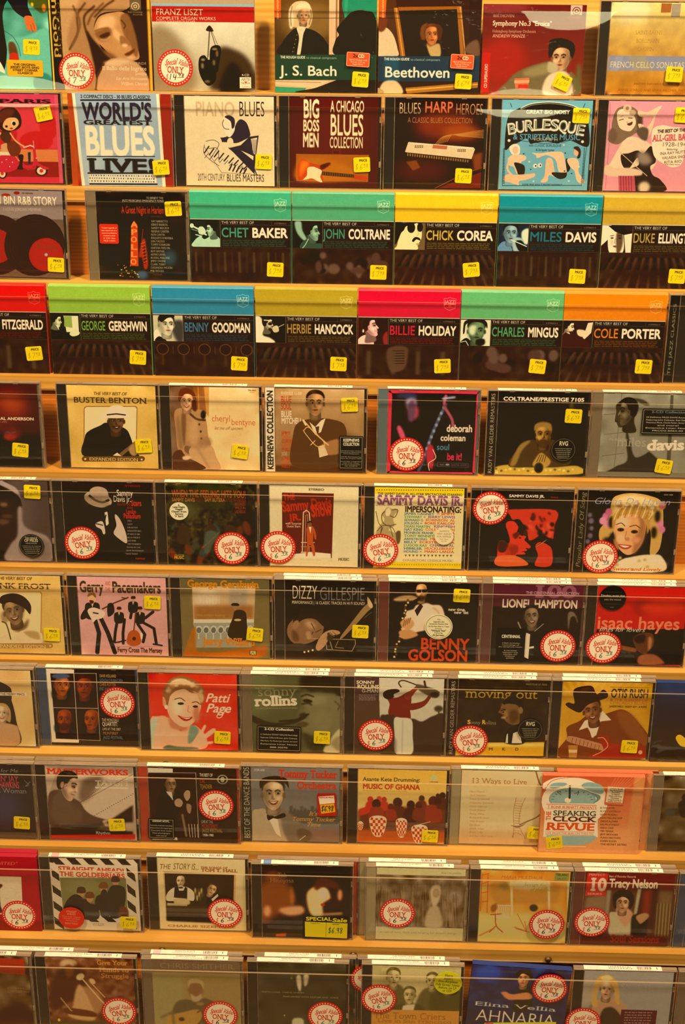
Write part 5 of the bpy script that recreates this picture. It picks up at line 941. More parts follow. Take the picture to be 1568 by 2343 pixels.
L('540 350 720 250 905 150', 5, '5a4434', 0, 0, .6)
for i in range(22): E(600 + i * 14.5, 460 - i * 8.4, 3, 3, '4a3828'); E(500 + i * 10, 380 - i * 7.5, 3, 3, '4a3828')
S('330 300 400 260 460 300 540 340 580 400 640 440 740 470 770 500 760 530 600 540 460 520 340 520', '50382a', 3); S('380 290 440 300 500 360 560 420 540 480 400 500 340 420', '5c4432', 10); profile(462, 236, 94, 1, skin='b48c6a', hair='1a110c', tilt=16); E(425, 226, 14, 24, 'a8805e', 3, 10); S('700 470 780 460 800 500 720 510', 'b08c6c', 3)
P('338 510 905 480 905 360 760 460 640 540', '281a12', 6); P('336 520 905 545 905 602 338 602', '2c1c14', 5); P('340 575 920 565 920 602 340 602', 'a82014'); T('Rhythm', 650, 750, 566, 20, 'a89c84', 'b'); 
new('vibes_player', (1028, 118, 1620, 124, 1050, 594), '2c1e16')
P('1028 120 1196 124 1196 152 1030 150', 'b8a888'); P('1028 150 1060 150 1078 570 1050 590 1230 588 1228 575', 'b8a888'); P('1032 150 1350 150 1374 572 1060 568', '2a1a12'); L('1032 150 1350 150 1376 572', 3, 'b0a080')
S('1110 280 1150 240 1200 250 1250 270 1260 340 1230 420 1240 520 1120 560 1080 440', '1a110c'); face(1182, 226, 52, skin='8c6444', hair='150e0a', turn=.5); P('1150 270 1190 275 1200 330', 'b8a890'); S('1210 330 1240 315 1265 340 1250 370 1215 362', '9c7c5c'); S('1270 290 1290 262 1312 270 1312 310 1290 330', '9c7c5c'); S('1290 350 1322 360 1316 410 1296 400', '8c6c50', 2)
for i in range(4): L([(1305 + i * 20, 482), (1316 + i * 18, 568)], 5, 'a8906c')
L('1262 420 1290 560', 14, '7c6448', 0, 3)
T('THE BEST OF', 1376, 1464, 172, 20, 'c8b898', 'b'); T('CAL', 1378, 1414, 214, 26, '9c2c1c', 'b'); T('TJADER', 1380, 1462, 248, 26, 'a87c2c', 'b'); E(1530, 190, 36, 30, '8c8068'); E(1530, 190, 28, 24, '2c1e16'); E(1530, 190, 14, 18, '8c8068')
T('LIVE AT THE', 1392, 1470, 474, 20, 'a89c80', 'b'); T('MONTEREY', 1394, 1504, 506, 26, '9c2c1c', 'b'); T('JAZZ FESTIVAL', 1398, 1538, 534, 24, '8c6c20', 'b'); T('1958-1980', 1400, 1476, 560, 16, 'b8a888', 'k')
new('bow_tie_band', (172, 108, 764, 114, 178, 608), '6c6458')            # view 1
for i in range(14): E(440 + i * 24, 380 + (i % 3) * 14, 12, 16, ('4c4438', '584e40')[i % 2], 3); S('%d 400 %d 400 %d 480 %d 480' % (425 + i * 24, 450 + i * 24, 455 + i * 24, 420 + i * 24), '4c4438', 3)
P('178 520 768 520 768 608 178 608', '7a5c48', 14)
S('178 608 175 420 220 390 270 390 300 420 370 400 440 440 450 520 440 608', 'a48c68', 2); S('360 400 450 430 540 520 600 580 560 608 420 608', '6c5c48', 8)
P('262 400 340 420 372 580 340 560', 'd8c8a0'); S('276 430 300 424 330 438 390 416 402 440 350 456 320 452 286 466', '1c1410'); face(318, 290, 104, skin='b89468', hair='2c2014', turn=.1, smile=True)
S('232 250 228 200 270 172 350 165 410 185 425 250 400 215 350 195 280 200 250 225', '2c2014')
S('480 540 520 520 580 550 560 608 500 600', '5a4834', 5); L('500 600 540 570', 6, 'b0a080')
T('CCM-1030', 190, 262, 132, 14, 'a89c84', 'k'); T('Tommy Tucker', 356, 746, 172, 50, 'b0301c', 'rk'); T('Orchestra', 478, 742, 248, 50, 'b0301c', 'rk'); T("It's", 560, 618, 430, 28, 'b07c34', 'rb', sh=.3); T('Tommy Tucker', 444, 736, 466, 26, 'b07c34', 'rb', sh=.3); T('Time', 544, 640, 504, 26, 'b07c34', 'rb', sh=.3)
new('drum_group', (890, 124, 1490, 132, 876, 630), 'c89440')
grad(0, .6, 'c89838', 'dcae68'); P('884 400 1490 360 1486 560 880 560', '5c2c18', 14); P('880 540 1486 550 1486 630 876 630', 'a84c20', 12)
T('Asante Kete Drumming:', 920, 1308, 202, 26, '4a3c1c', 'b'); T('MUSIC OF GHANA', 918, 1306, 256, 34, 'a0341c', 'k'); T('Produced and recorded by Joseph S. Kaminski', 920, 1220, 272, 9, '8c6424', 'n')
for r_ in (26, 17, 9): E(1402, 182, r_, r_ * .85, 'a0ac78'); E(1402, 184, r_ - 4, (r_ - 4) * .85, 'c8a050')
T('LYRICHORD', 1372, 1432, 210, 8, '4a3c1c', 'b')
for i, (x_, y_, s_, c_) in enumerate(((970, 330, 20, 'b02c1c'), (1030, 325, 18, 'b84030'), (1064, 330, 18, 'a83020'), (1010, 360, 30, '3a1c12'), (1156, 350, 32, '40201a'), (1246, 365, 28, '3a1a10'), (1320, 320, 20, '4a281c'), (1400, 340, 34, '4c2016'), (1462, 300, 22, '3a1a12'), (1430, 300, 14, '3c2014'), (1300, 370, 24, '4a2018'), (1110, 380, 22, '5a2418'))):
    E(x_, y_, s_, s_ * 1.1, c_, 2); S('%d %d %d %d %d %d %d %d' % (x_ - s_ * 1.3, y_ + s_, x_ + s_ * 1.3, y_ + s_, x_ + s_ * 1.6, y_ + s_ * 4, x_ - s_ * 1.6, y_ + s_ * 4), c_ if i < 3 else ('50241a', '3c1a10', '6a2c1c', '842c1c')[i % 4], 4)
def drum(x, y, w, h):
    pts = 'M'
    S('%f %f %f %f %f %f %f %f %f %f %f %f' % (x - w * .8, y, x + w * .8, y, x + w, y + h * .35, x + w * .5, y + h, x - w * .5, y + h, x - w, y + h * .35), 'd8b07c')
    n = 6
    for r_ in range(6):
        for c_ in range(n):
            if (r_ + c_) % 2: continue
            f0, f1 = r_ / 6, (r_ + 1) / 6
            def hw(f): return w * (0.8 + .5 * f if f < .35 else 1.0 - (f - .35) * .75)
            a0, a1 = -1 + 2 * c_ / n, -1 + 2 * (c_ + 1) / n
            P(' '.join('%f' % q for q in (x + hw(f0) * a0, y + h * f0, x + hw(f0) * a1, y + h * f0, x + hw(f1) * a1, y + h * f1, x + hw(f1) * a0, y + h * f1)), 'b02c14')
    S('%f %f %f %f %f %f %f %f' % (x - w * .8, y, x, y - 10, x + w * .8, y, x, y + 10), 'dcc090')
drum(1020, 450, 58, 130); drum(1182, 465, 38, 120); drum(1306, 510, 54, 118); L('1270 510 1380 480', 5, 'c8a068'); S('895 400 960 380 960 420 900 440', 'b02c1c', 4); drum(900, 490, 20, 50)
new('ladder_branch', (48, 136, 620, 144, 30, 640), 'd0b078')             # view 2
mottle(.01, 40); B(.8, 1, 'c89c64', 40)
T('13 Ways to Live', 106, 468, 222, 34, '9c6434', 'r'); LIST(['Alice Moore', 'Zack Soprano', 'David Greenwald', 'Alejandro Escovedo', 'Chris Gibbons', 'David Watson', 'Patty Allen', 'Richard Buckner', 'Wild Avenue', 'Joe Hope', 'Steve Allen', 'Kath Lilly', 'and the other ones'], 100, 284, 25.6, 12, 8.6, 'a87844', 'r')
L('524 144 545 210 575 270 588 330 580 400 540 450 480 480 430 505', 9, '6a4424', 1); L('524 144 545 210 575 270 588 330 580 400 540 450 480 480 430 505', 4, '8c6438', 1); S('370 510 420 515 470 495 420 525', '6a4424')
L('400 320 385 420 390 520 385 600', 3, '9c5c34', 1); L('460 320 430 400 425 510 465 600', 3, '9c5c34', 1)
for i in range(13): L([(394 - (i > 9) * 2, 340 + i * 17), (440 - i * 1, 344 + i * 17)], 3, 'a86438')
L('380 590 400 560 440 575', 3, '9c5c34', 1)
new('clock_poster', (622, 138, 1312, 148, 570, 668), 'a84c2c', (384, 352))
grad(0, 1, 'a84828', 'b87a44'); P('1240 140 1312 148 1240 664 1160 668', 'b0703f', 6); P('560 480 1240 500 1240 668 560 668', 'cc8850', 30, .5)
for i in range(9): L([(1110 + i * 22, 150), (1060 + i * 12, 240)], 3, 'e09870', 0, 2, .5)
E(830, 320, 225, 160, 'dcc49c'); P('640 250 985 250 985 560 610 560', 'dcc49c'); S('622 230 680 160 830 150 960 180 1040 250 1000 262', 'dcc49c'); L('625 235 690 170 830 150 960 175 1050 250', 5, 'a85434', 1)
S('660 216 690 190 760 186 780 200 700 226', '748c80'); S('880 200 930 182 1010 200 1030 240 1000 262 900 226', '748c80'); S('800 170 860 165 880 200 790 200', 'e0cca8'); E(815, 300, 160, 80, '6c8478'); E(815, 300, 148, 70, '7c9080'); P('640 328 985 328 985 400 640 400', 'dcc49c'); E(784, 306, 22, 18, 'e4d4b0'); L('800 210 796 290', 14, '2c3028'); L('740 270 715 250 735 245', 4, '2c3028'); L('830 260 860 250 850 270', 4, '2c3028')
for i in range(11):
    a_ = math.pi + i * math.pi / 10; L([(815 + 140 * math.cos(a_), 300 + 62 * math.sin(a_)), (815 + 128 * math.cos(a_), 300 + 56 * math.sin(a_))], 4, '2c3028')
S('930 250 1000 270 1000 300 960 325 980 290', '5c7068'); S('640 548 960 548 900 610 720 612', '7c9080'); P('640 540 960 540 960 552 640 550', 'dcc49c'); L('700 625 900 628', 5, 'c8b080')
B(.0, .0, 'c04a2c'); L('640 334 978 340', 5, 'b0502c'); T('T BONE BURNETT PRESENTS', 645, 978, 360, 17, 'a84828', 'rb'); L('640 364 978 370', 3, 'b0502c')
T('THE', 662, 735, 445, 26, 'b04820', 'rk', rot=-90); T('SPEAKING', 680, 976, 410, 34, '303428', 'rb'); T('CLOCK', 676, 968, 450, 34, '4a2018', 'rk'); T('REVUE', 630, 962, 510, 50, 'b84018', 'rk'); L('625 520 960 526', 3, '9c5030'); T('LIVE FROM THE BEACON THEATRE', 626, 956, 540, 14, 'a86440', 'rb'); L('625 544 955 550', 3, '9c5030')
LIST(['ELTON JOHN', 'ELVIS COSTELLO', 'LEON RUSSELL', 'JOHN MELLENCAMP', 'GREGG ALLMAN', 'RALPH STANLEY', 'NEKO CASE', 'TIM TEMAZ', 'JEFF BRIDGES', 'PUNCH BROTHERS', 'KAREN ELSON', 'THE SECRET SISTERS'], 1002, 362, 23, 12, 10, '4c3018', 'b')
new('brown_stage', (1425, 160, 2000, 168, 1390, 664), '5a4426')
mottle(.05, 16); E(1500, 400, 60, 24, '3a2c14', 6); E(1560, 300, 20, 26, '2a1c10', 4); S('1520 340 1580 320 1600 420 1540 430', '2a2014', 4); P('1425 600 2000 600 2000 664 1400 664', '3c2a14', 8); R(1440, 380, 1500, 420, '3c3c30', 5)

# tenth ledge (views of 1720)
new('red_dancer', (-350, 708, 244, 716, -300, 1190), '8c1420', (352, 320))
T('UNSUITED"', -60, 134, 764, 20, 'a85840', 'r', sh=.3); P('-200 836 160 842 176 1090 -180 1085', 'b8a07c'); S('-20 940 10 910 40 890 48 906 10 940 0 980 30 1020 50 1060 40 1080 -20 1060', '50201c', 2); L('34 890 32 960 40 1050', 4, '3a2418'); L('28 872 30 890', 8, '28282c'); B(.86, 1, '701018', 8); T('LIVE CUTS', -40, 30, 1145, 12, '9c5038', 'n')
new('striped_border', (330, 750, 925, 758, 362, 1188), 'd0bc90', (352, 320))
for i in range(6):
    x_ = 330 + i * 112; P('%d 748 %d 750 %d 790 %d 788' % (x_, x_ + 62, x_ + 108, x_ + 46), '221c14')
for i in range(4):
    y_ = 830 + i * 98; x_ = 342 + i * 5; P('%d %d %d %d %d %d %d %d' % (x_, y_ - 16, x_ + 64, y_ + 26, x_ + 70, y_ + 68, x_ + 6, y_ + 30), '221c14'); x_ = 858 + i * 4; P('%d %d %d %d %d %d %d %d' % (x_ - 6, y_ - 26, x_ + 52, y_ + 16, x_ + 60, y_ + 62, x_ + 2, y_ + 24), '221c14')
P('330 748 350 748 360 780 332 775', '221c14')
for i in range(4): P('%d 1104 %d 1106 %d 1142 %d 1140' % (445 + i * 120, 505 + i * 120, 550 + i * 120, 490 + i * 120), '221c14')
P('388 796 848 804 868 1106 424 1098', 'c8b488'); P('400 868 850 868 866 1104 424 1096', '6c6638'); E(560, 920, 120, 50, '787444', 20); T('STRAIGHT AHEAD!', 390, 838, 824, 26, 'b03424', 'k', rot=1); T('THE GOLDEBRIARS', 400, 842, 858, 28, 'b03424', 'k', rot=1)
for x_, y_, s_, h_ in ((546, 960, 30, '3a2414'), (604, 990, 30, '5c3418'), (698, 930, 30, '6a3c18'), (780, 890, 28, '3a2014')):
    S('%d %d %d %d %d %d %d %d' % (x_ - 50, y_ + 130, x_ - 45, y_ + 50, x_ + 45, y_ + 46, x_ + 60, y_ + 130), '1e1a18', 2); E(x_, y_, s_ * .8, s_, 'a8744c'); S('%d %d %d %d %d %d %d %d' % (x_ - s_ * .95, y_, x_ - s_ * .7, y_ - s_ * 1.1, x_ + s_ * .7, y_ - s_ * 1.1, x_ + s_ * .95, y_), h_)
S('440 1020 500 970 560 1000 570 1096 430 1090', '1c1a1a'); S('680 960 720 950 740 1100 680 1100', '1c1a1a'); S('740 930 830 920 850 980 820 1104 740 1100', '201e1c'); S('820 1040 864 1060 866 1104 800 1104', '5a2418', 4); T('VOCALION', 625, 705, 1166, 18, '6c6444', 'r')
new('bar_photo', (1070, 706, 1660, 714, 1095, 1222), 'c8ac74', (352, 320))
T('THE', 1086, 1160, 784, 36, '6a4820', 'n', sh=.15); T('STORY IS...', 1178, 1350, 786, 44, '6a4820', 'n', sh=.15); T('THE SONGS OF', 1364, 1546, 778, 14, '8c4c28', 'rk'); T('TOM T. HALL', 1368, 1612, 800, 20, '8c4c28', 'rk')
P('1110 798 1604 818 1600 1182 1136 1164', 'b88c50'); P('1120 806 1590 822 1590 1176 1140 1158', '2a2012')
face(1230, 872, 40, skin='b89868', hair='c8b890', turn=-.2, bald=True); S('1140 960 1190 915 1270 912 1320 950 1322 1010 1280 1010 1180 1016 1135 1010', 'c8b488'); P('1190 915 1214 910 1220 940 1250 940 1262 910 1276 920 1276 1000 1186 990', '241c10'); E(1232, 918, 16, 6, '14100a'); S('1190 1000 1280 1000 1290 1040 1200 1040', 'b89c68', 3)
face(1442, 930, 42, skin='c09058', hair='3c2410', turn=.3, tilt=20); S('1400 1060 1410 1000 1450 980 1500 960 1590 1000 1590 1110 1400 1110', '1c140c'); P('1440 1000 1482 960 1488 975 1450 1016', 'd8c8a0'); P('1140 1030 1270 1036 1280 1052 1140 1052', 'a89460')
for i in range(8): E(1330 + i * 7, 940 + (i % 3) * 26, 6, 22, ('c0a860', '5a4420')[i % 2], 3)
P('1138 1052 1420 1056 1590 1110 1590 1176 1140 1160', '3a2a14', 6); P('1140 1120 1590 1130 1590 1176 1140 1160', '1c140c', 6)
T('CHARLIE SIZEMORE', 1144, 1610, 1206, 16, '8c5828', 'rb')
new('night_woman', (230, 780, 830, 786, 240, 1280), '22120c', (352, 320))  # view 1
S('240 880 330 830 440 960 420 1100 330 1130 240 1180', '7c3c18', 24); E(270, 1100, 24, 40, 'd8945c', 12); E(440, 990, 18, 70, 'a85c28', 12); S('450 800 700 790 830 860 830 960 700 900 600 900 540 1000 480 1000 440 900', '150c08', 16); S('360 1080 500 1060 520 1110 430 1130 370 1110', 'd8905c', 10)
S('545 960 600 920 660 930 700 990 690 1030 650 1060 650 1120 600 1140 560 1100 540 1020', 'f0bc74', 8); E(650, 970, 36, 40, 'f8d890', 12); S('590 900 640 860 740 890 760 940 700 930 650 925 600 950', '502010', 8); S('650 1050 680 1020 760 990 780 1040 700 1080', '2c1008', 8); E(765, 980, 16, 40, 'd89058', 8); E(650, 1050, 16, 10, 'a03018', 4); L('640 1120 780 1110', 14, 'e8a868', 0, 8)
P('240 1230 830 1170 830 1280 240 1280', '30261c', 14); P('330 1262 400 1256 400 1280 330 1280', 'b04420', 3); T('Tish', 340, 400, 860, 30, '8c6844', 'r'); T('Hinojosa', 288, 450, 896, 28, '9c7448', 'r'); T('DESTINY\'S', 304, 430, 938, 9, '5c3420', 'n')
new('grass_child', (1008, 800, 1590, 806, 1000, 1270), '6c5438', (352, 320))
mottle(.06, 10); B(0, .09, 'b4a46c'); B(.82, 1, 'b4a26a')
for i in range(60):
    x_ = 1010 + rng.rand() * 560; L([(x_, 1180), (x_ + rng.rand() * 60 - 30, 880 + rng.rand() * 160)], 4, ('8c7048', '4a3420', 'a88c5c')[i % 3], 0, 2, .6)
S('1360 960 1380 910 1420 910 1430 960 1410 1030 1380 1050', 'b49c70', 5); E(1400, 960, 24, 30, '9c7c54', 4); S('1330 1180 1350 1070 1400 1040 1430 1080 1440 1180', 'a88f64', 6); T('MARTYN JOSEPH', 1430, 1560, 834, 10, '7c6c3c', 'n'); T('songs of love, faith and longing for simple things', 1030, 1540, 1226, 12, '8c7c48', 'n')
new('yellow_porch', (200, 808, 795, 818, 168, 1290), 'd08c2c', (352, 320))   # view 2
grad(0, 1, 'cc7c20', 'd89c44'); mottle(.03, 16); S('250 900 400 870 560 900 700 880 700 1020 420 1030 300 1040', 'b47828', 14); E(520, 900, 140, 30, 'e8c880', 16); P('170 1100 700 1100 780 1290 170 1290', 'e0b05c', 14)
for l in ('205 830 190 1080', '245 830 235 1090', '200 900 250 880', '195 960 245 950', '190 1020 240 1015', '205 840 250 830'): L(l, 7, 'c05818')
for x_ in (400, 650, 780): L([(x_, 880), (x_ + 4, 1100)], 14, 'ecc878', 0, 2)
for i in range(8): L([(300 + i * 12, 1040), (296 + i * 12, 1124)], 5, 'ecd088')
L('290 1040 400 1044', 6, 'ecd088'); L('290 1124 390 1128', 6, 'ecd088'); E(550, 1058, 28, 24, '2c2410', 4); S('260 1050 300 1030 300 1070 270 1090', '8c4c18', 5); L('290 1100 296 1180 340 1225', 7, 'a83c18', 1); L('296 1180 250 1225', 7, 'a83c18', 1); L('260 1106 330 1100', 8, 'b04418'); L('440 1100 470 1160 500 1220 430 1200', 5, 'c85c1c'); L('490 1150 500 1210', 5, 'c85c1c'); L('180 1250 280 1200', 8, 'b86020', 0, 3); L('420 1190 520 1224', 6, 'a84c1c', 0, 2)
S('340 900 370 890 380 930 345 940', '8c6c28', 6); E(345, 910, 26, 20, '8c6c28', 8)
T('MARIA MULDAUR', 330, 608, 862, 20, 'c04c1c', 'n', sh=.2); T('Songs for', 480, 640, 910, 20, '7c7c28', 't', sh=.4); T('of the South', 520, 690, 944, 22, '7c7c28', 't', sh=.4); R(690, 824, 786, 874, '7c7c38'); T('TELARC', 698, 780, 842, 14, '3c3c18', 'k'); T('JAZZ', 706, 770, 868, 14, '4c4c20', 'n')
new('red_ten', (890, 812, 1500, 822, 870, 1306), '5c1612', (352, 320))
B(.24, 1, '54301e', 8); P('1256 900 1400 900 1380 1200 1256 1200', '3a1c14', 14); P('1290 930 1350 920 1340 1120 1290 1120', '7c2414', 14); P('1400 930 1490 930 1480 1290 1400 1290', '6c5030', 14)
for i in range(10): P('%d 1020 %d 1020 %d 1290 %d 1290' % (1390 + i * 11, 1395 + i * 11, 1394 + i * 11, 1389 + i * 11), ('a08848', '3c2418')[i % 2], 2, .7)
P('1250 920 1276 920 1250 1130 1230 1130', 'a09068', 3); P('1040 930 1070 930 1060 1100 1030 1110', '8c7858', 5); P('900 980 1040 960 1040 1080 890 1060', '7c6040', 10)
P('902 814 1046 816 1030 974 892 970', 'b42820'); T('PERFECT', 912, 1022, 832, 14, 'd88c74', 'rb'); T('10', 914, 1034, 932, 84, 'e0b494', 'rk'); T('SERIES', 906, 1008, 962, 14, 'd88c74', 'rb')
T('Best of Rounder Records', 1050, 1234, 842, 14, 'c8a880', 'b'); T('Tracy Nelson', 1054, 1386, 910, 58, 'd4bc98', 'k')
S('1064 1100 1100 1080 1160 1090 1220 1110 1230 1240 1080 1250', 'b09c70', 4); S('1110 1050 1180 1050 1230 1100 1180 1180 1130 1120', 'b8845c', 5); face(1152, 1020, 64, skin='b88458', hair='20100a', turn=.1); S('1088 1030 1086 960 1130 930 1190 930 1226 970 1226 1030 1200 1060 1195 1000 1150 975 1110 1000 1108 1060', '20100a'); S('1224 1110 1280 1090 1330 1100 1330 1200 1320 1290 1230 1290 1220 1200', '1c100c', 5); S('1250 1110 1310 1085 1340 1110 1290 1160 1270 1150', 'a8784c', 4)
B(.86, 1, '4a1512', 12); T('Mother Earth', 1100, 1210, 1250, 14, '6c2c20', 't', sh=.3); T('Soul Sessions', 1080, 1420, 1290, 50, '7a201c', 'rk')

# eleventh ledge (views of 1720)
new('rusty_sleeve', (-380, 1390, 180, 1398, -360, 1860), '5c4020', (352, 320))
mottle(.05, 12); P('-100 1404 158 1412 158 1516 -100 1500', 'a02c14'); Z(-90, 140, 1420, 8, 11, 5, '7c3018', .8, .1, 20); L('60 1630 180 1634', 3, '8c6838'); Z(40, 175, 1606, 3, 14, 5, '8c6838', .8, .3); S('-100 1880 0 1750 120 1700 190 1760 190 1880', '3a1c10', 20)
new('trombone_march', (300, 1392, 890, 1398, 312, 1872), '6c3c20', (352, 330))
mottle(.04, 8); S('400 1430 450 1400 510 1420 490 1480 500 1560 440 1600 400 1540', 'a88454', 6); S('400 1460 500 1430 560 1520 540 1640 440 1700 330 1760 320 1600', '482414', 12); E(450, 1430, 50, 24, 'b89464', 10); S('430 1450 470 1440 490 1500 440 1520', '6c3c1c', 6)
S('520 1590 640 1620 680 1720 600 1800 540 1780 500 1700', '9c6c40', 8); S('500 1600 540 1590 620 1820 440 1800 470 1720', 'b88c58', 6); E(530, 1520, 30, 22, 'd0ac74', 4, -30); L('540 1530 660 1680 700 1720', 10, 'c89c60'); L('600 1560 690 1660', 8, 'b88c50'); E(610, 1550, 24, 16, 'c8a068', 4, 40); S('420 1740 600 1760 620 1800 430 1780', '5a2c18', 3); L('390 1670 450 1750 460 1760', 8, 'b08850', 0, 2); P('312 1830 700 1830 660 1930 312 1930', '4a3c20', 10)
E(370, 1826, 10, 10, 'c8a040'); T('Give Your', 644, 852, 1434, 30, 'b87830', 'rb'); T('Hands to', 660, 860, 1482, 28, 'b87830', 'rb'); T('Struggle', 670, 858, 1524, 30, 'b87830', 'rb')
new('cabin_guitar', (1028, 1404, 1620, 1410, 1036, 1882), '8c7440', (352, 330))
B(0, .17, '5c4434', 4); T('CHRIS SMITHER', 1080, 1580, 1456, 36, '75604a', 'rt'); grad(.2, .6, '80683a', '8a703c', al=.3); P('1028 1500 1230 1500 1240 1950 1034 1950', '8c7c48', 20)
E(1320, 1600, 52, 66, '7c5430', 6); S('1270 1590 1272 1540 1320 1525 1370 1545 1372 1600 1350 1560 1290 1560', 'a08450', 4); S('1285 1630 1320 1650 1360 1630 1350 1680 1300 1680', 'a08c60', 5); S('1180 1700 1260 1670 1320 1690 1380 1660 1460 1700 1520 1800 1480 1950 1200 1950 1140 1850', '5c4c30', 5); S('1130 1790 1230 1760 1330 1740 1360 1790 1300 1860 1180 1870 1120 1850', 'a07838', 4); L('1330 1760 1420 1690', 12, '6c4c28', 0, 2); E(1220, 1810, 20, 14, '4c3018', 3); E(1350, 1700, 26, 12, '8c6438', 4); L('1080 1800 1160 1760 1170 1900', 14, '6c5430', 0, 6)
new('night_lights', (184, 1450, 800, 1456, 186, 1922), '3c3420', (352, 320))   # view 1
mottle(.015, 20); S('455 1540 480 1530 490 1580 480 1640 460 1600', 'c8b888', 5); S('505 1530 540 1530 530 1590 510 1600', 'b8a878', 5); E(420, 1550, 6, 10, '6c7c28', 3); T('MARTIN LUTHER   CHANGE OF HEART', 210, 510, 1650, 9, '9c9468', 'n'); T('PERFORMED WITH GUITAR AND VOICE', 360, 750, 1680, 9, '9c9468', 'n'); S('430 1830 500 1830 500 1900 430 1900', 'b0a478', 6); E(370, 1806, 4, 6, 'c8b468', 2); E(720, 1820, 6, 8, '9c9060', 3)
new('sepia_quartet', (1000, 1440, 1590, 1448, 998, 1915), 'a8985c', (352, 330))
P('1060 1456 1590 1460 1590 1740 1060 1740', 'b8a468'); P('1060 1480 1100 1470 1100 1740 1060 1740', '7c6c38', 10, .5)
for x_, y_, s_, sd in ((1140, 1520, 62, 1), (1400, 1540, 54, -1), (1250, 1640, 56, 0)):
    S('%d %d %d %d %d %d %d %d' % (x_ - 100, 1745, x_ - 60, y_ + 60, x_ + 60, y_ + 60, x_ + 100, 1745), '5c5028' if sd else '4c4220', 6); face(x_, y_, s_, skin='b09c60', hair='5a4a22', turn=.3 * sd, dk='6c5c30')
P('1210 1710 1290 1700 1280 1745 1200 1745', 'c8b880', 3); S('1400 1620 1500 1640 1590 1600 1590 1745 1400 1745', '4c4420', 10); P('1000 1738 1590 1745 1590 1960 998 1960', 'b87c30'); T('The Town Criers', 1012, 1500, 1800, 44, '8c5c24', 'r'); T('Live in San Francisco', 1040, 1540, 1828, 26, '9c6828', 'rb')
new('blue_sweep', (92, 1398, 780, 1466, 62, 1890), '161e3c', (384, 352))         # view 2
mottle(.03, 10, (.5, .7, 1)); E(200, 1470, 100, 60, '1c3a80', 24); E(560, 1430, 60, 30, '1c4088', 16); B(.62, 1, '1a1c30', 30); E(700, 1560, 40, 120, '2c2028', 20)
S('390 1740 420 1600 460 1570 500 1580 520 1660 500 1740', '14100c', 6); face(448, 1512, 56, skin='b07044', hair='180c08', turn=-.3); S('400 1520 390 1480 420 1450 480 1450 510 1490 505 1550 490 1500 440 1475 415 1500', '160c0a'); S('300 1610 330 1600 380 1620 480 1610 520 1640 500 1660 400 1660 350 1656', 'b87040', 3); L('310 1620 330 1650', 5, '6c3c20')
T('Elina Vellia', 116, 696, 1690, 28, 'b8b090', 'r', rot=1); T('AHNARIA', 132, 690, 1800, 84, 'c8bc94', 't', rot=1)
P('200 1820 700 1828 700 1880 190 1870', 'a8a830'); T('8 TRACKS LIVE', 300, 500, 1850, 18, '4c4c18', 'k'); R(205, 1820, 262, 1870, 'b82828')
new('blonde_country', (890, 1476, 1490, 1484, 880, 1950), '8c8270', (352, 320))
S('900 1860 960 1680 1100 1700 1200 1800 1180 1960 900 1960', '6c5c44', 8); S('960 1700 1060 1650 1180 1700 1200 1780 1160 1860 980 1860', 'a87c54', 5); S('1020 1760 1080 1720 1140 1760 1190 1860 1150 1960 1000 1960', '38281c', 5); face(1050, 1600, 66, skin='b88c60', hair='c0984c', turn=-.3, tilt=6, long=False); S('950 1700 940 1600 980 1520 1040 1500 1100 1530 1130 1600 1140 1700 1110 1680 1095 1600 1050 1545 1000 1570 985 1640 990 1720', 'b88c44', 3); S('1000 1520 1050 1505 1080 1530 1030 1540', 'd8b46c', 4); P('880 1540 960 1540 950 1700 880 1700', '9c8c70', 14)
T('Rhonda Vincent', 1134, 1440, 1590, 30, '9a9080', 't', sh=.35); P('1156 1736 1400 1740 1396 1860 1150 1860', '481c20')
Z(1180, 1380, 1752, 6, 18, 7, 'a07c60', .8, .1, 20)

# ---------------------------------------------------------------- stickers, spine strips and title labels
def promo(key, frame, bg, px_per=1.0, round_=False, mm=None):
    x0, y0, x1, y1 = frame
    w = int(max(48, (x1 - x0) * px_per)); h = int(max(40, (y1 - y0) * px_per))
    new(key, frame, bg, (w, h))

for key, txt in (('price_six', '6'), ('price_seven', '7'), ('price_nine', '9')):
    new(key, (0, 0, 112, 98), 'e0c400', (128, 112)); mottle(.012, 14)
    T('PRICE', 38, 92, 28, 15, '3c3404', 'k'); hand('$', 12, 44, 16, 36, '8a7a08', 2.2); hand(txt, 38, 44, 22, 36, '8a7a08', 2.4); hand('98', 64, 44, 16, 17, '8a7a08', 2.0); L('62 68 98 64', 1.6, '8c8420')
def special(key, big, small, ink, w=1.0):
    new(key, (-120, -120, 120, 120), 'c41f16', (240, 240))
    E(0, 0, 120, 120, 'c41f16'); 
    for i in range(36):
        a = i * math.pi / 18; E(107 * math.cos(a), 107 * math.sin(a), 4.6, 4.6, 'f0dcc0')
    E(0, 0, 96, 96, 'ead8bc')
    def scr(t, x0, x1, yb, cap, rot): T(t, x0, x1, yb, cap, 'c03024', 'r', rot=rot, sh=.45); T(t, x0 + 1.5, x1 + 1.5, yb, cap, 'c03024', 'r', rot=rot, sh=.45, al=.8)
    scr('Special', -72, 8, -10, 38, -10); scr('Value', 12, 86, -26, 36, 12)
    T('ONLY', -54, 56, 34, 42, 'b82c20', 'rb', rot=0, sh=0); hand('$', -62, 46, 18, 32, 'c84030', 3)
    L('-30 82 70 80', 1.6, 'd8a088')
    hand(big, -30 if len(big) < 2 else -44, 42, 26, 36, ink, 4.5); hand(small, 20, 34, 20, 20, ink, 3.6); L('18 62 62 58', 3, ink)
special('special_green', '6', '98', '1c5c44'); special('special_black', '6', '98', '201c28'); special('special_seven', '7', '98', '1c5c44'); special('special_fourteen', '14', '98', '201c18')

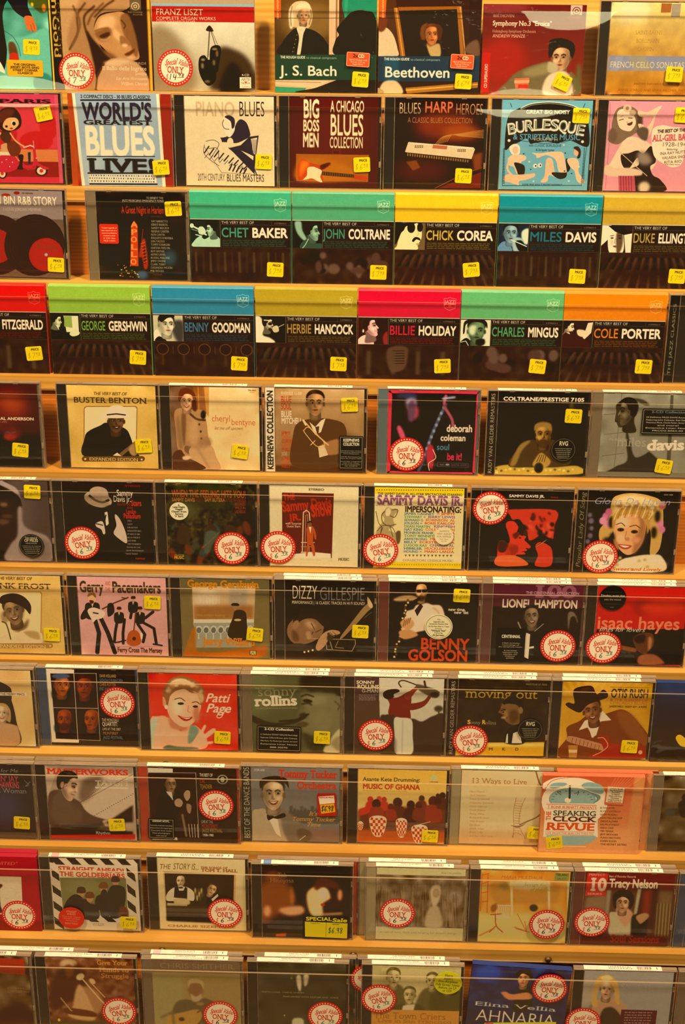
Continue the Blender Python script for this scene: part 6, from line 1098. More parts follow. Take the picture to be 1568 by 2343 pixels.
promo('promo_yellow', (60, 410, 305, 515), 'd8a020')
for i, (t, a, b_) in enumerate((('THE ORIGINAL', 105, 258), ('JERSEY BOYS SING', 84, 280), ('STREET CORNER', 98, 268), ('CLASSICS!', 130, 236))): T(t, a, b_, 446 + i * 18, 14, '2c1c10', 'k')
promo('promo_two_disc', (0, 0, 158, 94), 'c8502a')
L('3 3 155 3 155 91 3 91 3 3', 3, 'e8a888'); T('2x', 42, 78, 34, 22, '5c1c20', 'k'); T('CD', 78, 120, 34, 22, 'f0d8c0', 'k')
for i, t in enumerate(('Special Edition with', 'bonus CD by', 'Angela Hewitt')): T(t, 18 + i * 12, 142 - i * 14, 54 + i * 14, 10, 'e8b498', 'b')
promo('promo_red', (665, 243, 793, 380), 'c82a14')
for i, t in enumerate(("Today's legends of", 'jazz captured in a', 'once-in-a-lifetime', 'musical event', '2 CD Set', 'PRCD 11029-2')): T(t, 680 + (i > 2) * 10, 782 - (i > 2) * 12, 274 + i * 18, 9, 'f0c8a8', 'b')
def black_card(key, fr, head, lines, hc='e0d4b8', tc='c8bc9c', border=True):
    promo(key, fr, '14100c'); x0, y0, x1, y1 = fr; w = x1 - x0; h = y1 - y0
    if border: L('%f %f %f %f %f %f %f %f %f %f' % (x0 + 9, y0 + 9, x1 - 9, y0 + 9, x1 - 9, y1 - 9, x0 + 9, y1 - 9, x0 + 9, y0 + 9), 2.5, 'a89c7c')
    n = len(head); hh = h * .09
    for i, t in enumerate(head): T(t, x0 + w * .17, x1 - w * .17, y0 + h * .17 + i * hh * 1.3, hh, hc, 'k')
    m = len(lines); top = y0 + h * .17 + n * hh * 1.3 + h * .03; st_ = (y1 - h * .06 - top) / m
    for i, t in enumerate(lines):
        if t: q = min(w * .84, len(t) * w * .045) / 2; T(t, (x0 + x1) / 2 - q, (x0 + x1) / 2 + q, top + i * st_ + st_ * .4, min(st_ * .5, h * .055), tc, 'b')
black_card('promo_keepnews', (764, 402, 930, 637), ['KEEPNEWS', 'COLLECTION'], ['Handpicked Jazz Classics', 'Remastered by Original Producer', 'Orrin Keepnews', '', '24-Bit Remastering', 'from the Original Tapes', '', 'Includes insightful', 'new liner notes', 'by Orrin Keepnews', 'OJC-30508-02'])
black_card('promo_two_grey', (1292, 203, 1650, 380), ['2-CD Collection'], ['24 Definitive MILES DAVIS Recordings', 'Featuring John Coltrane, Red Garland,', 'Thelonious Monk, Charlie Parker, Sonny Rollins', 'and more!', 'Extensive Liner Notes', 'PRCD2-6063-02'], hc='5c6c70')
black_card('promo_two_olive', (190, 1084, 494, 1250), ['2-CD Collection'], ['21 Definitive SONNY ROLLINS Recordings', 'Features Clifford Brown, John Coltrane,', 'Miles Davis, The Modern Jazz Quartet, and more!', 'Extensive Liner Notes', '888-30596'])
black_card('promo_legendary', (1030, 440, 1210, 580), ['LEGENDARY ARTISTS...'], ['Previously unreleased recordings', 'Mastered from the original tapes', 'Concert line notes', 'New photographs', 'and more!'])
black_card('promo_centennial', (296, 412, 490, 630), ['', 'CENTENNIAL'], ['100th birthday', 'recordings of', 'the vibraphone master', '', 'FLYIN HOME', 'MIDNIGHT SUN', 'CENTRAL AVE', 'STARDUST', 'JAMMIN'], border=False)
def disc(key, bg, lines, col, ring=None):
    new(key, (-90, -90, 90, 90), bg, (170, 170)); E(0, 0, 90, 90, bg)
    if ring: E(0, 0, 84, 84, ring); E(0, 0, 80, 80, bg)
    for t, yb, cap, hw, st_ in lines: T(t, -hw, hw, yb, cap, col, st_)
tiny = lambda n, y0, w=60: [('remastered by the original engineer'[:30 - i * 2], y0 + i * 14, 7, w - i * 4, 'b') for i in range(n)]
disc('promo_rvg', '120f0c', [('RVG', -32, 32, 32, 'k')] + tiny(6, -6), 'c8bc98', '5c5440')
disc('promo_genius', '161210', [('THE GENIUS', -50, 16, 44, 'k'), ('OF MILES', -30, 20, 50, 'k'), ('MILES DAVIS', -14, 9, 40, 'b')] + tiny(5, 6, 66), 'b8ac90', '5c5440')
disc('promo_latenight', 'd8d0b0', [('A', -54, 16, 8, 'k'), ('Late-Night', -34, 18, 58, 'k'), ('Vegas', -12, 18, 36, 'k'), ('Classic from', 12, 18, 72, 'k'), ('Sammy', 36, 18, 38, 'k'), ("'n' Sam!", 60, 18, 42, 'k')], '2c2418')
disc('promo_first', 'dccba4', [("SAMMY'S", -42, 16, 46, 'b'), ('FIRST ALBUM', -14, 17, 68, 'b'), ('FOR REPRISE', 14, 17, 68, 'b'), ('First Time', 38, 13, 40, 'b'), ('on CD!', 58, 13, 26, 'b')], '8c8058')
disc('promo_cream', 'd8ceA8'.lower(), [('The', -48, 9, 10, 'b'), ('Legendary Jazz', -32, 10, 36, 'b'), ('Saxophonist Reunites With', -16, 10, 60, 'b'), ('His First New Album in 7 Years!', 2, 10, 68, 'b'), ('Includes', 18, 9, 22, 'b'), ('"Whisper Not"', 34, 12, 48, 'k'), ('Featuring', 48, 9, 26, 'b'), ('Al Jarreau', 66, 12, 38, 'k')], '4c4228', '8c8058')
disc('promo_timeless', '0e0c0a', [('_______________', -44, 6, 60, 'n'), ('Timeless music that', -10, 14, 80, 'b'), ('sets the mood', 18, 14, 56, 'b'), ('_______________', 44, 6, 60, 'n'), ('HEAR', 72, 6, 12, 'n')], 'c8bca0')
disc('promo_red_oval', 'c42c14', [('STRAIGHT', -46, 16, 36, 'k'), ('AHEAD!', -26, 16, 30, 'k'), ('The lost classic', -6, 11, 66, 'b'), ('1964 folk-rock album', 10, 11, 60, 'b'), ('Remastered', 26, 10, 40, 'b'), ('BONUS TRACKS', 52, 13, 44, 'k')], 'd88060')
disc('promo_lemon', 'c8c410', [('Marty', -50, 18, 26, 'rb'), ("Balin's", -26, 18, 30, 'rb'), ('Pre-Airplane', -2, 18, 62, 'rb'), ('Folk Group. Never', 24, 18, 78, 'rb'), ('Before on LP', 48, 18, 58, 'rb'), ('or CD!', 72, 18, 30, 'rb')], '5c5818')
promo('promo_price_red', (617, 270, 746, 430), 'b01c18'); P('626 292 732 286 736 338 632 348', 'e8dcc0'); T('REGULAR PRICE', 632, 728, 304, 9, 'b03028', 'k'); P('634 352 732 342 738 402 640 414', 'd8a818'); T('SALE', 650, 730, 368, 12, 'a83018', 'k'); hand('$6', 640, 362, 18, 34, '141008', 4); hand('.98', 676, 362, 18, 34, '141008', 4)
promo('promo_clock', (1040, 204, 1170, 334), 'c86040'); R(1048, 212, 1162, 318, 'd8c4a0')
for i, t in enumerate(('Concerts Benefit', 'The Participant', 'Foundation', 'To Support', 'Music and Arts', 'Education', 'Programming in', 'Public Schools')): T(t, 1062 + (i in (2, 3, 5)) * 16, 1152 - (i in (2, 3, 5)) * 16, 228 + i * 12.5, 8, '8c4c34' if i > 5 else '4c4034', 'k')
promo('promo_sale', (516, 1130, 830, 1280), '16140a'); P('530 1168 824 1174 822 1276 532 1270', 'cdb914'); T('SPECIAL', 538, 716, 1160, 24, 'd8c414', 'k'); T('Sale', 718, 820, 1166, 24, 'd8c414', 'rk', sh=.2); L('677 1172 675 1268', 2, '4a4410'); T('Original Price', 570, 634, 1182, 8, '6c6414', 'b'); T('NOW ONLY', 720, 768, 1186, 8, '4a4410', 'k'); hand('$6', 690, 1206, 20, 36, '1c4c34', 4); hand('.98', 734, 1206, 20, 36, '1c4c34', 4)

def spine(key, txt, bg, fg, st='n', cap=30, sp=(40, 580), sh=0):
    new(key, (0, 0, 52, 614), bg, (30, 352)); T(txt, 26 - cap / 2 + cap, 26 + cap / 2 + (sp[1] - sp[0]), sp[1], cap, fg, st, rot=-90, sh=sh)
spine('spine_keepnews', 'KEEPNEWS COLLECTION', 'd0c49c', '1c1810', 'k', 34, (24, 600))
spine('spine_remasters', 'RUDY VAN GELDER REMASTERS', '201812', 'a89878', 'n', 22, (20, 600))
spine('spine_song', 'Popular Lady Of Song', '1c1610', '9c8c5c', 't', 26, (20, 580), .35)
spine('spine_bands', 'BEST OF THE DANCE BANDS', '2c2820', 'a89c7c', 'n', 34, (8, 590))
spine('spine_classics', 'THE JAZZ CLASSICS', '1c150f', 'a89878', 'n', 16, (60, 560))

def title_strip(key, a, b, tag=None, seed=0):
    new(key, (0, 0, 600, 36), 'e6dccb', (420, 30)); r = random.Random(seed)
    if tag: R(20, 0, 80, 36, tag)
    if not a: Z(190, 380, 6, 2, 13, 7, '5c544c', .8, .2, 14)
    T(a, 190, 190 + 12 * len(a), 14, 10, '4c443c', 'b'); T(b, 170, 170 + 11 * len(b), 30, 9, '4c443c', 'n'); Z(30, 130, 10, 2, 12, 5, '8c8478', .8, .3, 12)
    x = 410
    while x < 520: w = 1.5 + 3 * r.random(); R(x, 4, x + w, 26, '3a342c'); x += w + 1.5 + 3 * r.random()
    Z(414, 516, 29, 1, 1, 4, '5c544c'); R(560, 6, 566, 26, '4c4c64')
for i, (a, b, t_) in enumerate((('THE MONTEREY QUARTET', 'LIVE AT THE 2007 FESTIVAL', None), ('DIZZY GILLESPIE', 'PERFORMANCE', None), ('CAL TJADER MONTEREY', 'MJF 1958-1980', None), ('Straight Ahead!', 'The Goldebriars', 'd88070'), ('TISH HINOJOSA', "DESTINY'S GATE", '5468a0'), ('MARTYN JOSEPH', 'DEEP BLUE', None), ('MARIA MULDAUR', 'SONGS FOR THE SOUTH', None), ('Give Your Hands', 'to Struggle', None), ('CHRIS SMITHER', 'THAT OLD BOOK OF MINE', None), ('MARILYN SCOTT', 'STORIES OF LOVE', 'e09080'), ('MARTIN LUTHER', 'CHANGE OF HEART', None), ('THE TOWN CRIERS', 'LIVE IN SAN FRANCISCO', None), ('', '', None))):
    title_strip('strip%d' % i, a, b, t_, i)
G.done()
finish()

# ---------------------------------------------------------------- materials
def lit_white(row):
    """what a white sheet on that ledge looks like under the shop lamps: used to turn picture colours into true surface colours"""
    return np.array(WHITE[row])
WHITE = {r: (0.92, 0.72, 0.50) for r in range(1, 5)}
WHITE.update({5: (.71, .56, .36), 6: (.79, .64, .37), 7: (.71, .56, .34), 8: (.68, .53, .32), 9: (.67, .51, .31), 10: (.64, .48, .29), 11: (.61, .46, .27), 0: (.90, .74, .54)})
def srgb_img(cv, name, row):
    h, w = cv.a.shape[:2]
    img = bpy.data.images.new(name, w, h, alpha=False)
    al = np.clip((lin(np.clip(cv.a, 0, 1)) - .009) / lit_white(row), 0.003, 0.88)
    s = np.where(al <= 0.0031308, al * 12.92, 1.055 * al ** (1 / 2.4) - 0.055)
    px = np.ones((h, w, 4), np.float32); px[..., :3] = s[::-1]
    img.pixels.foreach_set(px.ravel()); img.update(); img.pack()
    return img
def mat(name):
    m = bpy.data.materials.new(name); m.use_nodes = True
    nt = m.node_tree; nt.nodes.clear()
    return m, nt, nt.nodes.new('ShaderNodeOutputMaterial')
def principled(nt, out, **k):
    p = nt.nodes.new('ShaderNodeBsdfPrincipled')
    for a, b in k.items():
        p.inputs[a.replace('_', ' ')].default_value = b
    nt.links.new(p.outputs[0], out.inputs[0]); return p
def img_mat(key, row, rough=.35, spec=.35, coat=0.0, crinkle=0.0):
    nm = key + '_print'
    if nm in bpy.data.materials: return bpy.data.materials[nm]
    m, nt, out = mat(nm)
    p = principled(nt, out, Roughness=rough)
    p.inputs['Specular IOR Level'].default_value = spec
    p.inputs['Coat Weight'].default_value = coat; p.inputs['Coat Roughness'].default_value = .08
    t = nt.nodes.new('ShaderNodeTexImage'); t.image = srgb_img(COVERS[key], key, row); t.extension = 'EXTEND'; t.interpolation = 'Linear'
    nt.links.new(t.outputs[0], p.inputs['Base Color'])
    if crinkle:
        n = nt.nodes.new('ShaderNodeTexNoise'); n.inputs['Scale'].default_value = 40; n.inputs['Distortion'].default_value = 1.5
        tc = nt.nodes.new('ShaderNodeTexCoord'); nt.links.new(tc.outputs['Object'], n.inputs[0])
        b = nt.nodes.new('ShaderNodeBump'); b.inputs['Strength'].default_value = crinkle; b.inputs['Distance'].default_value = .002
        nt.links.new(n.outputs[0], b.inputs['Height']); nt.links.new(b.outputs[0], p.inputs['Coat Normal'])
    return m
def plain(name, c, rough=.4, spec=.5, metal=0.0, ridges=None):
    if name in bpy.data.materials: return bpy.data.materials[name]
    m, nt, out = mat(name)
    p = principled(nt, out, Roughness=rough, Metallic=metal); p.inputs['Specular IOR Level'].default_value = spec
    n = nt.nodes.new('ShaderNodeTexNoise'); n.inputs['Scale'].default_value = 30
    tc = nt.nodes.new('ShaderNodeTexCoord'); nt.links.new(tc.outputs['Object'], n.inputs[0])
    r = nt.nodes.new('ShaderNodeMix'); r.data_type = 'RGBA'
    r.inputs[6].default_value = (*[q * .88 for q in c], 1); r.inputs[7].default_value = (*[min(1, q * 1.1) for q in c], 1)
    nt.links.new(n.outputs[0], r.inputs[0]); nt.links.new(r.outputs[2], p.inputs['Base Color'])
    return m
def clear(name, tint, haze, haze_col, rough=.04, ior=1.45, streak=False):
    m, nt, out = mat(name)
    tr = nt.nodes.new('ShaderNodeBsdfTransparent'); tr.inputs[0].default_value = (*tint, 1)
    gl = nt.nodes.new('ShaderNodeBsdfGlossy'); gl.inputs['Roughness'].default_value = rough
    df = nt.nodes.new('ShaderNodeBsdfDiffuse'); df.inputs[0].default_value = (*haze_col, 1)
    fr = nt.nodes.new('ShaderNodeFresnel'); fr.inputs[0].default_value = ior
    ge = nt.nodes.new('ShaderNodeNewGeometry'); io = nt.nodes.new('ShaderNodeMix')
    io.inputs[2].default_value = ior; io.inputs[3].default_value = 1 / ior      # same sheen from either side of the thin sheet
    nt.links.new(ge.outputs['Backfacing'], io.inputs[0]); nt.links.new(io.outputs[0], fr.inputs[0])
    a = nt.nodes.new('ShaderNodeMixShader'); b = nt.nodes.new('ShaderNodeMixShader')
    a.inputs[0].default_value = haze
    if streak:
        tc = nt.nodes.new('ShaderNodeTexCoord'); mp = nt.nodes.new('ShaderNodeMapping'); mp.inputs['Scale'].default_value = (14, 500, 60)
        n = nt.nodes.new('ShaderNodeTexNoise'); n.inputs['Scale'].default_value = 1; n.inputs['Detail'].default_value = 4
        cr = nt.nodes.new('ShaderNodeMapRange'); cr.inputs[1].default_value = .3; cr.inputs[2].default_value = .7; cr.inputs[3].default_value = haze * .45; cr.inputs[4].default_value = min(1, haze * 1.6)
        nt.links.new(tc.outputs['Object'], mp.inputs[0]); nt.links.new(mp.outputs[0], n.inputs[0]); nt.links.new(n.outputs[0], cr.inputs[0]); nt.links.new(cr.outputs[0], a.inputs[0])
    nt.links.new(tr.outputs[0], a.inputs[1]); nt.links.new(df.outputs[0], a.inputs[2])
    nt.links.new(a.outputs[0], b.inputs[1]); nt.links.new(gl.outputs[0], b.inputs[2]); mu = nt.nodes.new('ShaderNodeMath'); mu.operation = 'MULTIPLY'; iv = nt.nodes.new('ShaderNodeMath'); iv.operation = 'SUBTRACT'; iv.inputs[0].default_value = 1.0
    nt.links.new(ge.outputs['Backfacing'], iv.inputs[1]); nt.links.new(iv.outputs[0], mu.inputs[0]); nt.links.new(fr.outputs[0], mu.inputs[1]); nt.links.new(mu.outputs[0], b.inputs[0])
    nt.links.new(b.outputs[0], out.inputs[0]); return m
def wood(name, dark, light, rough=.38, scale=1.0):
    m, nt, out = mat(name)
    p = principled(nt, out, Roughness=rough); p.inputs['Specular IOR Level'].default_value = .35
    tc = nt.nodes.new('ShaderNodeTexCoord'); mp = nt.nodes.new('ShaderNodeMapping'); mp.inputs['Scale'].default_value = (2.2 * scale, 30 * scale, 42 * scale)
    n1 = nt.nodes.new('ShaderNodeTexNoise'); n1.inputs['Scale'].default_value = 1.6; n1.inputs['Detail'].default_value = 6; n1.inputs['Distortion'].default_value = .6
    n2 = nt.nodes.new('ShaderNodeTexNoise'); n2.inputs['Scale'].default_value = 5; n2.inputs['Detail'].default_value = 3
    w = nt.nodes.new('ShaderNodeTexWave'); w.inputs['Scale'].default_value = .9; w.inputs['Distortion'].default_value = 5; w.bands_direction = 'Z'; w.inputs['Detail'].default_value = 3
    nt.links.new(tc.outputs['Object'], mp.inputs[0]); nt.links.new(mp.outputs[0], n1.inputs[0]); nt.links.new(mp.outputs[0], w.inputs[0]); nt.links.new(tc.outputs['Object'], n2.inputs[0])
    mx = nt.nodes.new('ShaderNodeMix'); mx.inputs[0].default_value = .35; nt.links.new(n1.outputs[0], mx.inputs[2]); nt.links.new(w.outputs[1], mx.inputs[3])
    mx2 = nt.nodes.new('ShaderNodeMix'); mx2.inputs[0].default_value = .3; nt.links.new(mx.outputs[0], mx2.inputs[2]); nt.links.new(n2.outputs[0], mx2.inputs[3])
    cr = nt.nodes.new('ShaderNodeValToRGB'); cr.color_ramp.elements[0].position = .3; cr.color_ramp.elements[1].position = .72
    cr.color_ramp.elements[0].color = (*dark, 1); cr.color_ramp.elements[1].color = (*light, 1)
    nt.links.new(mx2.outputs[0], cr.inputs[0]); nt.links.new(cr.outputs[0], p.inputs['Base Color'])
    b = nt.nodes.new('ShaderNodeBump'); b.inputs['Strength'].default_value = .08; b.inputs['Distance'].default_value = .001
    nt.links.new(n1.outputs[0], b.inputs['Height']); nt.links.new(b.outputs[0], p.inputs['Normal'])
    return m
M_LEDGE = wood('ledge_birch', (.60, .31, .055), (.80, .49, .13))
M_RISER = wood('riser_reddish', (.52, .150, .012), (.72, .26, .028), scale=1.6)  # redder, darker wood tone than the ledge boards
M_LID = clear('clear_lid_plastic', (.985, .985, .985), .002, (.7, .65, .6), .05)
M_EDGE = clear('clear_edge_plastic', (.86, .80, .78), .42, (.54, .46, .39), .22, 1.5, streak=True)
M_GUARD = clear('clear_guard_plastic', (.985, .982, .975), .004, (.75, .72, .66), .012)
M_GEDGE = clear('guard_cut_edge', (.85, .8, .75), .50, (.55, .45, .33), .2)
M_BLACK = plain('black_tray_plastic', (.014, .012, .011), .32)
M_BRASS = plain('screw_brass', (.30, .20, .07), .38, .6, .55)
M_STEEL = plain('dark_screw_slot', (.03, .02, .012), .5)
TRAYS = {'k': M_BLACK, 'c': plain('clear_tray_plastic', (.22, .19, .15), .3), 'b': plain('blue_grey_tray_plastic', (.12, .20, .28), .35), 'n': plain('blue_tray_plastic', (.05, .10, .24), .35),
         'r': plain('red_tray_inlay', (.50, .06, .03), .4), 'm': plain('maroon_tray_inlay', (.16, .04, .04), .4), 'w': plain('pale_tray_inlay', (.42, .40, .28), .4), 'p': plain('plum_tray_inlay', (.12, .045, .05), .4)}

# ---------------------------------------------------------------- mesh helpers
class MB:
    def __init__(s): s.v = []; s.f = []; s.mi = []
    def box(s, x0, x1, y0, y1, z0, z1, mi=0, ch=0):
        b = len(s.v)
        if ch:   # chamfered upright edges and rims
            ring = [(x0 + ch, y0), (x1 - ch, y0), (x1, y0 + ch), (x1, y1 - ch), (x1 - ch, y1), (x0 + ch, y1), (x0, y1 - ch), (x0, y0 + ch)]
            for z in (z0, z1):
                for x, y in ring: s.v.append((x, y, z))
            for i in range(8): s.f.append((b + i, b + (i + 1) % 8, b + 8 + (i + 1) % 8, b + 8 + i)); s.mi.append(mi)
            s.f.append(tuple(b + 7 - i for i in range(8))); s.f.append(tuple(b + 8 + i for i in range(8))); s.mi += [mi, mi]
            return s
        s.v += [(x0, y0, z0), (x1, y0, z0), (x1, y1, z0), (x0, y1, z0), (x0, y0, z1), (x1, y0, z1), (x1, y1, z1), (x0, y1, z1)]
        for q in ((0, 3, 2, 1), (4, 5, 6, 7), (0, 1, 5, 4), (1, 2, 6, 5), (2, 3, 7, 6), (3, 0, 4, 7)):
            s.f.append(tuple(b + i for i in q)); s.mi.append(mi)
        return s
    def prism(s, pts, y0, y1, mi=0):      # outline in x,z pushed through y (y0 is the front)
        b = len(s.v); n = len(pts)
        for y in (y0, y1):
            for x, z in pts: s.v.append((x, y, z))
        s.f.append(tuple(b + i for i in range(n))); s.f.append(tuple(b + 2 * n - 1 - i for i in range(n))); s.mi += [mi, mi]
        for i in range(n): s.f.append((b + i, b + n + i, b + n + (i + 1) % n, b + (i + 1) % n)); s.mi.append(mi)
        return s
    def extrude_x(s, prof, x0, x1, mats=None):      # closed profile in y,z swept along x
        b = len(s.v); n = len(prof)
        for x in (x0, x1):
            for y, z in prof: s.v.append((x, y, z))
        for i in range(n): s.f.append((b + i, b + (i + 1) % n, b + n + (i + 1) % n, b + n + i)); s.mi.append(mats[i] if mats else 0)
        s.f.append(tuple(b + n - 1 - i for i in range(n))); s.f.append(tuple(b + n + i for i in range(n))); s.mi += [0, 0]
        return s
    def mesh(s, name, mats, uvbox=None, flip=False):
        me = bpy.data.meshes.new(name); me.from_pydata(s.v, [], s.f)
        for m in mats: me.materials.append(m)
        for p, mi in zip(me.polygons, s.mi): p.material_index = mi
        if uvbox:
            ax, x0, x1, z0, z1 = uvbox
            uv = me.uv_layers.new(name='print')
            for lp in me.loops:
                c = me.vertices[lp.vertex_index].co
                uv.data[lp.index].uv = ((c[0] - x0) / (x1 - x0), (c[ax] - z0) / (z1 - z0))
        me.update()
        return me
def link(name, me, parent=None, loc=(0, 0, 0), rot=None):
    o = bpy.data.objects.new(name, me); COL.objects.link(o); o.location = loc
    if rot: o.rotation_euler = rot
    if parent: o.parent = parent
    return o
def fix(me):
    bm = bmesh.new(); bm.from_mesh(me); bmesh.ops.recalc_face_normals(bm, faces=bm.faces); bm.to_mesh(me); bm.free(); return me

# ---------------------------------------------------------------- the room
def struct(name, me, **k):
    o = link(name, me, **k); o['kind'] = 'structure'; return o
M_WALL = plain('wall_paint', (.55, .42, .28), .8)
M_FLOOR = plain('floor_boards', (.30, .20, .12), .45)
M_CEIL = plain('ceiling_paint', (.55, .48, .38), .9)
struct('wall_back', MB().box(-3.2, 3.2, .30, .36, 0, 3.6).mesh('wall_back', [M_WALL]))
struct('floor', MB().box(-3.2, 3.2, -7.0, .36, -.06, 0).mesh('floor', [M_FLOOR]))
struct('ceiling', MB().box(-3.2, 3.2, -7.0, .36, 3.6, 3.66).mesh('ceiling', [M_CEIL]))

# ---------------------------------------------------------------- lamps of the shop, seen mirrored in the guards
def glow(name, c, k):
    m, nt, out = mat(name); e = nt.nodes.new('ShaderNodeEmission'); e.inputs[0].default_value = (*c, 1); e.inputs[1].default_value = k
    nt.links.new(e.outputs[0], out.inputs[0]); return m
M_GLOW = glow('lamp_glow', (1.0, .88, .50), 16)
M_SHADE = glow('frosted_shade_glow', (1.0, .84, .46), 12)
def lathe(prof, n, mats, name, mi=None):
    s = MB()
    for r_, z_ in prof:
        for i in range(n): a = 2 * math.pi * i / n; s.v.append((r_ * math.cos(a), r_ * math.sin(a), z_))
    for k in range(len(prof) - 1):
        for i in range(n): s.f.append((k * n + i, k * n + (i + 1) % n, (k + 1) * n + (i + 1) % n, (k + 1) * n + i)); s.mi.append(0)
    me = fix(s.mesh(name, mats))
    for p in me.polygons: p.use_smooth = True
    return me
def pendant(x, y, z, R_, label):
    root = bpy.data.objects.new('pendant_lamp', None); COL.objects.link(root); root.location = (x, y, z)
    root['label'] = label; root['category'] = 'lamp'; root['group'] = 'pendant lamps behind the camera, mirrored in the guards'
    link('diffuser', lathe([(.001, -.075), (R_ * .5, -.066), (R_ * .85, -.038), (R_, 0)], 40, [M_GLOW], 'diffuser'), root)
    link('lamp_shade', lathe([(R_ * 1.02, -.006), (R_ * 1.02, .004), (R_ * .8, .038), (R_ * .45, .072), (.04, .086), (.001, .09)], 40, [M_SHADE], 'lamp_shade'), root)
    link('cord', lathe([(.006, .088), (.006, 3.6 - z)], 8, [M_BLACK], 'cord'), root)
pendant(.92, -6.6, 2.10, .31, 'pale round pendant lamp mirrored at the right end of the top two ledges')
pendant(-2.05, -6.3, 2.11, .44, 'wide pale round pendant lamp mirrored at the left end of the top two ledges')
pendant(.84, -3.85, 2.25, .19, 'small round pendant lamp mirrored over the dark red cover')

# ---------------------------------------------------------------- the display rack
def ledge_y(r): return -(r - 6) * DY
def ledge_z(r): return ZB - (r - 6) * DZ + {1: .001, 4: .0008, 6: -.0025, 5: -.001, 7: -.001, 8: -.001, 11: -.0055}.get(r, 0)
RX0, RX1 = -.86, .98
rack = bpy.data.objects.new('display_rack', None); COL.objects.link(rack); rack.location = (0, 0, 0)
rack['label'] = 'stepped golden wooden wall rack of narrow ledges with clear plastic guards holding the CDs'; rack['category'] = 'display rack'
def screw_mesh():
    s = MB(); n = 20
    def ring(r, y): 
        b = len(s.v)
        for i in range(n): a = 2 * math.pi * i / n; s.v.append((r * math.cos(a), y, r * math.sin(a)))
        return b
    rs = [ring(.0052, 0), ring(.0052, -.0007), ring(.0047, -.0010), ring(.0034, -.0010), ring(.0032, -.0016), ring(.0024, -.0024), ring(.0012, -.0028)]
    for a, b in zip(rs[:-1], rs[1:]):
        for i in range(n): s.f.append((a + i, a + (i + 1) % n, b + (i + 1) % n, b + i)); s.mi.append(0)
    s.f.append(tuple(rs[-1] + i for i in range(n))); s.mi.append(0)
    s.box(-.0024, .0024, -.0030, -.0022, -.0004, .0004, 1)
    return fix(s.mesh('screw', [M_BRASS, M_STEEL]))
SCREW = screw_mesh()
LEDGE = {}
for r in range(1, 13):
    y, z = ledge_y(r), ledge_z(r) if r < 12 else ledge_z(11) - DZ
    link('ledge_board', MB().box(RX0, RX1, y - .0125, y + .048, z - .020, z).mesh('ledge_board', [M_LEDGE]), rack)
    if r < 12:
        zt = (ledge_z(r - 1) - .020) if r > 1 else z + .34
        mt = M_LEDGE if r == 1 else M_RISER
        link('riser_board', MB().box(RX0, RX1, y + .0385, y + .048, z, zt).mesh('riser_board', [mt]), rack)
    t = .0030; yo = y - .0127
    zg = z
    prof = [(yo, zg - .0165), (yo, zg + .002), (y - .0025, zg + .1105), (y - .0025 - t, zg + .1107), (yo - t, zg + .0022), (yo - t, zg - .0165)]
    g = link('clear_guard', fix(MB().extrude_x(prof, RX0, RX1, [0, 0, 1, 0, 0, 1]).mesh('clear_guard', [M_GUARD, M_GEDGE])), rack)
    for xs in (-.742, -.472, -.202, .066, .338, .608, .878):
        link('screw', SCREW, rack, (xs + .001 * ((r * 7) % 3 - 1), yo - t, z - .0105))
for i, xs in enumerate((RX0 - .02, RX1)):       # end panels that close the steps
    pr = []
    for r in range(1, 12): pr += [(ledge_y(r) - .0125, ledge_z(r) + (0 if r > 1 else .34)), (ledge_y(r) - .0125, ledge_z(r) - DZ)]
    pr += [(ledge_y(12) - .0125, ledge_z(11) - DZ), (ledge_y(12) - .0125, 0), (.29, 0), (.29, ledge_z(1) + .34)]
    link('end_panel', fix(MB().extrude_x(pr, xs, xs + .02).mesh('end_panel', [M_LEDGE])), rack)

# ---------------------------------------------------------------- cases
JW, JH, JD = .142, .125, .0103
SHELL = {}
def shells():
    e = MB()
    w = .0011
    e.box(0, w, .0012, JD, 0, JH).box(JW - w, JW, .0012, JD, 0, JH).box(w, JW - w, .0012, JD, 0, w).box(w, JW - w, .0012, JD, JH - w, JH)
    e.box(.0143, .0150, .0013, .0022, w, JH - w)
    for x in (.030, .105): e.box(x, x + .007, .0012, .0075, JH, JH + .0003); e.box(x, x + .007, .0015, .0042, JH - .004, JH - .0013)
    e.box(.004, JW - .004, .0034, .0038, JH, JH + .0004)
    for z in (.03, .09): e.box(JW - .0035, JW - .0013, .0013, .0024, z, z + .008)
    SHELL['edge'] = e.mesh('case_rim', [M_EDGE])
    SHELL['lid'] = MB().box(0, JW, 0, .0011, 0, JH, 0, .0004).mesh('front_lid', [M_LID])
    for k, m in TRAYS.items():
        t = MB().box(.0015, JW - .0015, .0034, JD - .0002, .0015, JH - .0015)
        SHELL['tray' + k] = t.mesh('disc_tray', [m])
        s = MB().box(.0016, .0141, .0018, .0033, .0014, JH - .0014)
        for i in range(9): s.box(.0022 + i * .0013, .0028 + i * .0013, .0015, .0018, .002, JH - .002)
        SHELL['strip' + k] = s.mesh('hinge_strip', [m])
    d = MB().box(0, .1395, .0004, .0095, 0, .1275, 0, .0008)
    SHELL['dig'] = d
shells()
def round_rect(w, h, r):
    pts = []
    for cx, cz, a0 in ((w / 2 - r, -h / 2 + r, -90), (w / 2 - r, h / 2 - r, 0), (-w / 2 + r, h / 2 - r, 90), (-w / 2 + r, -h / 2 + r, 180)):
        for k in range(5): a = math.radians(a0 + k * 22.5); pts.append((cx + r * math.cos(a), cz + r * math.sin(a)))
    return pts
M_WRAP = clear('shrink_wrap_film', (.985, .985, .985), .004, (.7, .65, .6), .10, 1.5)
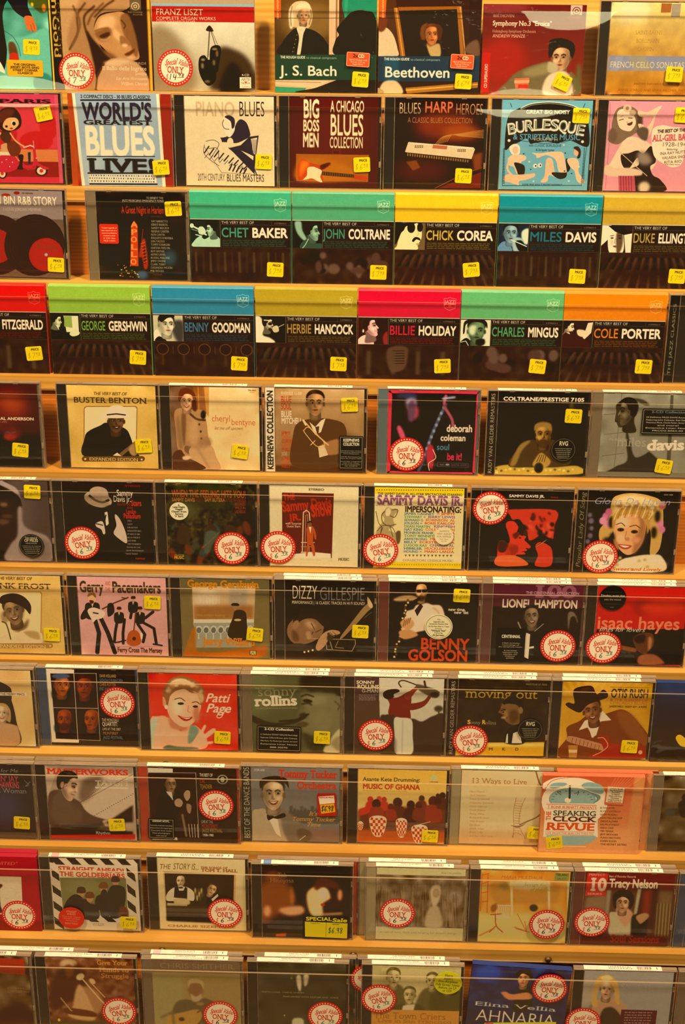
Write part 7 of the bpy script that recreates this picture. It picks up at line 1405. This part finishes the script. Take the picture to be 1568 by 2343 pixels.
def wrap(W, H, seed):
    """thin crinkled film over the front of a case, gathered at its rims"""
    r_ = np.random.RandomState(seed); nx, nz = 34, 30
    A = [(r_.uniform(40, 420), r_.uniform(40, 420), r_.uniform(0, 6), r_.uniform(.3, 1)) for _ in range(9)]
    s = MB()
    for j in range(nz + 1):
        for i in range(nx + 1):
            x, z = W * i / nx, H * j / nz
            edge = max(0, 1 - min(x, W - x, z, H - z) / .012) + .18 + .6 * max(0, 1 - z / .035)
            d = sum(a[3] * math.sin(a[0] * x + (a[1] if k % 2 else -a[1]) * z + a[2]) for k, a in enumerate(A)) / 9
            s.v.append((x, -.0014 - .0011 * edge * (d + .3), z))
    for j in range(nz):
        for i in range(nx):
            b = j * (nx + 1) + i; s.f.append((b, b + 1, b + nx + 2, b + nx + 1)); s.mi.append(0)
    me = s.mesh('shrink_wrap', [M_WRAP])
    for p in me.polygons: p.use_smooth = True
    return me
STK = {}
def sticker(key, row, w, h, kind):
    k = (key, round(w, 4), round(h, 4), row)
    if k not in STK:
        pts = round_rect(w, h, .0022) if kind == 'r' else [(w / 2 * math.cos(a), h / 2 * math.sin(a)) for a in np.arange(40) * math.pi / 20]
        STK[k] = MB().prism(pts, -.0003, 0).mesh(key, [img_mat_row(key, row)], (2, -w / 2, w / 2, -h / 2, h / 2))
    return STK[k]
def img_mat_row(key, row, **k):
    """stickers of one printing share one picture"""
    return img_mat(key, 0, rough=.5, spec=.2, **k)
def place(obj, parent, x, y, z, rot=0):
    o = link(obj.name if isinstance(obj, bpy.types.Object) else obj[0], obj[1], parent, (x, y, z))
    if rot: o.rotation_euler = (0, math.radians(rot), 0)
    return o
CASES = []
GROUPS = {1: 'CDs on the top ledge in view', 2: 'CDs on the second ledge from the top', 3: 'CDs on the third ledge from the top', 4: 'CDs on the fourth ledge from the top', 5: 'CDs on the fifth ledge from the top', 6: 'CDs on the sixth ledge from the top', 7: 'CDs on the seventh ledge from the top', 8: 'CDs on the eighth ledge from the top', 9: 'CDs on the ninth ledge from the top', 10: 'CDs on the tenth ledge from the top', 11: 'CDs on the lowest ledge in view'}
def case(row, x, kind, key, label, dy=0.0, tray='k', sp=None, strip=None, st=(), area=None, tilt=0, w=None, h=None, cat='CD case', group=None, dp=.0092, film=0):
    y, z = ledge_y(row) + dy, ledge_z(row)
    root = bpy.data.objects.new('jewel_case' if kind == 'j' else 'card_sleeve', None); COL.objects.link(root)
    root.location = (x, y, z + .00025 + math.sin(math.radians(max(0, tilt))) * (w or .142)); root.rotation_euler = (0, math.radians(tilt), 0)
    root['label'] = label; root['category'] = cat; root['group'] = group or GROUPS[row]
    cv = COVERS[key] if key else None
    if kind == 'j':
        if area and area[0] < .01: bx0, bx1 = area
        else: bx0, bx1 = area or (.0152, .1374)
        bz0, bz1 = .0026, .1226
        W, H = JW, JH
        link('disc_tray', SHELL['tray' + tray], root)
        link('case_rim', SHELL['edge'], root)
        link('front_lid', SHELL['lid'], root)
        if key: link('booklet', MB().box(bx0, bx1, .0014, .0022, bz0, bz1).mesh('booklet', [img_mat(key, row, rough=.5, spec=.12)], (2, bx0, bx1, bz0, bz1)), root)
        else: link('booklet', MB().box(bx0, bx1, .0014, .0022, bz0, bz1).mesh('booklet', [TRAYS[tray]]), root)
        if sp: link('hinge_strip', MB().box(.0016, .0141, .0015, .0033, .0014, JH - .0014).mesh('hinge_strip', [img_mat(sp, row)], (2, .0016, .0141, .0014, JH - .0014)), root)
        elif not (area and area[0] < .01): link('hinge_strip', SHELL['strip' + tray], root)
        if strip is not None:
            link('title_strip', MB().box(.014, .121, .0016, .0100, JH, JH + .0006).mesh('title_strip', [img_mat('strip%d' % strip, row)], (1, .014, .121, .0016, .0100)), root)
        yf = -.00001
    else:
        W, H = w or .1395, h or .125
        bx0, bx1, bz0, bz1 = 0, W, 0, H
        b = MB().box(0, W, .0003, dp, 0, H, 0, .0008)
        edge = np.clip(lin(cv.a[2:8, :, :].mean(axis=(0, 1))) / lit_white(row), .01, .85)
        link('card_body', b.mesh('card_body', [plain(key + '_card', tuple(edge), .5)]), root)
        sh = kind == 's'
        link('front_print', MB().box(.0003, W - .0003, 0, .0003, .0003, H - .0003).mesh('front_print', [img_mat(key, row, rough=.45, spec=.15, coat=.6 if sh else .08, crinkle=.5 if sh else 0)], (2, 0, W, 0, H)), root)
        yf = -.00001
    if film: link('shrink_wrap', wrap(W, H, film), root); yf = -.0031
    n = 0
    for s in st:
        k, sx, sy, rot = s[:4]
        q = cv.map([(sx, sy)])[0]
        lx = bx0 + q[0] / cv.W * (bx1 - bx0); lz = bz1 - q[1] / cv.H * (bz1 - bz0)
        if k.startswith('price'): nm, w_, h_, kd = 'price_sticker', .0228, .0200, 'r'
        elif k.startswith('special'): nm, w_, h_, kd = 'special_value_sticker', .0490, .0490, 'o'
        else: nm, w_, h_, kd = 'promo_sticker', s[4], s[5], s[6]
        me = sticker(k, row, w_, h_, kd)
        rr = max(w_, h_) / 2 * .98
        o = link(nm, me, root, (lx, yf - .0002 * 0 - n * .00035, lz), (0, math.radians(rot), 0)); n += 1
    return root

P6, P7, P9 = 'price_six', 'price_seven', 'price_nine'
SG, SB = 'special_green', 'special_black'
# first ledge
case(1, -.5137, 'd', 'street_song', 'teal painted cover with man in dark suit and yellow caption label, cut by left edge', st=[(P9, 229, 320, 2), ('promo_yellow', 182, 462, 1, .0500, .0215, 'r')], w=.1405, h=.122)
case(1, -.3722, 'd', 'stone_saint', 'boxed CD with veiled stone face cover and gold borders', st=[('special_seven', 518, 478, 2)], w=.139, h=.1225)
case(1, -.2313, 'd', 'boxing_gloves', 'grey cover with black boxing gloves hanging from a nail under a red title band', st=[('special_fourteen', 1186, 452, 4)], w=.1405, h=.122)
case(1, -.0635, 's', 'wig_portrait', 'shrink-wrapped green banded cover with portrait of man in white wig', st=[(P6, 907, 540, 4), ('promo_two_disc', 890, 404, 3, .0320, .0190, 'r')], film=1)
case(1, .0785, 's', 'ink_portrait', 'shrink-wrapped dark blue banded cover with framed portrait of red-faced man', st=[(P6, 1600, 555, 3), ('promo_two_disc', 1588, 420, 3, .0320, .0190, 'r')], film=2)
case(1, .2205, 's', 'red_symphony', 'dark red cover with brooding man in green coat over a takeaway cup', st=[(P6, 738, 568, 22)], w=.139, h=.1185, film=3)
case(1, .3777, 'j', 'cello_gold', 'golden cover with lilac band in crinkled wrap at right end of top ledge', st=[(P7, 1560, 540, 2)], film=4)
# second ledge
case(2, -.4946, 'j', 'scooter_girl', 'pink and red cover with bobbed cartoon girl riding a scooter', st=[(P6, 310, 766, -12)])
case(2, -.3442, 's', 'live_bill', 'rust-edged case with pale blue poster-style lettering cover', st=[(P6, 1088, 1124, -4)], w=.142, film=9)
case(2, -.1996, 'j', 'ink_pianist', 'cream cover with black ink drawing of hunched piano player', st=[(P6, 250, 1098, 2)])
case(2, -.0565, 'j', 'guitar_sunburst', 'maroon cover with big cream lettering above a sunburst electric guitar', st=[(P6, 930, 1122, -3)])
case(2, .0878, 'j', 'harp_cello', 'dark brown cover with a silver harmonica lying on strings', st=[(P6, 90, 1195, 2)])
case(2, .2331, 'j', 'blue_revue', 'bright blue cover with two drawn pin-up dancers under arched lettering', st=[(P7, 866, 790, 2)])
case(2, .3771, 'j', 'pink_glamour', 'pink cover with vintage photo of glamorous woman lifting one arm', st=[(P6, 1590, 790, 2)])
# third ledge
case(3, -.4885, 'j', 'record_labels', 'grey-brown cover with two black records bearing red labels', tilt=.6, tray='k', st=[(P6, 361, 532, 2)])
case(3, -.3191, 'j', 'night_marquee', 'black cover with red vertical theatre sign and list of names', tray='c', st=[(P6, 1166, 138, -3), ('promo_red', 729, 311, 0, .0262, .0270, 'r')])
DH = .1280
for row, x, k, sx, sy, rot, lab in (
    (3, -.1759, 'band_green_trumpet', 582, 537, 2, 'green banded cover with small photo of man playing trumpet, beside the black case'),
    (3, -.0351, 'band_green_hand', 593, 546, 1, 'green banded cover with small green photo of man with raised hand'),
    (3, .1055, 'band_yellow', 532, 519, -6, 'bright yellow banded cover with photo of man in round sunglasses'),
    (3, .2471, 'band_teal_trumpet', 556, 554, 2, 'teal banded cover with small blue photo of man blowing a trumpet'),
    (3, .3883, 'band_ochre_hat', 535, 544, 2, 'ochre banded cover with photo of man in wide-brimmed hat, at right end of third ledge'),
    (4, -.5117, 'band_red', 592, 488, -5, 'bright red banded cover cut off by the left edge of the photo'),
    (4, -.3675, 'band_lime', 595, 505, 4, 'lime green banded cover with photo of man at a keyboard'),
    (4, -.2250, 'band_blue', 588, 538, 3, 'blue banded cover with photo of dark-haired man in profile'),
    (4, -.0835, 'band_khaki', 570, 530, 2, 'khaki gold banded cover with photo of man holding hand to glasses'),
    (4, .0576, 'band_crimson', 585, 533, -3, 'crimson pink banded cover with pink photo of woman singing'),
    (4, .1979, 'band_sea_green', 540, 525, 5, 'sea green banded cover with photo of man with broad face and goatee'),
    (4, .3375, 'band_orange', 572, 515, 2, 'orange banded cover with photo of man reading papers')):
    case(row, x, 'd', k, lab, st=[(P7, sx, sy, rot)], h=.1258, dp=.0125, cat='CD sleeve')
case(4, .4800, 'j', None, 'dark jewel case with white vertical spine lettering at right end of fourth ledge', sp='spine_classics')
# fifth ledge
case(5, -.5192, 'j', 'ember_portrait', 'black case with glowing orange blur cover, cut off by left edge', tray='c', st=[(P6, 129, 510, 6)])
case(5, -.3559, 'j', 'white_hat_guitar', 'tan cover with man in white hat holding guitar in a rounded frame', st=[(P6, 982, 482, -4)])
case(5, -.2137, 'j', 'woman_blazer', 'beige cover with smiling woman in brown jacket leaning on a table', strip=12, st=[(P6, 1636, 521, 8)])
case(5, -.0694, 'j', 'sepia_trumpet', 'brown cover with sepia man cradling trumpet and white lettered spine', sp='spine_keepnews', strip=12, st=[(P6, 832, 190, -3), ('promo_keepnews', 847, 520, 0, .0338, .0490, 'r')])
case(5, .0857, 'j', 'pink_guitar', 'black cover framed in hot pink with woman playing guitar', tray='b', strip=12, st=[(SB, 1206, 532, 0)])
case(5, .2360, 'j', 'dark_saxophone', 'black cover with golden man leaning over a saxophone laid flat', sp='spine_remasters', strip=12, st=[(P6, 836, 270, 2), ('promo_rvg', 775, 510, 0, .0350, .0350, 'o')])
case(5, .3786, 'j', 'grey_profile', 'grey cover with man in profile and pale lettering at right end', tray='c', strip=12, st=[(P6, 1453, 575, 8), ('promo_two_grey', 1471, 292, 0, .0730, .0370, 'r')])
# sixth ledge
case(6, -.5030, 'j', 'grey_stare', 'dark cover with close-up of stern man and black round sticker', strip=12, st=[(P6, 223, 777, 3), ('promo_genius', 205, 1150, 0, .0350, .0350, 'o')])
case(6, -.3607, 'j', 'boater_hat', 'black cover with pale straw boater hat tipped over a man in white shirt', st=[(SG, 553, 1130, -8)])
case(6, -.2180, 'j', 'mossy_band', 'dark mossy green cover with shadowy band and red lettering', strip=12, st=[('promo_latenight', 1210, 902, 0, .0262, .0262, 'o'), (SG, 1593, 1160, -6)])
case(6, -.0749, 'j', 'arch_white', 'cream cover with red panel showing man in red suit beside an arch', st=[(SG, 348, 1163, -3)])
case(6, .0696, 'j', 'yellow_bill', 'yellow playbill cover with purple heading and coloured list of names', strip=12, st=[(SG, 1046, 1172, -10), ('promo_first', 1480, 1068, 0, .0262, .0262, 'o')])
case(6, .2158, 'j', 'red_duotone', 'black case cover with red duotone profile of man lighting cigarette', area=(.0016, .1404), st=[(SG, 245, 880, -10)])
case(6, .3610, 'j', 'flower_blonde', 'cover with smiling blonde woman wearing pink flowers in her hair', sp='spine_song', st=[(SG, 1008, 1200, -3)])
# seventh ledge
case(7, -.4838, 'j', 'flat_cap', 'tan cover with laughing man in flat cap in a rounded frame', st=[(P6, 343, 466, 2)])
case(7, -.3380, 'j', 'beat_group', 'pale pink cover with four-man beat group in black suits and guitars', st=[(P6, 1035, 235, 2)])
case(7, -.1955, 'j', 'balustrade', 'olive cover with man on a stone balustrade and orange lettering', st=[(P6, 1750, 448, 6)])
case(7, -.0515, 'j', 'sleepy_trumpet', 'dark cover with man resting head beside a bent trumpet', strip=1, st=[(P6, 916, 430, 2)])
case(7, .0920, 'j', 'old_saxophone', 'dark cover with white-jacketed saxophonist above big orange lettering', strip=12, tray='m', st=[(P6, 1602, 183, 2), ('promo_cream', 1445, 397, 0, .0385, .0385, 'o')])
case(7, .2344, 'j', 'purple_strip', 'plum-topped dark cover with smiling man holding mallets', strip=12, tray='p', st=[('promo_centennial', 393, 521, 0, .0395, .0520, 'r'), (SG, 730, 525, 0)])
case(7, .3768, 'j', 'red_lovers', 'red and black cover with large lettering and bearded man below', strip=12, st=[('promo_timeless', 1068, 188, 0, .0370, .0370, 'o'), (SG, 1008, 535, -3)])
# eighth ledge
case(8, -.5235, 'j', 'choir_poster', 'tan cover with blonde woman and man in dark suit, cut off by left edge', film=5)
case(8, -.3805, 'j', 'four_portraits', 'black cover with grid of four red-lit faces and blue hinge strip', dy=.007, tray='n', strip=0, st=[(SG, 814, 905, -4)])
case(8, -.2380, 'j', 'red_songbird', 'bright red cover with smiling short-haired woman raising both hands', st=[(P6, 1510, 1150, 3)])
case(8, -.0955, 'j', 'olive_closeup', 'olive green cover with close-up of face and black two-disc label', tray='c', strip=12, st=[('promo_two_olive', 342, 1167, 1, .0620, .0410, 'r'), (P6, 630, 1155, 2)])
case(8, .0470, 'j', 'raised_saxophone', 'cover with man in dark red shirt raising saxophone against pale sky', strip=12, st=[(SG, 1000, 1143, -4)])
case(8, .1893, 'j', 'dark_profile', 'brown cover with man in profile above a golden yellow band', sp='spine_remasters', strip=12, st=[(SG, 90, 1160, -8), ('promo_rvg', 500, 1078, 0, .0350, .0350, 'o')])
case(8, .3317, 'j', 'cowboy_guitar', 'golden cover with smiling man in black cowboy hat holding red guitar', strip=12, st=[(P6, 1185, 1203, 2)])
case(8, .4745, 's', 'navy_wrap', 'dark navy case in crinkled wrap at right end of eighth ledge', w=.142, film=6)
# ninth ledge
case(9, -.5216, 'j', 'script_title', 'dark cover with pink and grey handwritten title, cut off by left edge', tray='c', st=[(P6, 155, 485, 4)])
case(9, -.3790, 'j', 'piano_tweed', 'beige cover with man in tweed jacket bent over piano, red heading', st=[(P6, 796, 496, -3)])
case(9, -.2368, 'j', 'vibes_player', 'dark cover with man clapping mallets and red hinge strip', dy=.001, tray='r', strip=2, st=[('promo_legendary', 1120, 510, 1, .0370, .0340, 'r'), (SG, 1490, 352, -3)])
case(9, -.0942, 'j', 'bow_tie_band', 'grey cover with smiling man in bow tie and red lettering', dy=.007, sp='spine_bands', tray='c', st=[('promo_price_red', 682, 350, -2, .0262, .0370, 'r')])
case(9, .0535, 'j', 'drum_group', 'golden cover with drummers behind red and white checked drums', dy=.008, st=[(P6, 1378, 577, 2)])
case(9, .1966, 'j', 'ladder_branch', 'cream cover with drawing of rope ladder hanging from curved branch', dy=.011, tray='w', strip=12, st=[(P6, 530, 548, 3)], film=8)
case(9, .3220, 'd', 'clock_poster', 'orange sleeve with large alarm clock poster art and small white label', st=[(P6, 685, 600, -8), ('promo_clock', 1105, 269, 3, .0262, .0310, 'r')], w=.1395, h=.125, cat='CD sleeve')
case(9, .4737, 'j', 'brown_stage', 'brown case cut off by right edge on ninth ledge', dy=.006, tray='c', strip=12)
# tenth ledge
case(10, -.5150, 'd', 'red_dancer', 'dark red sleeve with stick figure in a pale panel, cut off by left edge', dy=.004, st=[(SB, 152, 1092, 3)], w=.140, cat='CD sleeve')
case(10, -.3725, 'j', 'striped_border', 'cover with black and cream diagonal stripe border around four people', dy=.005, strip=3, st=[('promo_red_oval', 482, 1105, 3, .0365, .0365, 'o'), (P6, 874, 1130, 2)], film=11)
case(10, -.2235, 'j', 'bar_photo', 'tan cover with old photo of bald barman and seated customer', dy=.011, strip=12, st=[(SB, 1535, 1095, 2)])
case(10, -.0772, 'j', 'night_woman', 'dark cover with glowing face of woman and yellow special sale label', strip=4, st=[('promo_sale', 673, 1205, 0, .0640, .0380, 'r')])
case(10, .0815, 'j', 'grass_child', 'greenish cover with pale bands and faint figure in tall grass', tray='w', strip=5, st=[(SB, 1145, 1090, 0)])
case(10, .2250, 'j', 'yellow_porch', 'yellow orange cover with sunny porch and small round table', strip=6, st=[(SB, 636, 1155, 2)], film=7)
case(10, .3680, 'j', 'red_ten', 'dark red cover with number ten square and curly-haired woman', tray='m', strip=12, st=[(SG, 946, 1147, 0)])
case(10, .5118, 'j', None, 'case with blue and red spine cut off by right edge on tenth ledge', dy=.0, tray='n', strip=12)
# lowest ledge
case(11, -.5226, 'j', 'rusty_sleeve', 'dark brown cover with red box, cut off by left edge on lowest ledge', tray='c', strip=12)
case(11, -.3758, 'j', 'trombone_march', 'rust brown cover with trombone player in worn sepia photo', strip=7, st=[(SG, 785, 1755, -8)])
case(11, -.2277, 'j', 'cabin_guitar', 'olive cover with bald bearded man playing acoustic guitar', tray='c', strip=8, st=[(SB, 1485, 1772, 3)])
case(11, -.0808, 'j', 'night_lights', 'almost plain dark olive cover with faint white lights', strip=10, st=[(SG, 658, 1800, 0)])
case(11, .0781, 'j', 'sepia_quartet', 'faded yellow sepia cover with group of faces and yellow round sticker', strip=11, st=[(SG, 1045, 1660, -14), ('promo_lemon', 1505, 1545, 4, .0385, .0385, 'o')])
case(11, .2245, 's', 'blue_sweep', 'tilted dark blue sleeve with man folding arms above scratchy lettering', tilt=3.2, dy=.004, st=[(SB, 632, 1575, 0)], w=.1375, h=.120, cat='CD sleeve', film=10)
case(11, .3699, 'j', 'blonde_country', 'grey cover with long-haired blonde woman and dark caption panel', strip=12, st=[(SG, 900, 1820, 0)])
case(11, .5140, 'j', None, 'case cut off by right edge at the lowest ledge', tray='c', strip=12)
# the cases standing behind the front ones
def behind(row, x, label, tray='c', strip=None, dy=.0107, **k):
    return case(row, x, 'j', None, label, dy=dy, tray=tray, strip=strip, group='cases tucked behind others on the ledges', **k)
behind(7, -.0530, 'jewel case with white title strip tucked behind the bent trumpet cover', 'k', 1)
behind(7, .0912, 'jewel case with title strip tucked behind the white-jacketed saxophonist cover', 'm', 12)
behind(7, .2350, 'jewel case with title strip tucked behind the plum-topped cover', 'p', 12)
behind(7, .3790, 'jewel case tucked behind the red and black bearded man cover', 'k', 12)
behind(8, -.5215, 'jewel case tucked behind the blonde woman cover at left end', 'k')
behind(8, -.2372, 'plain clear jewel case tucked behind the bright red singer cover', 'k')
behind(8, -.0940, 'jewel case with title strip tucked behind the olive close-up cover', 'c', 12)
behind(8, .0490, 'jewel case with title strip tucked behind the raised saxophone cover', 'k', 12)
behind(8, .1915, 'jewel case with title strip tucked behind the profile cover with golden band', 'k', 12)
behind(8, .3340, 'jewel case with title strip tucked behind the black cowboy hat cover', 'k', 12)
behind(9, -.5240, 'jewel case tucked behind the handwritten title cover', 'k')
behind(9, -.3795, 'jewel case tucked behind the tweed jacket pianist cover', 'k')
behind(9, .3280, 'case tucked behind the orange clock sleeve', 'r', None, .0225) if False else None
case(9, .3385 + .004, 'd', 'clock_poster', 'identical orange sleeve tucked behind the clock poster sleeve, sticking out right', dy=.0105, w=.1395, h=.125, cat='CD sleeve', group='cases tucked behind others on the ledges')
case(10, -.5165, 'd', 'red_dancer', 'identical red sleeve tucked behind the stick figure sleeve', dy=.0140, w=.140, cat='CD sleeve', group='cases tucked behind others on the ledges')
case(10, -.0690, 'j', None, 'jewel case tucked behind the glowing face cover, sticking out right with red spine', dy=.0107, tray='r', group='cases tucked behind others on the ledges')
behind(10, .0712, 'jewel case with title strip tucked behind the tall grass cover, sticking out left', 'w', 5)
behind(10, .2238, 'jewel case with title strip tucked behind the sunny porch cover', 'k', 6)
behind(10, .3665, 'jewel case with title strip tucked behind the number ten cover', 'm', 12)
behind(11, -.4450, 'jewel case with title strip behind the two leftmost cases of the lowest ledge', 'c', 7)
behind(11, -.2260 - .004, 'jewel case with title strip tucked behind the acoustic guitar cover', 'c', 9)
case(11, -.0712, 'j', 'night_lights', 'identical dark case tucked behind the faint white lights cover, sticking out right', dy=.0107, strip=10, st=[(SG, 658, 1780, 0)], group='cases tucked behind others on the ledges')
case(11, .0722, 'j', 'sepia_quartet', 'identical case tucked behind the faded sepia cover, sticking out left', dy=.0107, strip=11, st=[(SG, 1000, 1560, -14)], group='cases tucked behind others on the ledges')
print('objects', len(bpy.data.objects))
